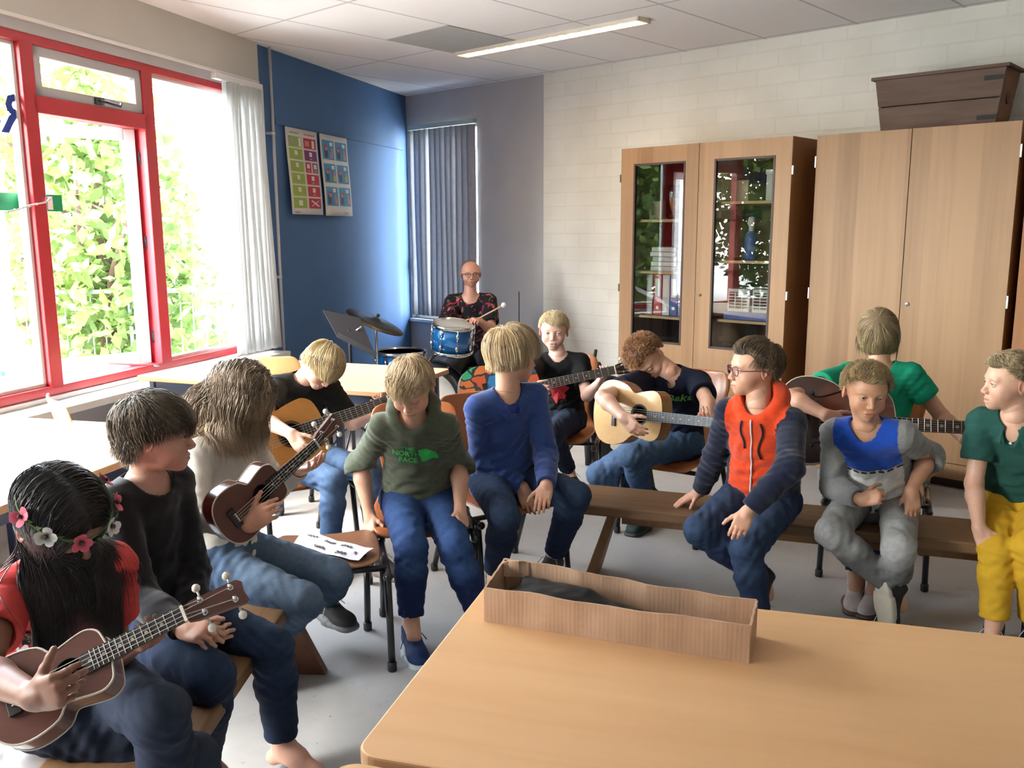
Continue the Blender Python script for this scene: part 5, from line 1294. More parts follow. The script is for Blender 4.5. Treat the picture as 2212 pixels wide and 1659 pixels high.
bt = empty('spray_bottle', tuple(in_c1((.92, .2, 1.288))), RZU, label='blue bottle with a white top behind the right door', cat='bottle'); m = MB(); m.lathe([(.038, 0), (.042, .01), (.042, .15), (.03, .18), (.016, .19)], n=18); m.build('body', MATS['box_blue'], bt, smooth=True); m = MB(); m.lathe([(.018, .19), (.018, .22), (.03, .24), (.02, .28), (0, .285)], n=14); m.build('top', MATS['paper'], bt, smooth=True)
c1box('book', 1.12, .15, 1.288, .05, .2, .22, MATS['binder_red'], 'red book standing at the right of the blue bottle', 'book')
for x, la in ((.90, 'left'), (1.08, 'right')):
    e = empty('basket', tuple(in_c1((x, .10, .95))), RZU, label=la+' one of the two white slotted baskets behind the right door', cat='basket', group='white slotted baskets')
    m = MB(); w, d, h = .155, .26, .15
    for s in (-1, 1): m.bx(s*w/2-.003, s*w/2+.003, 0, d, 0, h)
    m.bx(-w/2, w/2, 0, d, 0, .004); m.bx(-w/2, w/2, d-.005, d, 0, h); m.bx(-w/2, w/2, -.003, .003, h-.02, h); m.bx(-w/2, w/2, -.003, .003, 0, .02)
    for k in range(4): m.bx(-w/2+.0+k*(w-.008)/3, -w/2+.008+k*(w-.008)/3, -.003, .003, .02, h-.02)
    for k in range(5): m.bx(-w/2, w/2, -.002, .002, .035+k*.02, .042+k*.02)
    m.build('body', MATS['basket'], e)
c1box('carton', .99, .10, .895, .40, .26, .054, MATS['box_blue'], 'flat blue box lying under the two white baskets', 'box')
for x, z, r, h, la in ((.27, .50, .05, .09, 'orange'), (.42, .50, .05, .11, 'metal-lidded')):
    e = empty('jar', tuple(in_c1((x, .15, z))), RZU, label=la+' jar on the lowest shelf behind the left door', cat='jar'); m = MB(); m.lathe([(0, 0), (r, 0), (r, h), (r*.8, h+.01)], n=18); m.build('body', MATS['orange_cup'], e, smooth=True); m = MB(); m.lathe([(r*.9, h), (r*.9, h+.02), (0, h+.022)], n=18); m.build('lid', MATS['metal_light'], e, smooth=True)
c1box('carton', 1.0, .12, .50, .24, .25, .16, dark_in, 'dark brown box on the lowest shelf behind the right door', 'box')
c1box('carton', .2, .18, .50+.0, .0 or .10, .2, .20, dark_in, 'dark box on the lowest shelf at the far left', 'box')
# --- wooden crate on the cupboard
crw = wood('crate_wood', (.085, .055, .045), (.185, .125, .10), axis='x', rough=.8, scale=5, stretch=8, bump=.15, knots=3)
cr = empty('wooden_crate', tuple(fr_u((4.72, -.40, Hc))), RZU, label='old tapered wooden crate with an oval hand hole on top of the tall cupboard', cat='crate')
def board(m, x0, x1, y0, y1, z0, z1, tp, top=0):
    """tapering box section"""
L0, L1, d0, d1, h = .62, .70, .235, .29, .30; ox = -.01
def ring(z): t = z/h; lx = L0+(L1-L0)*t; dy = d0+(d1-d0)*t; return lx, dy
m = MB()
for za, zb in ((0.0, .145), (.150, h)):
    for s in (0, 1):
        la, da = ring(za); lb, db = ring(zb); ya, yb = ((.145-da/2), (.145-db/2)) if s == 0 else ((.145+da/2-.015), (.145+db/2-.015)); xa, xb = .32-la/2, .32-lb/2
        v = [(xa, ya, za), (xa+la, ya, za), (xa+la, ya+.015, za), (xa, ya+.015, za), (xb, yb, zb), (xb+lb, yb, zb), (xb+lb, yb+.015, zb), (xb, yb+.015, zb)]
        m.add(v, [(0, 3, 2, 1), (4, 5, 6, 7), (0, 1, 5, 4), (1, 2, 6, 5), (2, 3, 7, 6), (3, 0, 4, 7)])
m.build('long_boards', crw, cr, bevel=.003)
cre = wood('crate_end', (.15, .06, .035), (.24, .105, .06), axis='y', rough=.8, scale=6, stretch=6, bump=.1)
for s in (0, 1):
    la, da = ring(0); lb, db = ring(h); x0, x1 = ((.32-la/2), (.32-lb/2)) if s == 0 else ((.32+la/2-.015), (.32+lb/2-.015)); m = MB()
    v = [(x0, .145-da/2+.015, 0), (x0+.015, .145-da/2+.015, 0), (x0+.015, .145+da/2-.015, 0), (x0, .145+da/2-.015, 0), (x1, .145-db/2+.015, h), (x1+.015, .145-db/2+.015, h), (x1+.015, .145+db/2-.015, h), (x1, .145+db/2-.015, h)]
    m.add(v, [(0, 3, 2, 1), (4, 5, 6, 7), (0, 1, 5, 4), (1, 2, 6, 5), (2, 3, 7, 6), (3, 0, 4, 7)]); eb = m.build('end_board', cre, cr, bevel=.002)
    if s: m = MB(); vv = [((x0+x1)/2+.018+.0015, .145+.035*math.cos(a), h*.58+.055*math.sin(a)) for a in np.linspace(0, 2*math.pi, 17)[:-1]]; m.add(vv+[(p[0]-.012, p[1], p[2]) for p in vv], [tuple(range(16))]+[(i, (i+1) % 16, 16+(i+1) % 16, 16+i) for i in range(16)]); m.build('hand_hole', seal, eb)
m = MB(); lb, db = ring(h)
for q in ((.32-lb/2-.02, .32+lb/2+.02, .145-db/2-.015, .145-db/2+.02), (.32-lb/2-.02, .32+lb/2+.02, .145+db/2-.02, .145+db/2+.015), (.32-lb/2-.02, .32-lb/2+.02, .145-db/2, .145+db/2), (.32+lb/2-.02, .32+lb/2+.02, .145-db/2, .145+db/2)): m.bx(q[0], q[1], q[2], q[3], h, h+.018)
m.build('rim', crw, cr, bevel=.002)
m = MB(); m.bx(.05, .59, .04, .25, 0, .012); m.build('bottom', crw, cr)
stn = pbr('iron_strap', (.045, .045, .05), .7, metal=.4, var=.2)
for za in (.25, .045): m = MB(); t = za/h; lx, dy = ring(za); m.bx(.32+lx/2-.10, .32+lx/2+.002, .145-dy/2-.004, .145-dy/2-.001, za-.012, za+.012); m.build('strap', stn, cr)
# --- trolley of light wood on casters
tr = empty('trolley', (1.73, 5.0, 0), R(-42), label='low light wood trolley on castors behind the guitar player in green', cat='trolley')
m = MB(); m.bx(-.02, .62, 0, .42, .13, .16); m.bx(-.02, .62, 0, .018, .16, .20); m.build('deck', ply, tr, bevel=.003)
cast = pbr('castor', (.30, .30, .28), .5, var=.1)
for x, y in ((.06, .06), (.54, .06), (.06, .36), (.54, .36)):
    m = MB(); m.lathe([(0, -.012), (.042, -.012), (.045, 0), (.042, .012), (0, .012)], (x, y, .045), (1, .3, 0), 18); w = m.build('castor_wheel', cast, tr, smooth=True); m = MB(); m.tube([(x, y, .13), (x-.02, y+.01, .09), (x-.018, y, .045)], [.016, .014, .009], 8); m.tube([(x, y, .13), (x+.02, y-.01, .09), (x+.018, y, .045)], [.016, .014, .009], 8); m.build('castor_fork', cast, w, smooth=True)
# --- cardboard box and the black bag in it
card = pbr('cardboard', (.36, .235, .15), .85, var=.05, scale=8)
def card_mat():
    m, nt, b = nmat('corrugated'); L = nt.links; tc = node(nt, 'ShaderNodeTexCoord'); b.inputs['Roughness'].default_value = .85; b.inputs['Specular IOR Level'].default_value = .15
    wv = node(nt, 'ShaderNodeTexWave', i_Scale=38, i_Distortion=.8, i_Detail=2); L.new(tc.outputs['Object'], wv.inputs[0]); nz = node(nt, 'ShaderNodeTexNoise', i_Scale=7, i_Detail=5); L.new(tc.outputs['Object'], nz.inputs[0])
    vm = node(nt, 'ShaderNodeMapping'); vm.inputs['Scale'].default_value = (1, 1, .06); L.new(tc.outputs['Object'], vm.inputs[0]); n2 = node(nt, 'ShaderNodeTexNoise', i_Scale=16, i_Detail=4); L.new(vm.outputs[0], n2.inputs[0])
    mm = node(nt, 'ShaderNodeMath', operation='ADD'); L.new(nz.outputs[0], mm.inputs[0]); L.new(n2.outputs[0], mm.inputs[1]); mh = node(nt, 'ShaderNodeMath', operation='MULTIPLY'); L.new(mm.outputs[0], mh.inputs[0]); mh.inputs[1].default_value = .5
    L.new(ramp(nt, mh.outputs[0], [(.36, (.36, .215, .135)), (.52, (.46, .29, .19)), (.68, (.54, .36, .25))]), b.inputs['Base Color'])
    ad = node(nt, 'ShaderNodeMath', operation='MULTIPLY_ADD'); L.new(n2.outputs[0], ad.inputs[0]); ad.inputs[1].default_value = 9; L.new(wv.outputs[0], ad.inputs[2])
    bp = node(nt, 'ShaderNodeBump', i_Strength=.22, i_Distance=.0010); L.new(ad.outputs[0], bp.inputs['Height']); L.new(bp.outputs[0], b.inputs['Normal'])
card_mat()
bA, bB = Zp(1048, 1342, TZ), Zp(1618, 1433, TZ); bex = unit(bB-bA); bey = vec((-bex[1], bex[0], 0)); bL = float(np.linalg.norm(bB-bA)); bW = .115
cb = empty('cardboard_box', tuple(bA*[1, 1, 0]+[0, 0, TZ]), math.atan2(bex[1], bex[0]), label='long open corrugated cardboard box on the near table with a black bag inside', cat='box')
rr = random.Random(4)
def wall_strip(name, p0, p1, hfn, n=22, jig=.003, bulge=0):
    p0, p1 = vec(p0), vec(p1); nr = unit(np.cross(p1-p0, (0, 0, 1))); vs = []
    K = 5
    for i in range(n+1):
        t = i/n; off = jig*math.sin(t*23+p0[0]*7)+rr.uniform(-jig, jig)*.5; h = hfn(t)
        for j in range(K): q = j/(K-1); vs.append(p0+(p1-p0)*t+nr*(off*q+bulge*math.sin(math.pi*t)*q)+vec((0, 0, h*q)))
    m = MB(); m.add(vs, [(i*K+j, (i+1)*K+j, (i+1)*K+j+1, i*K+j+1) for i in range(n) for j in range(K-1)]); o = m.build(name, MATS['corrugated'], cb, smooth=False); md = o.modifiers.new('s', 'SOLIDIFY'); md.thickness = .0045; md.offset = 0
hf_ = lambda t: .072+.002*math.sin(t*9); hb_ = lambda t: .090+.003*math.sin(t*6+1)-.018*t
wall_strip('front_side', (0, 0, 0), (bL, 0, 0), hf_); wall_strip('back_side', (0, bW, 0), (bL, bW, 0), hb_, jig=.004, bulge=-.004)
wall_strip('left_end', (0, 0, 0), (0, bW, 0), lambda t: .072+.020*t, n=10, jig=.0008); wall_strip('right_end', (bL, 0, 0), (bL, bW, 0), lambda t: .074, n=8, jig=.0008)
m = MB(); m.bx(.002, bL-.002, .002, bW-.002, .001, .005); m.build('bottom', MATS['corrugated'], cb)
wall_strip('flap', (.004, bW-.02, .060), (.055, bW-.005, .060), lambda t: .030+.006*math.sin(t*3), n=5)
bagm = pbr('black_bag', (.005, .005, .007), .42, var=.1, scale=30, bump=.5, bscale=28, dist=.006, spec=.35)
bc_ = bA+bex*.30+bey*bW*.5; g = SDF(bc_*[1, 1, 0]+[-.33, -.26, TZ+.005], bc_*[1, 1, 0]+[.33, .26, TZ+.11], .004)
g.ell(bA+bex*.115+bey*bW*.52+vec((0, 0, .034)), (.095, .046, .034), .03, rot=[bex, bey, (0, 0, 1)]); g.ell(bA+bex*.23+bey*bW*.48+vec((0, 0, .024)), (.11, .044, .024), .03, rot=[bex, bey, (0, 0, 1)]); g.ell(bA+bex*.34+bey*bW*.50+vec((0, 0, .014)), (.10, .040, .010), .02, rot=[bex, bey, (0, 0, 1)])
g.cone(bA+bex*.06+bey*bW*.74+vec((0, 0, .062)), bA+bex*.19+bey*bW*.66+vec((0, 0, .052)), .009, .009, .02); g.cone(bA+bex*.19+bey*bW*.66+vec((0, 0, .052)), bA+bex*.31+bey*bW*.40+vec((0, 0, .026)), .009, .006, .02)
g.noise(.0016, .07, 3); V, Q = g.mesh(); o = meshobj('black_bag', V, Q, [bagm], None, None, None); tag(o, 'crumpled black bag lying in the cardboard box', 'bag')
# --- sheet music on the empty chair
pc = Zp(712, 1192, .38)
ch3 = chair(tuple(pc+vec((-.02, .03, 0))), R(12), 'brown wooden stool with black tube legs holding the sheet music', wood('shell_brown', (.14, .06, .03), (.24, .11, .05), rough=.35, scale=6, stretch=12), z=.38, back=False, kind='stool', cat='stool')
qs = [Zp(x, y, .396) for x, y in ((655, 1148), (808, 1190), (775, 1215), (632, 1176))]
m = MB(); n = 8; vs = []
for i in range(n+1):
    for j in range(n+1):
        a, b = i/n, j/n; p = (qs[0]*(1-a)+qs[1]*a)*(1-b)+(qs[3]*(1-a)+qs[2]*a)*b; vs.append(p+vec((0, 0, .006*abs(math.sin(a*math.pi*2))+.010*(a > .9)+.004*math.sin(b*4))))
m.add(vs, [(i*(n+1)+j, (i+1)*(n+1)+j, (i+1)*(n+1)+j+1, i*(n+1)+j+1) for i in range(n) for j in range(n)]); sm_ = m.build('sheet_music', pbr('music_paper', (.66, .62, .66), .7, var=.03), smooth=True); tag(sm_, 'creased sheet of printed music lying on the brown stool', 'sheet music')
rr = random.Random(9)
for a0, b0 in ((.12, .25), (.38, .30), (.30, .72), (.62, .30), (.62, .75), (.85, .55)):
    m = MB()
    for k in range(5): 
        A_ = lambda a, b: (qs[0]*(1-a)+qs[1]*a)*(1-b)+(qs[3]*(1-a)+qs[2]*a)*b+vec((0, 0, .006*abs(math.sin(a*math.pi*2))+.004*math.sin(b*4)+.0018))
        p, q = A_(a0, b0+k*.028), A_(a0+.16, b0+k*.028); dn = unit(A_(a0, b0+.1)-A_(a0, b0))*.0006; m.add([p-dn, q-dn, q+dn, p+dn], [(0, 1, 2, 3)])
    for k in range(9): p = A_(a0+.01+k*.017, b0+rr.uniform(0, .13)); m.add([p+vec((.004*math.cos(t), .004*math.sin(t), .0004)) for t in np.linspace(0, 6.28, 7)[:-1]], [tuple(range(6))])
    m.build('notes', MATS['print_dark'], sm_)
# --- chairs under and around people
# ------------------------------------------------------------------ drum kit and stands
chrome = pbr('chrome', (.62, .62, .62), .16, metal=1, var=.03); drum_b = pbr('drum_blue', (.004, .10, .30), .25, metal=.35, var=.25, scale=3, stretch=(1, 1, .2), coat=.8)
skin_w = pbr('drum_head', (.55, .55, .52), .5, var=.04); blackm = pbr('black_metal', (.010, .010, .012), .45, var=.1); brz = pbr('cymbal_metal', (.10, .085, .06), .35, metal=.9, var=.15, scale=20)
def drum(name, c, r, h, ax, label, nl=8, head_bottom=True, mat=None, cat='drum', front=None):
    c = vec(c); ax = unit(ax); e = empty(name, tuple(c), 0, local=False, label=label, cat=cat)
    MB().lathe([(r, 0), (r, h)], c, ax, 40).build('shell', mat or drum_b, e, smooth=True)
    MB().lathe([(0, h+.001), (r*.98, h+.001)], c, ax, 40).build('drumhead', skin_w, e); MB().lathe([(r*.98, -.001), (0, -.001)], c, ax, 40).build('drumhead', front or skin_w, e)
    for hh in (-.012, h-.016): m = MB(); m.lathe([(r+.001, hh), (r+.010, hh), (r+.012, hh+.014), (r+.010, hh+.028), (r+.001, hh+.028), (r+.001, hh)], c, ax, 40); m.build('hoop', chrome if mat is None else blackm, e, smooth=True)
    a = unit(np.cross(ax, (0, 1, .01) if abs(ax[1]) < .9 else (1, 0, 0))); b = np.cross(ax, a)
    for k in range(nl):
        t = 2*math.pi*(k+.35)/nl; d = a*math.cos(t)+b*math.sin(t)
        for hh in (h*.26, h*.74): 
            m = MB(); m.lathe([(0, -.022), (.009, -.018), (.012, 0), (.009, .018), (0, .022)], c+d*(r+.008)+ax*hh, ax, 10); m.build('lug', chrome, e, smooth=True)
        m = MB(); m.tube([c+d*(r+.014)+ax*.005, c+d*(r+.014)+ax*(h-.005)], .0028, 6); m.build('tension_rod', chrome, e, smooth=True)
    return e
tc_ = P(976, 757, 6.55); tax = unit((.10, -.16, 1)); drum('tom_drum', tc_, .148, .20, tax, 'metallic blue tom drum with chrome lugs in front of the drummer')
bcn = Zp(929, 872, .26); bcn[2] = .262; bax = unit((-.12, -1, 0)); drum('bass_drum', bcn-bax*.0+vec((0, .36, 0)), .25, .36, bax, 'big black bass drum with pale heads partly behind the table', mat=pbr('drum_black', (.010, .011, .014), .3, var=.1, coat=.5))
ms = MB(); ms.tube([tc_-tax*.0+vec((-.09, .03, .0)), vec((bcn[0]-.04, bcn[1]+.18, .52)), vec((bcn[0]-.02, bcn[1]+.18, .50))], .012, 8); tag(ms.build('tom_holder', chrome, smooth=True), 'chrome arm holding the blue tom above the bass drum', 'drum hardware')
sn = P(866, 760, 6.75); e = drum('floor_tom', vec((sn[0], sn[1], .34)), .185, max(.2, sn[2]-.34), (0, .0, 1), 'wide blue floor drum behind the far table', nl=8)
for k in range(3): t = k*2.1+.5; m = MB(); p = vec((sn[0]+.2*math.cos(t), sn[1]+.2*math.sin(t), 0)); m.tube([p, p+vec((0, 0, .5))], .008, 8); m.build('drum_leg', chrome, e, smooth=True)
# cymbal
cc = P(812, 692, 6.5); cax = unit((.42, -.06, .90)); ce = empty('cymbal', (cc[0], cc[1], 0), 0, local=False, label='dark cymbal tilted on a stand between music stand and drums', cat='cymbal')
MB().lathe([(0, .022), (.02, .020), (.045, .004), (.12, -.004), (.225, -.016), (.225, -.018), (.12, -.006), (.045, .002), (0, .018)], cc, cax, 40).build('plate', brz, ce, smooth=True)
MB().tube([cc+cax*.04, cc-cax*.02, vec((cc[0], cc[1], cc[2]-.08)), vec((cc[0], cc[1], .05))], [.006, .008, .010, .013], 10).build('stand_pole', chrome, ce, smooth=True); MB().lathe([(0, .03), (.012, .03), (.012, .05), (0, .055)], cc, cax, 12).build('wing_nut', blackm, ce, smooth=True)
for k in range(3): t = k*2.094; MB().tube([vec((cc[0], cc[1], .22)), vec((cc[0]+.22*math.cos(t), cc[1]+.22*math.sin(t), .008))], .007, 6).build('stand_leg', chrome, ce, smooth=True)
# music stand
qd = 5.9; q = [P(697, 669, qd), P(778, 687, qd), None, P(729, 728, qd-.25)]; q[2] = onplane(813, 772, q[0], unit(np.cross(q[1]-q[0], q[3]-q[0]))); ctr = sum(q)/4; mse = empty('music_stand', (ctr[0], ctr[1], 0), 0, local=False, label='black music stand with a solid desk by the blue wall', cat='music stand')
m = MB(); n_ = unit(np.cross(q[1]-q[0], q[3]-q[0])); m.add([p for p in q]+[p+n_*.004 for p in q], [(3, 2, 1, 0), (4, 5, 6, 7), (0, 1, 5, 4), (1, 2, 6, 5), (2, 3, 7, 6), (3, 0, 4, 7)]); lipv = -n_*.03 if np.dot(-n_, CAM-ctr) > 0 else n_*.03; m.add([q[3], q[2], q[2]+lipv*1.2, q[3]+lipv*1.2], [(0, 1, 2, 3)]); m.build('desk', blackm, mse)
bk = ctr-(CAM-ctr)*.006; MB().tube([ctr, vec((ctr[0], ctr[1]+.03, ctr[2]-.12)), vec((ctr[0], ctr[1]+.03, .3)), vec((ctr[0], ctr[1]+.03, .05))], [.010, .011, .012, .014], 10).build('pole', blackm, mse, smooth=True)
MB().tube([ctr+vec((.03, .02, -.02)), ctr+vec((.08, .02, .02))], .008, 8).build('tilt_lever', chrome, mse, smooth=True)
for k in range(3): t = k*2.094+.4; MB().tube([vec((ctr[0], ctr[1]+.03, .25)), vec((ctr[0]+.25*math.cos(t), ctr[1]+.03+.25*math.sin(t), .006))], .008, 6).build('stand_leg', blackm, mse, smooth=True)
# thin pole beside the drummer
pp = P(1121, 630, 7.3); m = MB(); m.tube([vec((pp[0], pp[1], .02)), pp], [.006, .004], 8); e = tag(m.build('microphone_stand', blackm, smooth=True), 'thin black upright pole right of the drummer', 'stand'); MB().lathe([(.11, 0), (.11, .012), (.02, .02)], (pp[0], pp[1], 0), n=24).build('base', blackm, e, smooth=True)
# black guitar stand / case group behind the cropped-hair guitarist
gs = P(1283, 762, 5.45); e = empty('guitar_stand', (gs[0], gs[1], 0), 0, local=False, label='black folded stand behind the blond boy, against the white wall', cat='stand')
MB().tube([gs+vec((.012, 0, .02)), gs+vec((-.01, 0, -.12)), vec((gs[0]-.03, gs[1], .35)), vec((gs[0]-.03, gs[1], .03))], [.010, .014, .018, .018], 10).build('upright', blackm, e, smooth=True)
m = MB(); m.ball(gs+vec((-.035, 0, -.06)), (.022, .02, .03), 10); m.ball(gs+vec((.03, 0, -.085)), (.02, .018, .03), 10); m.tube([gs+vec((-.035, 0, -.06)), gs+vec((.0, 0, -.09)), gs+vec((.03, 0, -.085))], .010, 8); m.build('yoke', blackm, e, smooth=True)
m = MB(); m.tube([gs+vec((-.03, 0, -.17)), gs+vec((.10, 0, -.165)), gs+vec((.20, 0, -.185))], [.02, .025, .02], 8); m.build('arm', blackm, e, smooth=True)
for k in range(3): t = k*2.094+.6; MB().tube([vec((gs[0]-.03, gs[1], .30)), vec((gs[0]+.24*math.cos(t), gs[1]+.24*math.sin(t), .01))], .011, 6).build('stand_leg', blackm, e, smooth=True)
m = MB(); m.prism([(-.06, 0), (.09, 0), (.10, .30), (.07, .52), (-.03, .52), (-.08, .28)], (gs[0]+.02, gs[1]+.06, .03), (1, 0, 0), (0, 0, 1), (0, -1, 0), -.05, .05); tag(m.build('bag', pbr('nylon_black', (.013, .013, .015), .7, var=.1), bevel=.02), 'black nylon bag standing behind the guitar stand', 'bag')
# mallet held by the drummer
h1, h2 = P(1030, 690, 6.62), P(1088, 659, 6.45); e = empty('mallet', tuple(h1), 0, local=False, label='wooden drum mallet with a white felt head in the drummer\'s hand', cat='mallet'); MB().tube([h1-(h2-h1)*.25, h2], .006, 8).build('shaft', shelf_m, e, smooth=True); MB().ball(h2, .020, 12).build('felt_head', MATS['paper'], e, smooth=True)
# ------------------------------------------------------------------ guitars and ukuleles
def outline(s, lower, upper, waist, top, bot, n=48):
    """closed body outline; x towards the neck from the sound hole"""
    ctrl = [(top, 0), (top-.004, upper*.22), (top-.02*s, upper*.40), (top-.055*s, upper*.49), (top-.095*s, upper*.49), (top-.15*s, waist*.53), (-.045*s+top-.155*s, waist*.5), (bot+.235*s, lower*.44), (bot+.15*s, lower*.5), (bot+.08*s, lower*.475), (bot+.03*s, lower*.36), (bot+.006*s, lower*.18), (bot, 0)]
    pts = ctrl+[(x, -y) for x, y in ctrl[-2:0:-1]]; N_ = len(pts); out = []
    for i in range(N_):
        p0, p1, p2, p3 = [vec(pts[(i+k-1) % N_]) for k in range(4)]
        for t in (0, .33, .66): out.append(tuple(.5*((2*p1)+(-p0+p2)*t+(2*p0-5*p1+4*p2-p3)*t*t+(-p0+3*p1-3*p2+p3)*t**3)))
    return out
GT = dict(full=dict(lower=.375, upper=.285, waist=.245, top=.155, bot=-.335, depth=.10, hole=.050, nut=.475, bridge=-.175, nw=.052, nj=.060, head=.19, k=1.0),
          uke=dict(lower=.180, upper=.134, waist=.112, top=.082, bot=-.165, depth=.062, hole=.027, nut=.235, bridge=-.105, nw=.036, nj=.044, head=.125, k=.52))
def guitar(name, hole, nut, face, kind, body, side, neckm, label, cat, scale=None, strings=6, cutaway=False, fholes=False, binding=None, frets=19, board=None, headm=None, rosette=None, bridgem=None, tail=False, pegs=None, dots=True, hole_=True):
    G = GT[kind]; hole, nut = vec(hole), vec(nut); ex = unit(nut-hole); ez = unit(vec(face)-ex*np.dot(face, ex)); ey = np.cross(ez, ex)
    s = scale or np.linalg.norm(nut-hole)/G['nut']
    G = dict(G, nut=float(np.linalg.norm(nut-hole)/s))
    X = lambda x, y, z=0: hole+(ex*x+ey*y+ez*z)*s
    e = empty(name, tuple(hole), 0, local=False, label=label, cat=cat)
    ol = outline(G['k'], G['lower'], G['upper'], G['waist'], G['top'], G['bot'])
    d = G['depth']; n = len(ol)
    # sides + back
    m = MB(); inset = [(x*1.0, y*1.0) for x, y in ol]
    m.add([X(x, y, -.001) for x, y in ol]+[X(x, y, -d) for x, y in ol], [(i, n+i, n+(i+1) % n, (i+1) % n) for i in range(n)]+[tuple(range(n, 2*n))]); m.build('body', side, e, auto=40)
    # top plate with the hole left open
    m = MB(); c = (0., 0.); hr = G['hole'] if hole_ else .002; h_ = [(hr*math.cos(math.atan2(y, x)), hr*math.sin(math.atan2(y, x))) for x, y in ol]
    arch = (lambda x, y: 0.018*max(0, 1-(y/(G['lower']*.5))**2)*max(0, 1-((x-(G['top']+G['bot'])/2)/((G['top']-G['bot'])/2))**2)) if fholes else (lambda x, y: 0)
    rings = []
    for q in (1, .92, .75, .5, .25, 0): rings.append([(hx+(x-hx)*q, hy+(y-hy)*q) for (x, y), (hx, hy) in zip(ol, h_)])
    vs = [X(x, y, .0005+(arch(x, y) if q else 0)) for q, r_ in enumerate(rings) for x, y in r_]
    m.add(vs, [(q*n+i, q*n+(i+1) % n, (q+1)*n+(i+1) % n, (q+1)*n+i) for q in range(5) for i in range(n)]); tp = m.build('soundboard', body, e, smooth=bool(fholes))
    if hole_:
        m = MB(); k = 32; m.add([X(hr*1.0*math.cos(2*math.pi*i/k), hr*math.sin(2*math.pi*i/k), -.002) for i in range(k)]+[X(hr*math.cos(2*math.pi*i/k), hr*math.sin(2*math.pi*i/k), -d*.8) for i in range(k)], [(i, k+i, k+(i+1) % k, (i+1) % k) for i in range(k)]+[tuple(range(k, 2*k))]); m.build('sound_hole', MATS['gt_dark'], e)
        m = MB(); r0, r1 = (hr*1.02, hr*(1.22 if kind == 'full' else 1.10)); m.add([X(r*math.cos(2*math.pi*i/k), r*math.sin(2*math.pi*i/k), .0016) for r in (r0, r1) for i in range(k)], [(i, (i+1) % k, k+(i+1) % k, k+i) for i in range(k)]); m.build('rosette', rosette or MATS['gt_dark'], e)
    if binding:
        for zz in (0, -d): m = MB(); m.tube([X(x, y, zz) for x, y in ol], .0022*(1 if kind == 'uke' else 1.2), 5, closed=True); m.build('binding', binding, e, smooth=True)
    # neck, board, frets
    nw, nj = G['nw'], G['nj']; b0 = hr*1.05 if hole_ else .03; L = G['nut']
    wid = lambda x: nj+(nw-nj)*(x-b0)/(L-b0)
    th = .004+(.018 if fholes else 0)
    m = MB(); vs = []
    for x in np.linspace(b0, L, 10): w = wid(x)/2; vs += [X(x, -w, th), X(x, w, th), X(x, w, .0008+th*.3), X(x, -w, .0008+th*.3)]
    m.add(vs, [(i*4+j, i*4+(j+1) % 4, (i+1)*4+(j+1) % 4, (i+1)*4+j) for i in range(9) for j in range(4)]+[(0, 1, 2, 3), (39, 38, 37, 36)]); m.build('fretboard', board or MATS['gt_board'], e)
    m = MB(); ks = 7; vs = []; xs_ = np.linspace(G['top']-.01, L+.012, 8); 
    for x in xs_:
        w = wid(x)/2*.97; dp = (.024 if kind == 'full' else .018)+(.02 if x < G['top']+.02 else 0)
        for i in range(ks): a = math.pi*i/(ks-1); vs.append(X(x, w*math.cos(a), .001-dp*math.sin(a)))
    m.add(vs, [(i*ks+j, i*ks+j+1, (i+1)*ks+j+1, (i+1)*ks+j) for i in range(7) for j in range(ks-1)]+[tuple(range(ks)), tuple(range(7*ks, 8*ks))[::-1]]); m.build('neck', neckm, e, auto=40)
    scl = L-G['bridge']; fm = MB()
    for f in range(1, frets+1):
        x = L-scl*(1-2**(-f/12)); 
        if x < b0+.004: break
        w = wid(x)/2*.97; fm.tube([X(x, -w, th+.0006), X(x, w, th+.0006)], .0009*s*(1.3 if kind == 'full' else 1), 4)
    fm.build('frets', MATS['gt_fret'], e)
    if dots:
        for f in (3, 5, 7, 9, 12, 15):
            x = L-scl*(1-(2**(-f/12)+2**(-(f-1)/12))/2)
            if x > b0+.01: mm = MB(); mm.lathe([(0, .0002), (.0035 if not fholes else .0075, .0002)], X(x, 0, th+.0006), ez, 12); mm.build('inlay_dot', MATS['gt_ivory'], e)
    mm = MB(); w = nw/2; mm.box(X(L-.002, -w, 0), (ex*.006)*s, ey*nw*s, ez*(th+.004)*s); mm.build('nut', MATS['gt_ivory'], e)
    # head
    hl = G['head']; tilt = .22; hx = lambda x, y, z=0: X(L+.004+x*math.cos(tilt), y, -x*math.sin(tilt)+z-.001)
    hw0, hw1 = nw*.5, nw*.78
    hp = [(0, -hw0), (.02*G['k']+.008, -hw1*.82), (hl*.92, -hw1), (hl, -hw1*.7), (hl*.97, 0), (hl, hw1*.7), (hl*.92, hw1), (.02*G['k']+.008, hw1*.82), (0, hw0)]; k = len(hp)
    m = MB(); m.add([hx(x, y, 0) for x, y in hp]+[hx(x, y, -.013) for x, y in hp], [tuple(range(k)), tuple(range(k, 2*k))[::-1]]+[(i, k+i, k+(i+1) % k, (i+1) % k) for i in range(k)]); hd = m.build('headstock', headm or neckm, e)
    ns = strings//2; posts = []
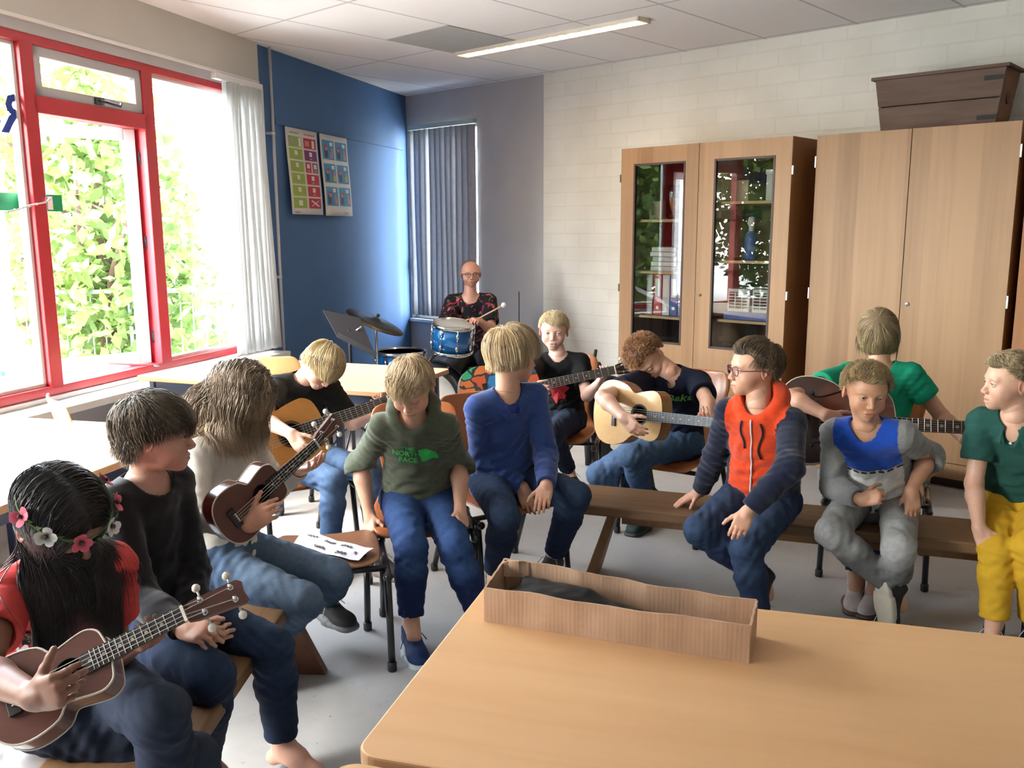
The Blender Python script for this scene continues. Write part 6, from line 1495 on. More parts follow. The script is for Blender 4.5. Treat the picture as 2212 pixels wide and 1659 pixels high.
    for sd in (-1, 1):
        for i in range(ns):
            x = hl*(.28+.52*i/max(1, ns-1)); y = sd*hw1*.52; posts.append((sd, i, x, y)); m = MB(); m.lathe([(.0035, 0), (.0035, .010), (.0050, .011), (0, .012)], hx(x, y), ez, 10); m.lathe([(.006, 0), (.006, .002), (0, .002)], hx(x, y), ez, 10); m.build('tuning_post', chrome, hd, smooth=True)
            m = MB(); q0, q1 = hx(x, sd*hw1*.9, -.010), hx(x, sd*(hw1+.016), -.010); m.tube([q0, q1], .0022, 6); m.ball(hx(x, sd*(hw1+.020), -.010), .0085 if kind == 'uke' else .008, 10); m.build('tuning_peg', pegs or MATS['gt_ivory'], hd, smooth=True)
    # bridge, saddle, strings
    bx0 = G['bridge']; az = arch(bx0, 0)
    m = MB(); bw = .16 if kind == 'full' else .062; m.box(X(bx0-.016, -bw/2, .001+az), ex*(.026 if kind == 'full' else .024)*s, ey*bw*s, ez*(.008+(.01 if fholes else 0))*s); m.build('bridge', bridgem or MATS['gt_board'], e, bevel=.001)
    m = MB(); m.box(X(bx0, -bw*.24, .008+az), ex*.003*s, ey*bw*.48*s, ez*.005*s); m.build('saddle', MATS['gt_ivory'], e)
    zs = .013+az
    for i in range(strings):
        t = (i/(strings-1)-.5); sd = -1 if t < 0 else 1; j = i if sd < 0 else strings-1-i; j = min(j, ns-1); pst = [p for p in posts if p[0] == sd and p[1] == (ns-1-j if kind == 'full' else j)]
        end = hx(pst[0][2], pst[0][3], .007) if pst else X(L+.05, 0, 0)
        m = MB(); m.tube([X(bx0-.006, t*bw*.42, zs-.003), X(bx0+.001, t*bw*.42, zs), X(L, t*nw*.78, th+.003), end], (.00075 if kind == 'uke' else .0008), 4, cap=False); m.build('string', MATS['gt_string'], e)
    if fholes:
        for sd in (-1, 1):
            m = MB(); p = [X(-.10+.075*math.sin(u*2.6)*.35*(-sd if False else 1)+u*.075, sd*(.115+.018*math.sin(u*3.0)), .003+arch(-.1+u*.075, .115)) for u in np.linspace(-1, 1, 15)]; m.tube(p, [.006]+[.004]*3+[.0055]*7+[.004]*3+[.006], 6, flat=.3); m.ball(p[0], (.009*s,)*3, 8); m.ball(p[-1], (.009*s,)*3, 8); m.build('sound_slot', MATS['gt_dark'], e, smooth=True)
    if tail:
        m = MB(); m.box(X(G['bot']-.004, -.030, .004), ex*.012*s, ey*.06*s, ez*.02*s); m.add([X(G['bot']+.005, -.028, .018), X(G['bot']+.11, -.032, .024), X(G['bot']+.11, .032, .024), X(G['bot']+.005, .028, .018)], [(0, 1, 2, 3)]); m.box(X(G['bot']+.10, -.036, .020), ex*.018*s, ey*.072*s, ez*.008*s); m.build('tailpiece', chrome, e)
    return e
pbr('gt_dark', (.008, .006, .005), .6, var=.05); pbr('gt_board', (.022, .013, .010), .45, var=.2, scale=60, stretch=(1, 1, 1)); pbr('gt_fret', (.45, .43, .38), .35, metal=1, var=.02); pbr('gt_ivory', (.62, .58, .48), .3, var=.04); pbr('gt_string', (.42, .40, .36), .35, metal=.6, var=.02)
mahog = wood('mahogany', (.075, .022, .014), (.12, .036, .022), axis='x', rough=.36, scale=10, stretch=12, coat=.15, bump=.01); mahog2 = wood('mahogany_side', (.06, .018, .012), (.11, .032, .02), axis='x', rough=.25, scale=8, stretch=12, coat=.6, bump=.0)
bind = pbr('binding_white', (.55, .50, .42), .4, var=.03)
amber = wood('amber_top', (.33, .13, .022), (.42, .18, .035), axis='x', rough=.30, scale=9, stretch=30, coat=.25, bump=.0); rosew = wood('rosewood', (.05, .02, .015), (.10, .035, .022), axis='x', rough=.3, scale=8, stretch=10, coat=.4, bump=0)
spruce = wood('spruce_top', (.52, .32, .14), (.62, .40, .20), axis='x', rough=.16, scale=9, stretch=30, coat=1, bump=.0); redneck = wood('neck_wood', (.14, .05, .03), (.2, .08, .045), axis='x', rough=.4, scale=8, stretch=10, bump=0); ginger = wood('guitar_side', (.24, .09, .03), (.34, .14, .05), axis='x', rough=.25, scale=8, stretch=10, coat=.5, bump=0)
def paint_patches():
    m, nt, b = nmat('painted_patches'); L = nt.links; tc = node(nt, 'ShaderNodeTexCoord'); nz = node(nt, 'ShaderNodeTexNoise', i_Scale=9, i_Detail=2); L.new(tc.outputs['Object'], nz.inputs[0])
    ad = node(nt, 'ShaderNodeMix', data_type='VECTOR'); ad.inputs[0].default_value = .12; L.new(tc.outputs['Object'], ad.inputs[4]); L.new(nz.outputs['Color'], ad.inputs[5])
    vo = node(nt, 'ShaderNodeTexVoronoi', i_Scale=16); L.new(ad.outputs[1], vo.inputs[0]); sp = node(nt, 'ShaderNodeSeparateColor'); L.new(vo.outputs['Color'], sp.inputs[0])
    cr_ = ramp(nt, sp.outputs[0], [(0, (.50, .09, .03)), (.16, (.03, .33, .16)), (.32, (.45, .03, .07)), (.48, (.03, .20, .42)), (.62, (.55, .16, .04)), (.75, (.05, .07, .12)), (.86, (.50, .45, .05)), (.95, (.10, .35, .12))]); nt.nodes[-1].color_ramp.interpolation = 'CONSTANT'
    v2 = node(nt, 'ShaderNodeTexVoronoi', i_Scale=16, feature='DISTANCE_TO_EDGE'); L.new(ad.outputs[1], v2.inputs[0]); g = node(nt, 'ShaderNodeMath', operation='LESS_THAN'); L.new(v2.outputs['Distance'], g.inputs[0]); g.inputs[1].default_value = .07
    mx = node(nt, 'ShaderNodeMix', data_type='RGBA'); L.new(g.outputs[0], mx.inputs[0]); L.new(cr_, mx.inputs[6]); mx.inputs[7].default_value = (.03, .035, .04, 1); L.new(mx.outputs[2], b.inputs['Base Color']); b.inputs['Roughness'].default_value = .45; return m
paint_patches()
def burst():
    m, nt, b = nmat('sunburst'); L = nt.links; tc = node(nt, 'ShaderNodeTexCoord'); vl = node(nt, 'ShaderNodeVectorMath', operation='LENGTH'); mp = node(nt, 'ShaderNodeMapping'); mp.inputs['Location'].default_value = BURST_O; L.new(tc.outputs['Object'], mp.inputs[0]); L.new(mp.outputs[0], vl.inputs[0])
    mr = node(nt, 'ShaderNodeMapRange'); mr.inputs[2].default_value = .24; L.new(vl.outputs['Value'], mr.inputs[0]); L.new(ramp(nt, mr.outputs[0], [(.15, (.26, .085, .035)), (.55, (.20, .05, .025)), (.85, (.05, .018, .012))]), b.inputs['Base Color']); b.inputs['Roughness'].default_value = .25; b.inputs['Coat Weight'].default_value = .8; b.inputs['Coat Roughness'].default_value = .08
# ------------------------------------------------------------------ outside the windows
def leaf_mat(name, c):
    m, nt, b = nmat(name); L = nt.links; at = node(nt, 'ShaderNodeAttribute', attribute_name='col'); L.new(at.outputs['Color'], b.inputs['Base Color']); b.inputs['Roughness'].default_value = .6; b.inputs['Specular IOR Level'].default_value = .25
    tl = node(nt, 'ShaderNodeBsdfTranslucent'); L.new(at.outputs['Color'], tl.inputs[0]); mx = node(nt, 'ShaderNodeMixShader'); mx.inputs[0].default_value = .35; L.new(b.outputs[0], mx.inputs[1]); L.new(tl.outputs[0], mx.inputs[2]); L.new(mx.outputs[0], nt.nodes['Material Output'].inputs[0]); return m
leafm = leaf_mat('leaf', None); bark = pbr('bark', (.12, .07, .045), .9, var=.3, scale=20, bump=.5)
def tree(loc, crown, n, size, col, label, seed, name='tree', cat='tree'):
    """crown: list of (centre offset, radii)"""
    rs = np.random.RandomState(seed); e = empty(name, (loc[0], loc[1], 0), 0, label=label, cat=cat, group='trees beyond the railing')
    C_ = []; 
    tot = sum(r[0]*r[1]*r[2] for _, r in crown)
    for c, r in crown:
        k = int(n*r[0]*r[1]*r[2]/tot); d = rs.normal(size=(k, 3)); d /= np.linalg.norm(d, axis=1, keepdims=True); C_.append(vec(c)+d*vec(r)*(rs.rand(k, 1)**.35))
    C_ = np.concatenate(C_); k = len(C_); 
    nrm = rs.normal(size=(k, 3))+np.array([0, 0, .7]); nrm /= np.linalg.norm(nrm, axis=1, keepdims=True); a = np.cross(nrm, rs.normal(size=(k, 3))); a /= np.linalg.norm(a, axis=1, keepdims=True); b = np.cross(nrm, a); sz = (size*(.6+.8*rs.rand(k)))[:, None]
    V = np.stack([C_-a*sz, C_-a*sz*.2+b*sz*.55+nrm*sz*.1, C_+a*sz*.9, C_-a*sz*.2-b*sz*.55+nrm*sz*.1], 1).reshape(-1, 3); Q = np.arange(len(V)).reshape(-1, 4)
    t = rs.rand(k, 1); cc = vec(col)*(.55+.9*t)+vec((.05, .035, 0))*t; meshobj('leaves', V, Q, [leafm], None, np.repeat(cc, 4, 0), e)
    m = MB(); rr = random.Random(seed)
    m.tube([(0, 0, 0), (.05, 0, .9), (.0, .05, 1.7), (.1, 0, 2.3)], [.09, .08, .065, .03], 8)
    for i in range(5): t = rr.uniform(0, 6.28); z = .3+.25*i; m.tube([(.03, 0, z), (.45*math.cos(t), .45*math.sin(t), z+.55), (.9*math.cos(t+.2), .9*math.sin(t+.2), z+1.3)], [.045, .03, .012], 6)
    m.build('trunk', bark, e, smooth=True); return e
G1, G2 = (.19, .29, .085), (.27, .36, .13)
def wpt(x, y): p = fr_w((x, y, 0)); return (p[0], p[1])
tree(wpt(-1.3, 2.6), [((0, 0, 1.5), (1.0, .9, 1.5)), ((-.4, .1, 2.7), (1.0, .9, .8)), ((.2, .1, .7), (1.0, .9, .8))], 5200, .080, G1, 'leafy green tree close outside the window beside the white blind', 1)
tree(wpt(1.2, 4.7), [((0, 0, 1.4), (1.3, 1.0, 1.4)), ((.2, 0, 2.4), (1.2, 1.0, .8))], 4200, .085, G2, 'pale green tree seen through the open window, right half', 2)
tree(wpt(2.9, 7.9), [((0, 0, 1.6), (1.7, 1.3, 1.5))], 4200, .11, G2, 'broad tree further back in the open window', 3)
tree(wpt(1.6, 11.2), [((0, 0, 1.6), (2.0, 1.6, 1.5))], 4200, .13, G1, 'tree at the left side of the open window, behind the railing', 4)
tree(wpt(-.5, 14.9), [((0, 0, 1.6), (2.2, 1.7, 1.5))], 4200, .15, G1, 'dark tree seen through the leftmost pane', 5)
GD = (.035, .075, .018)
tree(wpt(-6.6, 5.8), [((0, 0, 1.9), (1.7, 1.3, 1.9)), ((0, 0, 3.6), (1.5, 1.2, 1.3))], 6500, .10, GD, 'dark tree outside, mirrored in the left glass door', 7)
tree(wpt(-10.2, 6.6), [((0, 0, 1.9), (1.9, 1.4, 1.9)), ((0, 0, 3.8), (1.7, 1.3, 1.4))], 6500, .10, GD, 'dark tree outside, mirrored in the right glass door', 8)
tree(wpt(-8.4, 9.6), [((0, 0, 2.2), (2.6, 1.4, 2.2)), ((0, 0, 4.4), (2.3, 1.2, 1.6))], 7000, .12, GD, 'large dark tree outside behind the other mirrored trees', 9)
paving = pbr('paving', (.32, .32, .30), .8, var=.1, scale=1.5)
m = MB(); m.bx(-26, 22, .26, 34, -.12, -.04); structure(lbuild(m, 'outside_ground', paving, RZW))
m = MB(); m.bx(-6, 26, .27, 14, -.12, -.05); m.bx(-10, 30, -34, -8.85, -.12, -.05); structure(lbuild(m, 'outside_ground', paving, RZU))
# railing and low white wall
ra, rb = Zp(20, 634, .95), Zp(430, 627, .95); k_ = 5.6/ra[1]; ra = CAM+(ra-CAM)*1.0; ex_ = unit((rb-ra)*[1, 1, 0])
rl = empty('railing', tuple(ra*[1, 1, 0]), math.atan2(ex_[1], ex_[0]), label='thin pale metal railing outside the window', cat='railing'); RLn = float(np.linalg.norm(rb-ra))+1.6
galv = pbr('galvanised', (.42, .44, .45), .5, metal=.3, var=.05); m = MB(); m.tube([(-1.2, 0, .95), (RLn, 0, .95)], .022, 8); m.tube([(-1.2, 0, .12), (RLn, 0, .12)], .015, 6); m.build('top_rail', galv, rl, smooth=True)
kk = 0
for x in np.arange(-1.2, RLn, .11): 
    if kk < 95: m = MB(); m.tube([(x, 0, .12), (x, 0, .95)], .007 if kk % 10 else .02, 5, cap=False); m.build('baluster', galv, rl, smooth=True)
    kk += 1
lw1, lw2 = Zp(-60, 800, .42), Zp(360, 780, .42); e3 = unit((lw2-lw1)*[1, 1, 0]); lw = empty('low_wall', tuple(lw1*[1, 1, 0]), math.atan2(e3[1], e3[0]), label='low white garden wall with two small blue squares outside', cat='wall'); LL = float(np.linalg.norm(lw2-lw1))
m = MB(); m.bx(-1.0, LL+.1, 0, .15, 0, .42); m.build('wall_body', white_paint, lw, bevel=.01)
for px in (36, 70): p = Zp(px, 778, .42); u_ = float(np.dot(p-lw1, e3)); m = MB(); m.bx(u_-.022, u_+.022, -.006, 0, .36, .40); m.build('blue_square', pbr('sq_blue', (.01, .16, .45), .5, var=.02) if 'sq_blue' not in MATS else MATS['sq_blue'], lw)
# ------------------------------------------------------------------ the thirteen people
def BL(**k): return dict(dict(col=(.36, .235, .12), hi=(.86, .66, .40), brow=(.30, .20, .11)), **k)
def BR(**k): return dict(dict(col=(.065, .040, .022), hi=(.20, .13, .07), brow=(.06, .035, .02)), **k)
SK = (.60, .325, .215); SK2 = (.64, .37, .26); SKT = (.54, .28, .17)
PEOPLE = []
def P_(**k): PEOPLE.append(k)
JN = dict(col=(.014, .025, .058), wear=(.055, .095, .17))
P_(id='P5', label='person in an olive hoodie with a green chest logo, looking down on an orange chair', S=.98, seed=5, vox=.0016,
   pel=('w', -.372, 3.36, .46), neck=(893, 905, 'n'), sw=.95, chest=-5, hips=0, head=(888, 838, 'n'), face=(-17, 34, 3), slouch=.03,
   armR=[(778, 1005, 'f'), (798, 1112, 'n'), (800, 1165, 'n'), dict(palm=(.5, .8, -.2), curl=.75, thumb=.5)],
   armL=[(992, 1005, 'f'), (994, 1100, 'n'), (1003, 1150, 'n'), dict(palm=(-.7, .6, -.3), curl=.6)],
   legR=[(888, 1185, 'n'), (888, 1345, 'z', .10), 12], legL=[(985, 1190, 'n'), (1040, 1340, 'z', .10), 20],
   face_o=dict(skin=SK, eyes=.15, hair=BL(len=.055, front=.050, side=.006, back=-.05, crown=(.01, -.055, .085), sweep=(.5, .8, -.1), sweepw=.7, lift=.12, stick=.5, gravity=.1, frontlen=.25, sidelen=.35, mess=.16)),
   wear=[trousers(col=(.010, .020, .07), wear=(.05, .12, .30), wamt=.75, cuff=.90, inf=.011),
         shirt('hoodie', 'knit', (.075, .085, .055), inf=.013, sleeve='pushed', sl=.12, hem=-.012, hood=1.25, neck=.060, loose=.010, flare=.018),
         shoe('R', (.012, .03, .11), (.45, .5, .52), lace=(.02, .02, .03), label='dark blue sneaker with pale rubber sole'), shoe('L', (.012, .03, .11), (.45, .5, .52), lace=(.02, .02, .03)),
         print_on([('t', ('THE', .030, 0, .0008), 'print_green', (-.022, .072)), ('t', ('NORTH', .030, 0, .0008), 'print_green', (-.028, .044)), ('t', ('FACE', .030, 0, .0008), 'print_green', (-.022, .016)), ('p', [(0, 0)]+[(.060*math.cos(a), .062*math.sin(a)) for a in np.linspace(0, math.pi/2*1.15, 12)], 'print_green', (.030, .006))])])
P_(id='P6', label='person in a blue knitted sweater with blond bob hair, head turned away', S=1.02, seed=6, vox=.0018,
   pel=('w', -.035, 3.62, .46), neck=(1095, 850, 'n'), chest=28, hips=25, head=(1108, 768, 'n'), face=(112, 8, -4),
   armR=[(1040, 990, 'f'), (1128, 1052, 'n'), (1148, 1108, 'n'), dict(palm=(.2, .8, -.5), curl=.25, spread=.18)],
   armL=[(1180, 985, 'f'), (1180, 1050, 'n'), (1170, 1090, 'n'), dict(palm=(0, .5, -.8))],
   legR=[(1090, 1118, 'n'), (1068, 1235, 'z', .09), -5], legL=[(1243, 1072, 'n'), (1196, 1200, 'f'), -30],
   face_o=dict(skin=SK, eyes=.7, hair=BL(len=.15, trim=(-.040, -.062), front=.05, side=.0, back=-.075, crown=(0, -.05, .09), lift=.1, stick=.85, hug=1.25, gravity=.16, sidelen=.8, mess=.05, n=6500, seg=10, rad=.0012, cut=(.012, .035), layer=.024)),
   wear=[trousers(**JN, wamt=.55, cuff=.93), shirt('shirt', 'cotton', (.03, .05, .20), inf=.008, sleeve='long', sl=.5, hem=.03, neck=.054),
         shirt('sweater', 'knit', (.030, .060, .20), inf=.015, sleeve='long', sl=.95, hem=.05, neck=.060, vneck=.02, loose=.014, flare=.016, belly=.006), collar((.035, .06, .24), h=.03, r=.058),
         shoe('R', (.05, .05, .055), (.35, .35, .35)), shoe('L', (.06, .065, .07), (.35, .35, .35), label='grey and black sneaker seen past the box')])
def paint_orange(V, C_, J, S, sl):
    h = (V-J['neck'])@J['up']; x = (V-J['neck'])@J['cs']; fr = (V-J['neck'])@J['cf']; C_[:] = (.62, .055, .012)
    C_[sl | (np.abs(x) > .116*S) | (h < -.385*S) | ((np.abs(x) > .108*S) & (h < -.10*S)) | ((fr < -.02) & (h < -.08*S))] = (.008, .011, .028); return C_
def zipper(c):
    J, S = c['J'], c['S']; m = MB(); 
    V2 = [(0, y) for y in np.linspace(.145, -.205, 26)]; p = on_cloth(c, V2, [], J['neck']-J['up']*.16*S, -J['cs'], J['up'], J['cf'], .003)
    m.tube(list(p), .0035, 6); z = m.build('zip', [MATS['zip_white']], c['shirt'], smooth=True)
    for s in (-1, 1):
        m = MB(); V2 = [(s*(.035+.008*math.sin(i*.5)), .135-.011*i) for i in range(11 if s < 0 else 14)]
        p = on_cloth(c, V2, [], J['neck']-J['up']*.16*S, -J['cs'], J['up'], J['cf'], .006); m.tube(list(p), [.0035]*(len(p)-1)+[.0045], 6); m.build('drawstring', [MATS['navy_cord']], c['shirt'], smooth=True)
P_(id='P10', label='person with glasses in an orange and navy zip hoodie, facing left, sitting on the bench', S=.98, seed=10, vox=.0015,
   pel=('w', .975, 3.32, .46), neck=(1640, 882, 'n'), chest=-22, hips=-18, head=(1628, 796, 'n'), face=(-66, 0, 0),
   armR=[(1545, 985, 'f'), (1512, 1062, 'z', .43), (1472, 1082, 'z', .39), dict(palm=(0, 0, -1), curl=.05, spread=.25, thumb=.1)],
   armL=[(1706, 1010, 'n'), (1615, 1106, 'n'), (1590, 1155, 'n'), dict(palm=(.1, .7, -.6), curl=.4, spread=.08)],
   legR=[(1512, 1145, 'n'), (1650, 1248, 'f'), (.5, .3, -1.1)], legL=[(1612, 1188, 'n'), (1640, 1345, 'z', .09), -10],
   face_o=dict(skin=SK, eyes=.75, gaze=(.15, 0), iris=(.12, .09, .05), hair=BR(len=.06, front=.056, side=.012, back=-.055, crown=(0, -.055, .088), sweep=(.2, -.75, .7), sweepw=.85, topup=.25, lift=.12, stick=.35, gravity=.03, sidelen=.25, frontlen=.35, mess=.1)),
   wear=[trousers(**JN, wamt=.6, cuff=.93), glasses((.12, .02, .05)),
         shirt('hoodie', 'knit', (.62, .055, .012), inf=.016, sleeve='long', sl=.93, hem=.01, hood=1.3, neck=.058, loose=.014, flare=.014, paint=paint_orange, vox=.005), zipper,
         shoe('R', (.02, .02, .025), (.42, .38, .28), slip=True, pitch=60, label='black shoe with cream sole, toe pointing down'), shoe('L', (.02, .02, .025), (.42, .38, .28), slip=True)])
def paint_yoke(V, C_, J, S, sl):
    h = (V-J['neck'])@J['up']+.06*((V-J['neck'])@J['cs']); C_[:] = (.64, .61, .58); C_[h >= -.160*S] = (.012, .06, .36); C_[h < -.365*S] = (.24, .235, .23)
    C_[sl | (np.abs((V-J['neck'])@J['cs']) > .118*S)] = (.21, .205, .20); return C_
P_(id='P12', label='person in a grey sweater with a blue yoke and pale grey jeans on the bench', S=.95, seed=12, vox=.0015,
   pel=('w', 1.44, 3.34, .46), neck=(1872, 922, 'n'), chest=-6, hips=-4, head=(1870, 848, 'n'), face=(20, 8, -4),
   armR=[(1800, 1050, 'f'), (1862, 1080, 'n'), (1915, 1068, 'n'), dict(palm=(.1, .8, -.5), curl=.95, spread=.02, thumb=.5)],
   armL=[(2005, 985, 'f'), (1968, 1060, 'n'), (1975, 1120, 'n'), dict(palm=(0, .5, -.9), curl=.28, spread=.2)],
   legR=[(1795, 1150, 'n'), (1935, 1272, 'f'), (.6, .2, -1.0)], legL=[(1942, 1184, 'n'), (1922, 1308, 'z', .09), -5],
   face_o=dict(skin=SKT, eyes=.7, gaze=(.1, 0), hair=BL(col=(.26, .17, .08), hi=(.60, .44, .23), len=.045, front=.054, side=.016, back=-.045, sweep=(-.3, -.2, .9), sweepw=.7, topup=.6, lift=.3, stick=.25, gravity=.0, sidelen=.3, mess=.3)),
   wear=[trousers(mat='denim', col=(.12, .115, .11), wear=(.42, .41, .40), wamt=.85, cuff=.9, knees=1., inf=.010, loose=.0, name='jeans'),
         shirt('sweater', 'knit', (.24, .235, .23), inf=.016, sleeve={'R': 'long', 'L': 'pushed'}, sl={'R': .9, 'L': .18}, hem=.03, neck=.062, loose=.016, flare=.026, paint=paint_yoke, vox=.005),
         print_on([('p', [(-.010, -.0045), (.010, -.0045), (.010, .0045), (-.010, .0045)], 'print_dark', (x, -.004+.10*x*0+.06*x)) for x in np.linspace(-.105, .105, 8)], 'dash'),
         print_on([('p', [(-.010, -.0045), (.010, -.0045), (.010, .0045), (-.010, .0045)], 'print_dark', (x, -.185+.25*max(0, x)**1.2)) for x in np.linspace(-.08, .11, 7)], 'dash'),
         shoe('R', (.02, .02, .02), (.42, .38, .30), slip=True, pitch=65, label='black shoe with cream sole, toe pointing down'), shoe('L', (.03, .03, .03), (.4, .38, .34), lace=(.5, .48, .4))])
P_(id='P13', label='person in a dark green polo shirt and yellow trousers at the end of the bench', S=.98, seed=13, vox=.0016,
   pel=('w', 1.95, 3.26, .46), neck=(2196, 905, 'n'), chest=-16, hips=-8, head=(2182, 828, 'n'), face=(-66, 0, 0), sw=.95,
   armR=[(2104, 1045, 'f'), (2115, 1140, 'n'), (2140, 1200, 'n'), dict(short=True, palm=(.6, .5, -.4), curl=.3)],
   armL=[(2290, 1030, 'f'), (2290, 1120, 'n'), (2290, 1160, 'n')],
   legR=[(2152, 1186, 'n'), (2148, 1345, 'z', .09), -5], legL=[(2232, 1180, 'n'), (2232, 1345, 'z', .09), 5],
   face_o=dict(skin=SK2, eyes=.7, mouth=.6, hair=BL(col=(.28, .20, .11), hi=(.62, .48, .30), len=.032, front=.056, side=.014, back=-.045, sweep=(0, .3, .9), sweepw=.8, topup=.5, lift=.3, stick=.3, gravity=0, sidelen=.3, mess=.15)),
   wear=[trousers(mat='cotton', col=(.62, .36, .025), wear=(.62, .36, .025), wamt=0, cuff=.93, name='trousers', inf=.011, fold_up=1),
         shirt('polo_shirt', 'cotton', (.018, .075, .060), inf=.014, sleeve='short', sl=.62, hem=.05, neck=.056, vneck=.05, flare=.02), collar((.018, .075, .060), r=.058, open_=.5),
         shoe('R', (.02, .05, .12), (.08, .08, .08), sock=(.05, .10, .25)), shoe('L', (.02, .02, .03), (.08, .08, .08))])
P_(id='P9', label='person with curly ginger hair in a navy polo shirt bent over a pale acoustic guitar', S=1.0, seed=9, vox=.0018,
   pel=('w', .80, 4.26, .46), neck=(1452, 806, 'n'), chest=-12, hips=-22, head=(1398, 775, 'n'), face=(-8, 48, 38), tl=.93, slouch=.05,
   armR=[(1302, 858, 3.84), (1348, 903, 3.69), (1380, 935, 'n'), dict(short=True, palm=(.6, .75, -.1), curl=.3, spread=.08)],
   armL=[(1528, 868, 'n'), (1532, 912, 'n'), (1514, 902, 'n'), dict(short=True, palm=(-.5, -.3, .9), curl=.75)],
   legR=[(1292, 1025, 'n'), (1408, 1070, 'f'), (.3, .2, -.9)], legL=[(1368, 985, 'n'), (1395, 1095, 'z', .10), -20],
   face_o=dict(skin=SK2, eyes=.12, hair=dict(col=(.17, .075, .030), hi=(.44, .22, .10), brow=(.25, .13, .06), len=.040, front=.050, side=.012, back=-.045, lift=.5, stick=.15, gravity=.0, curl=1.1, curlf=70, sidelen=.5, mess=.4, n=4200, seg=9, rad=.0013, layer=.02, rnd=6, coh=0)),
   wear=[trousers(col=(.045, .085, .17), wear=(.16, .26, .42), wamt=.7, cuff=.9), shirt('polo_shirt', 'cotton', (.010, .013, .030), inf=.014, sleeve='short', sl=.62, hem=.05, neck=.058, vneck=.02, flare=.02),
         collar((.010, .013, .030), r=.058), print_on([('t', ('Baker', .062, .3, .0012), 'print_lime', (.055, .058))]),
         shoe('R', (.02, .03, .035), (.02, .02, .02), pitch=35), shoe('L', (.02, .035, .045), (.02, .02, .02), L=.25, label='dark sneaker with a pale cross on its side')])
P_(id='P8', label='person with cropped blond hair in a black t-shirt holding a guitar painted in many colours', S=.95, seed=8, vox=.002,
   pel=('w', .27, 4.82, .46), neck=(1206, 770, 'n'), chest=-4, hips=-10, head=(1196, 716, 'n'), face=(-3, 2, -2), tl=.93,
   armR=[(1118, 862, 4.40), (1145, 840, 4.24), (1165, 842, 4.22), dict(short=True, palm=(.3, .8, -.3), curl=.4)],
   armL=[(1268, 855, 'n'), (1296, 825, 'n'), (1308, 806, 'n'), dict(short=True, palm=(-.6, .1, .8), curl=.55, spread=.2)],
   legR=[(1145, 950, 'n'), (1165, 1045, 'z', .09), -5], legL=[(1190, 938, 'n'), (1230, 1018, 'f'), 20],
   face_o=dict(skin=(.62, .38, .30), eyes=.65, mouth=.7, iris=(.12, .18, .25), hair=BL(col=(.50, .38, .20), hi=(.80, .66, .42), len=.022, front=.054, side=.014, back=-.045, lift=.15, stick=.6, gravity=0, sweep=(-.3, .8, .2), sweepw=.6, sidelen=.5, mess=.1, frontlen=.6)),
   wear=[trousers(col=(.012, .018, .035), wear=(.04, .06, .10), wamt=.5, vox=.007), shirt('t_shirt', 'cotton', (.008, .008, .009), inf=.013, sleeve='short', sl=.7, hem=.05, neck=.062, flare=.02, vox=.006),
         print_on([('p', [(.05*math.cos(a)*(1+.3*math.sin(5*a)), .055*math.sin(a)*(1+.3*math.cos(7*a))) for a in np.linspace(0, 6.28, 22)[:-1]], 'print_red', (.0, -.02))]),
         shoe('R', (.03, .03, .03), (.1, .09, .07)), shoe('L', (.03, .028, .025), (.1, .09, .07))])
P_(id='P7', label='bald person with glasses in a dark floral t-shirt playing the drums in the corner', S=1.14, seed=7, vox=.0022, hs=.86,
   pel=(1022, 762, .52), neck=(1016, 640, 'n'), chest=-4, hips=0, head=(1017, 588, 'n'), face=(6, 0, 0), tl=1.04, nw=1.15,
   armR=[(958, 712, 'n'), (985, 740, 'n'), (1000, 745, 'n'), dict(short=True, palm=(0, .5, -.8), curl=.8)],
   armL=[(1062, 715, 'n'), (1035, 693, 'n'), (1022, 690, 'n'), dict(short=True, palm=(-.2, .3, -.9), curl=.85)],
   legR=[(975, 800, 'n'), (965, 880, 'f'), -10], legL=[(1062, 805, 'n'), (1062, 880, 'f'), 20],
   face_o=dict(skin=(.50, .26, .19), eyes=.7, mouth=.8, wide=1.0, jaw=1.1, stubble=1, hair=dict(col=(.12, .07, .04), n=500, len=.006, cap=.0006, front=.2, side=-.01, back=-.05, rad=.0008, brow=(.10, .05, .03))),
   wear=[trousers(col=(.03, .03, .035), wear=(.05, .05, .06), wamt=.3, vox=.008, name='trousers'), glasses((.02, .02, .02), rnd_=1, w=.019, h=.0165),
         shirt('t_shirt', 'floral', (.012, .012, .016), inf=.014, sleeve='short', sl=.72, hem=.05, neck=.070, flare=.02, vox=.007), 
         shoe('R', (.03, .03, .03), (.1, .09, .07)), shoe('L', (.03, .028, .025), (.1, .09, .07))])
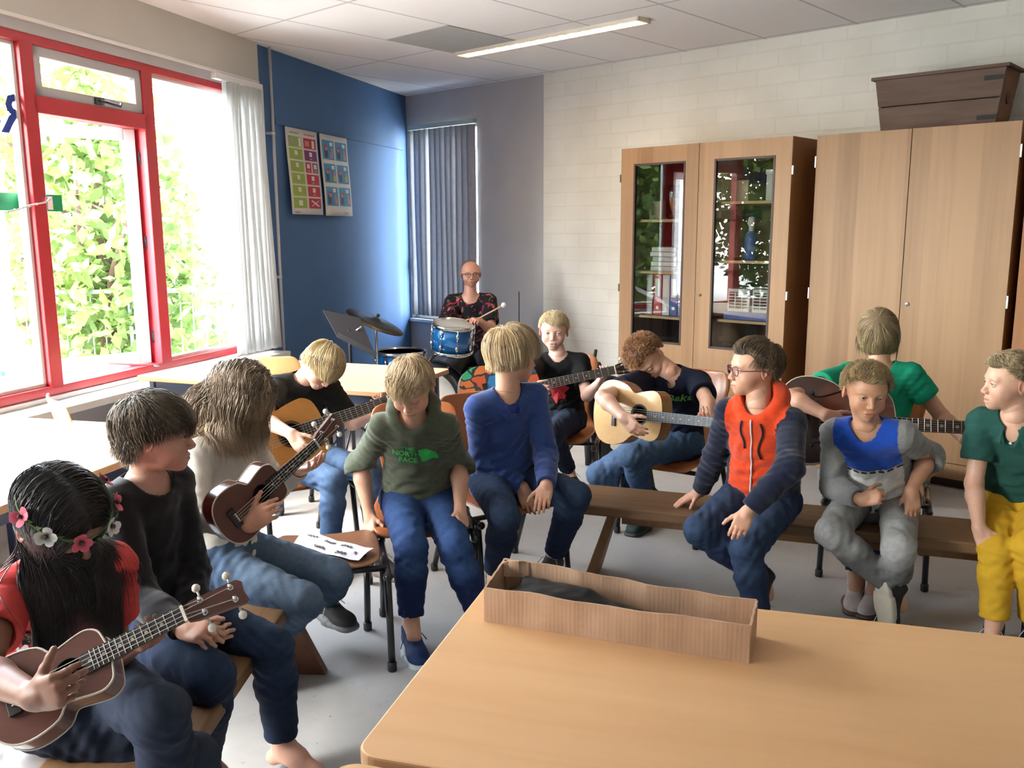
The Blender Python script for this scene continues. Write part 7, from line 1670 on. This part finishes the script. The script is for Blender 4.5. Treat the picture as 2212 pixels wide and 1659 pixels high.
P_(id='P11', label='person in a bright green t-shirt, head bowed, holding a sunburst archtop guitar', S=1.0, seed=11, vox=.002,
   pel=('w', 1.60, 3.74, .46), neck=(1900, 790, 'n'), chest=4, hips=0, head=(1897, 722, 'n'), face=(3, 66, 4), slouch=.05,
   armR=[(1708, 858, 3.58), (1785, 897, 3.46), (1815, 915, 3.44), dict(short=True, palm=(.1, 1, -.1), curl=.4)],
   armL=[(2035, 900, 'f'), (2085, 950, 'n'), (2100, 935, 'n'), dict(short=True, palm=(-.3, -.3, .9), curl=.7)],
   legR=[(1862, 1125, 'n'), (1850, 1245, 'z', .10), 0], legL=[(1945, 1120, 'n'), (1895, 1255, 'z', .10), -15],
   face_o=dict(skin=SK, eyes=.1, hair=BL(col=(.20, .14, .075), hi=(.55, .42, .24), len=.12, front=.060, side=.006, back=-.06, crown=(0, -.03, .10), lift=.05, stick=.7, gravity=.10, fall=1, curl=.06, sidelen=.9, mess=.07, n=5500, cap=.006, layer=.006)),
   wear=[trousers(col=(.03, .05, .11), wear=(.07, .11, .2), wamt=.5, vox=.007), shirt('t_shirt', 'cotton', (.010, .27, .15), inf=.013, sleeve='short', sl=.50, hem=.05, neck=.064, flare=.02),
         shoe('R', (.55, .50, .50), (.10, .06, .05), lace=(.6, .58, .56), label='white running shoe under the bench'), shoe('L', (.55, .50, .50), (.10, .06, .05))])
P_(id='P4', label='person with straight blond hair bowed over an amber classical guitar, in a charcoal t-shirt', S=.95, seed=4, vox=.0018,
   pel=('w', -1.0, 3.98, .46), neck=(655, 818, 'n'), chest=14, hips=20, head=(697, 790, 'n'), face=(28, 48, -22), slouch=.06,
   armR=[(572, 908, 3.66), (630, 938, 3.52), (655, 972, 3.50), dict(short=True, palm=(.2, 1, -.1), curl=.3, spread=.2)],
   armL=[(760, 915, 'f'), (812, 890, 'n'), (824, 870, 'n'), dict(short=True, palm=(-.6, -.2, .8), curl=.7)],
   legR=[(722, 1042, 'n'), (712, 1190, 'z', .10), 10], legL=[(800, 1020, 'n'), (812, 1185, 'z', .10), 30],
   face_o=dict(skin=(.60, .34, .25), eyes=.12, hair=BL(col=(.34, .23, .105), hi=(.70, .54, .28), len=.105, trim=(-.02, -.06), front=.050, side=.0, back=-.06, crown=(-.01, -.055, .085), sweep=(.3, 1, -.1), sweepw=.5, lift=.08, stick=.7, gravity=.12, sidelen=.55, mess=.07, n=5500, frontlen=.2)),
   wear=[trousers(col=(.05, .095, .19), wear=(.15, .25, .42), wamt=.7, cuff=.93), shirt('t_shirt', 'cotton', (.018, .020, .017), inf=.013, sleeve='short', sl=.7, hem=.05, neck=.060, flare=.02),
         shoe('R', (.02, .02, .022), (.10, .09, .08)), shoe('L', (.02, .02, .022), (.16, .13, .11), L=.25, label='black trainer beside the chair leg')])
P_(id='P3', label='person with long wavy light brown hair in a cream ribbed top holding a ukulele', S=.98, seed=3, vox=.0017,
   pel=('w', -.94, 2.72, .46), neck=(482, 945, 'n'), chest=48, hips=58, head=(520, 858, 'n'), face=(62, 28, -4), tl=1.0,
   armR=[(425, 1118, 'n'), (540, 1132, 'n'), (592, 1096, 'n'), dict(palm=(.3, .9, -.1), curl=.6, spread=.03, thumb=.1)],
   armL=[(600, 1050, 'f'), (650, 1012, 'n'), (690, 1006, 'n'), dict(palm=(-.1, -.2, 1), curl=.25, spread=.25)],
   legR=[(655, 1300, 'n'), (560, 1400, 'f'), (-.4, .2, -.9)], legL=[(722, 1245, 'n'), (705, 1290, 'f'), 25],
   face_o=dict(skin=SK, eyes=.35, hair=dict(col=(.085, .055, .032), hi=(.30, .215, .14), brow=(.08, .05, .03), len=.25, front=.056, side=.0, back=-.07, part=.0, partfwd=-.35, lift=.05, stick=.8, gravity=.24, fall=1.5, curl=.30, curlf=38, rnd=.5, tip=(.50, .37, .24), sidelen=.95, mess=.05, n=7000, seg=16, rad=.0017, layer=.022, bodycoll=1)),
   wear=[trousers(col=(.040, .068, .12), wear=(.17, .235, .32), wamt=.8, cuff=.9),
         shirt('ribbed_top', 'ribbed', (.55, .51, .45), inf=.009, sleeve='long', sl=.92, hem=.01, neck=.064, neckdrop=.02, loose=.004, flare=.008, folds=.8, vox=.005),
         lambda c: [MB().lathe([(0, 0), (.0065, 0), (.0065, .002), (.004, .003), (0, .0025)], p, c['J']['cf'], 12).build('button', [MATS['button_brown']], c['shirt'], smooth=True) for p in on_cloth(c, [(0, .06), (0, .02), (0, -.02)], [], c['J']['neck']-c['J']['up']*.20, -c['J']['cs'], c['J']['up'], c['J']['cf'], .002)],
         shoe('R', (.02, .02, .022), (.5, .47, .40), pitch=55, mark=1, lace=(.02, .02, .02), label='black sneaker with a white swoosh, toe down'), shoe('L', (.03, .03, .032), (.2, .2, .2))])
P_(id='P2', label='person with tousled brown hair in a black long-sleeved top, seen from behind the left bench', S=.97, seed=2, vox=.0016,
   pel=('w', -.98, 2.28, .46), neck=(312, 1035, 'n'), sw=.88, chest=45, hips=55, head=(338, 940, 'n'), face=(80, 2, 0), nw=.95, bare=1,
   armR=[(300, 1290, 'f'), (400, 1360, 'n'), (455, 1368, 'n'), dict(palm=(.2, .5, -.8), curl=.6, spread=.03)],
   armL=[(415, 1235, 'n'), (418, 1358, 'n'), (482, 1368, 'n'), dict(palm=(-.2, .9, -.1), curl=.6, thumb=.3, spread=.03)],
   legR=[(455, 1462, 'n'), (440, 1640, 'f'), 40], legL=[(588, 1402, 'n'), (610, 1605, 'z', .085), 45],
   face_o=dict(skin=(.52, .29, .21), eyes=.7, hair=BR(col=(.060, .042, .027), hi=(.22, .17, .115), len=.075, front=.046, side=.004, back=-.06, crown=(0, -.045, .09), lift=.12, stick=.6, gravity=.05, curl=.12, curlf=40, sidelen=.5, mess=.12, n=6500, seg=8, rad=.0013, sweep=(.2, 1, -.1), sweepw=.5, layer=.014)),
   wear=[trousers(col=(.012, .020, .045), wear=(.03, .055, .11), wamt=.6, cuff=.92), shirt('sweater', 'knit', (.006, .007, .010), inf=.014, sleeve='long', sl=.93, hem=.04, neck=.072, neckdrop=.012, flare=.02, folds=.6, loose=.014)])
def floral_band(c):
    J = c['J']; hf, hc, hs = J['hf'], J['head'], c['hs']; T_ = lambda x, y, z: (vec((x, y, z))*hs)@hf+hc
    pts = []
    for i in range(26):
        a = 2*math.pi*i/26; pts.append(T_(.082*math.sin(a), .0875*math.cos(a)-.008+.012*max(0, math.cos(a)), .058+.006*math.cos(a)))
    band = MB().tube(pts, .0022, 5, closed=True).build('headband', [MATS['leafy']], c['body'], smooth=True)
    rr = random.Random(3)
    for k, (a, kind) in enumerate([(.95, 'p'), (.35, 'w'), (-.45, 'p'), (-1.1, 'w'), (1.5, 'p'), (-1.7, 'p')]):
        ctr = T_(.085*math.sin(-a), .0915*math.cos(a)-.006+.012*max(0, math.cos(a)), .060+.006*math.cos(a)); out = unit(ctr-hc); s1 = unit(np.cross(out, (0, 0, 1))); s2 = np.cross(s1, out)
        m = MB()
        for j in range(5):
            t = 2*math.pi*j/5+rr.random(); pc = ctr+(s1*math.cos(t)+s2*math.sin(t))*.012+out*.005
            vs = [ctr+out*.002]+[pc+(s1*math.cos(u)+s2*math.sin(u))*.0095+out*(.004*math.cos(u-t)) for u in np.linspace(0, 2*math.pi, 9)[:-1]]; m.add(vs, [(0, i+1, (i+1) % 8+1) for i in range(8)])
        fl = m.build('flower', [MATS['petal_white' if kind == 'w' else 'petal_pink']], band, smooth=True)
        MB().ball(ctr+out*.006, .0045, 10).build('flower_centre', [MATS['petal_core']], fl, smooth=True)
    m = MB()
    for k in range(16):
        a = -1.6+3.2*k/15; ctr = T_(.085*math.sin(a), .091*math.cos(a)-.006+.012*max(0, math.cos(a)), .059+.006*math.cos(a)); out = unit(ctr-hc); t = unit(np.cross((0, 0, 1), out)+vec((0, 0, rr.uniform(-.7, .7))))
        n = np.cross(out, t); m.add([ctr, ctr+t*.010+n*.004+out*.003, ctr+t*.020+out*.002, ctr+t*.010-n*.004+out*.003], [(0, 1, 2, 3)])
    m.build('leaves', [MATS['leafy']], band)
P_(id='P1', label='person with long dark hair and a flower headband in a coral t-shirt playing a ukulele', S=.98, seed=1, vox=.0016,
   sw=.85, pel=('w', -1.0, 1.85, .46), neck=(122, 1225, 'n'), chest=10, hips=35, head=(130, 1115, 'n'), face=(46, 44, 20), tl=.95, slouch=.05,
   armR=[(-40, 1450, 'n'), (75, 1505, 'n'), (150, 1485, 'n'), dict(short=True, palm=(.1, 1, -.1), curl=.75, spread=.02, thumb=.0, vox=.0022)],
   armL=[(245, 1410, 'f'), (300, 1385, 'n'), (345, 1385, 'n'), dict(short=True, palm=(-.3, -.1, 1), curl=.75, thumb=.3, vox=.0022)],
   legR=[(415, 1645, 'n'), (450, 1850, 'f'), 40], legL=[(345, 1545, 'n'), (380, 1760, 'f'), 40],
   face_o=dict(skin=(.24, .11, .07), eyes=.15, hair=dict(col=(.010, .008, .008), hi=(.045, .034, .034), brow=(.01, .008, .008), len=.35, front=.056, side=.0, back=-.07, part=0, partfwd=-.15, lift=.03, stick=.9, gravity=.30, fall=2, curl=.07, curlf=18, sidelen=1, mess=.07, n=9000, seg=15, rad=.0015, layer=.008, bodycoll=1, hug=1.2)),
   wear=[trousers(col=(.016, .022, .04), wear=(.05, .065, .10), wamt=.5, cuff=.9), shirt('undershirt', 'cotton', (.5, .5, .52), inf=.003, sleeve='short', sl=.2, hem=.17, neck=.08, flare=.05),
         shirt('t_shirt', 'cotton', (.55, .060, .055), inf=.010, sleeve='short', sl=.55, hem=-.03, neck=.072, neckdrop=.02, flare=.016),
         print_on([('p', [(-.085, -.018), (.09, -.018), (.09, .018), (-.085, .018)], 'leopard', (.0, .018)), ('t', ('WE', .036, .25, .0012), 'print_white', (-.075, -.012)), ('t', ('ARE', .04, .25, .0012), 'print_white', (.0, -.015)), ('t', ('DIFFERENT', .046, .25, .0015), 'print_white', (.01, -.055))]),
         floral_band])
CTX = {}
for d_ in PEOPLE: CTX[d_['id']] = person(d_)
SKY, EXPO = 8.0, 1.72
# ------------------------------------------------------------------ instruments in hand, chairs under people
def pd(x, y, d): return P(x, y, d)
def dir_to_view(p, right=0, upv=0):
    v = unit(CAM-p); r_ = unit(np.cross(v, (0, 0, 1)))*-1; u = np.cross(v, r_)*1; u = u if u[2] > 0 else -u
    return unit(v+r_*right+u*upv)
h, n_ = pd(150, 1452, 1.60), pd(397, 1327, 1.66)
guitar('ukulele', h, n_, dir_to_view(h, 0.10, .42), 'uke', mahog, mahog2, mahog, 'brown ukulele with white binding held by the person with the flower headband', 'ukulele', strings=4, binding=bind, frets=14)
h, n_ = pd(565, 1066, 2.50), pd(683, 959, 2.62)
guitar('ukulele', h, n_, dir_to_view(h, .45, -.30), 'uke', mahog, mahog2, mahog, 'brown ukulele with white binding held by the person in the cream top', 'ukulele', strings=4, binding=bind, frets=14)
h, n_ = pd(630, 938, 3.64), pd(838, 866, 3.86)
guitar('acoustic_guitar', h, n_, dir_to_view(h, .05, .10), 'full', amber, rosew, redneck, 'amber-topped classical guitar played by the person in the charcoal t-shirt', 'guitar', rosette=rosew, scale=.93, dots=False)
h = pd(1381, 896, 3.82); n_ = h+unit((.70, -.70, .06))*.37
guitar('acoustic_guitar', h, n_, vec((-.72, -.66, .16)), 'full', spruce, ginger, redneck, 'pale gloss acoustic guitar held by the curly-haired person', 'guitar', scale=.76, board=pbr('board_grey', (.10, .12, .15), .25, var=.15, scale=30), rosette=MATS['gt_dark'])
h = pd(1114, 844, 4.30); n_ = pd(1328, 799, 4.40)
guitar('acoustic_guitar', h, n_, dir_to_view(h, .0, .05), 'full', MATS['painted_patches'], MATS['gt_dark'], MATS['gt_board'], 'guitar painted in many coloured patches held by the person in the black t-shirt', 'guitar', headm=MATS['gt_board'], frets=20, scale=.82)
h = pd(1852, 912, 3.56); n_ = pd(2112, 926, 3.50); BURST_O = (0, 0, 0)
burst()
guitar('archtop_guitar', h, n_, dir_to_view(h, -.05, .12), 'full', MATS['sunburst'], mahog2, mahog, 'sunburst archtop guitar with chrome tailpiece held by the person in bright green', 'guitar', fholes=True, tail=True, hole_=False, binding=bind, scale=.95, board=rosew)
def under(pid, label, a=0, mat=None, back=.04, **k):
    J = CTX[pid]['J']; return chair_at(J['pel'][0], J['pel'][1], a, label, mat, back=back, **k)
under('P5', 'orange plywood chair under the person in the olive hoodie', 2, back=.03)
under('P6', 'orange plywood chair under the person in the blue sweater', 30, back=.03)
under('P9', 'brown plywood chair under the curly-haired guitarist', -24, back=.03)
under('P8', 'orange plywood chair under the person in the black t-shirt', -8, back=.03)
under('P11', 'black-framed chair under the person in bright green', 0, back=.03)
under('P4', 'orange plywood chair under the person with the amber guitar', 22, back=.03)
p = Zp(118, 880, .76); a_ = R(128); chair((p[0]+math.sin(a_)*.25, p[1]-math.cos(a_)*.25), a_, 'pale plywood chair behind the sunlit left table', shell_p, z=.40)
p = Zp(608, 770, .80); chair((p[0]-.02, p[1]+.1), R(175), 'pale plywood chair back behind the far table', shell_p, z=.42)
st = CTX['P7']['J']['pel']; e = empty('drum_stool', (st[0], st[1], 0), 0, label='round black drum stool under the bald person', cat='stool'); MB().lathe([(0, .36), (.15, .36), (.16, .38), (.155, .425), (0, .43)], n=28).build('seat', blackm, e, smooth=True); MB().tube([(0, 0, .36), (0, 0, .1)], .015, 8).build('post', chrome, e, smooth=True)
for k in range(3): t = k*2.094; MB().tube([(0, 0, .2), (.22*math.cos(t), .22*math.sin(t), .008)], .010, 6).build('stool_leg', chrome, e, smooth=True)
# green strap on the amber guitarist's shoulder
# red cloth seen under the far table
p = Zp(762, 935, .2); m = MB(); m.ball((p[0], p[1], .2), (.10, .07, .06), 12); 
# ------------------------------------------------------------------ daylight
w_ = bpy.data.worlds.new('world'); scene.world = w_; w_.use_nodes = True; nt = w_.node_tree; bg = nt.nodes['Background']
sky = node(nt, 'ShaderNodeTexSky'); 
try:
    sky.sky_type = 'NISHITA'; sky.sun_disc = False; sky.sun_elevation = R(48); sky.sun_rotation = R(250); sky.air_density = 1.0; sky.dust_density = 3.0
except Exception: pass
mx = node(nt, 'ShaderNodeMix', data_type='RGBA'); mx.inputs[0].default_value = .82; nt.links.new(sky.outputs[0], mx.inputs[6]); mx.inputs[7].default_value = (.98, .985, .98, 1)
nt.links.new(mx.outputs[2], bg.inputs[0]); bg.inputs[1].default_value = SKY
def portal(name, frf, x0, x1, z0, z1, y, nrm):
    l = bpy.data.lights.new(name, 'AREA'); l.shape = 'RECTANGLE'; l.size = x1-x0; l.size_y = z1-z0; l.cycles.is_portal = True
    o = bpy.data.objects.new(name, l); COL.objects.link(o); o.location = frf(((x0+x1)/2, y, (z0+z1)/2))
    z_ = Vector(-nrm); xx = Vector((0, 0, 1)).cross(z_).normalized(); yy = z_.cross(xx)      # light shines along -z
    o.rotation_euler = Matrix((xx, yy, z_)).transposed().to_euler(); return o
portal('daylight_left', fr_w, -8.85, -2.7, .7, 2.42, .14, NW)
portal('daylight_corner', fr_u, .03, .97, .62, 2.47, .14, -NU)
scene.view_settings.view_transform = 'Standard'; scene.view_settings.look = 'None'; scene.view_settings.gamma = 1; scene.view_settings.exposure = EXPO
scene.cycles.use_denoising = True; scene.cycles.max_bounces = 7; scene.cycles.diffuse_bounces = 5; scene.cycles.glossy_bounces = 3; scene.cycles.transparent_max_bounces = 12; scene.cycles.sample_clamp_indirect = 6; scene.cycles.caustics_reflective = False; scene.cycles.caustics_refractive = False
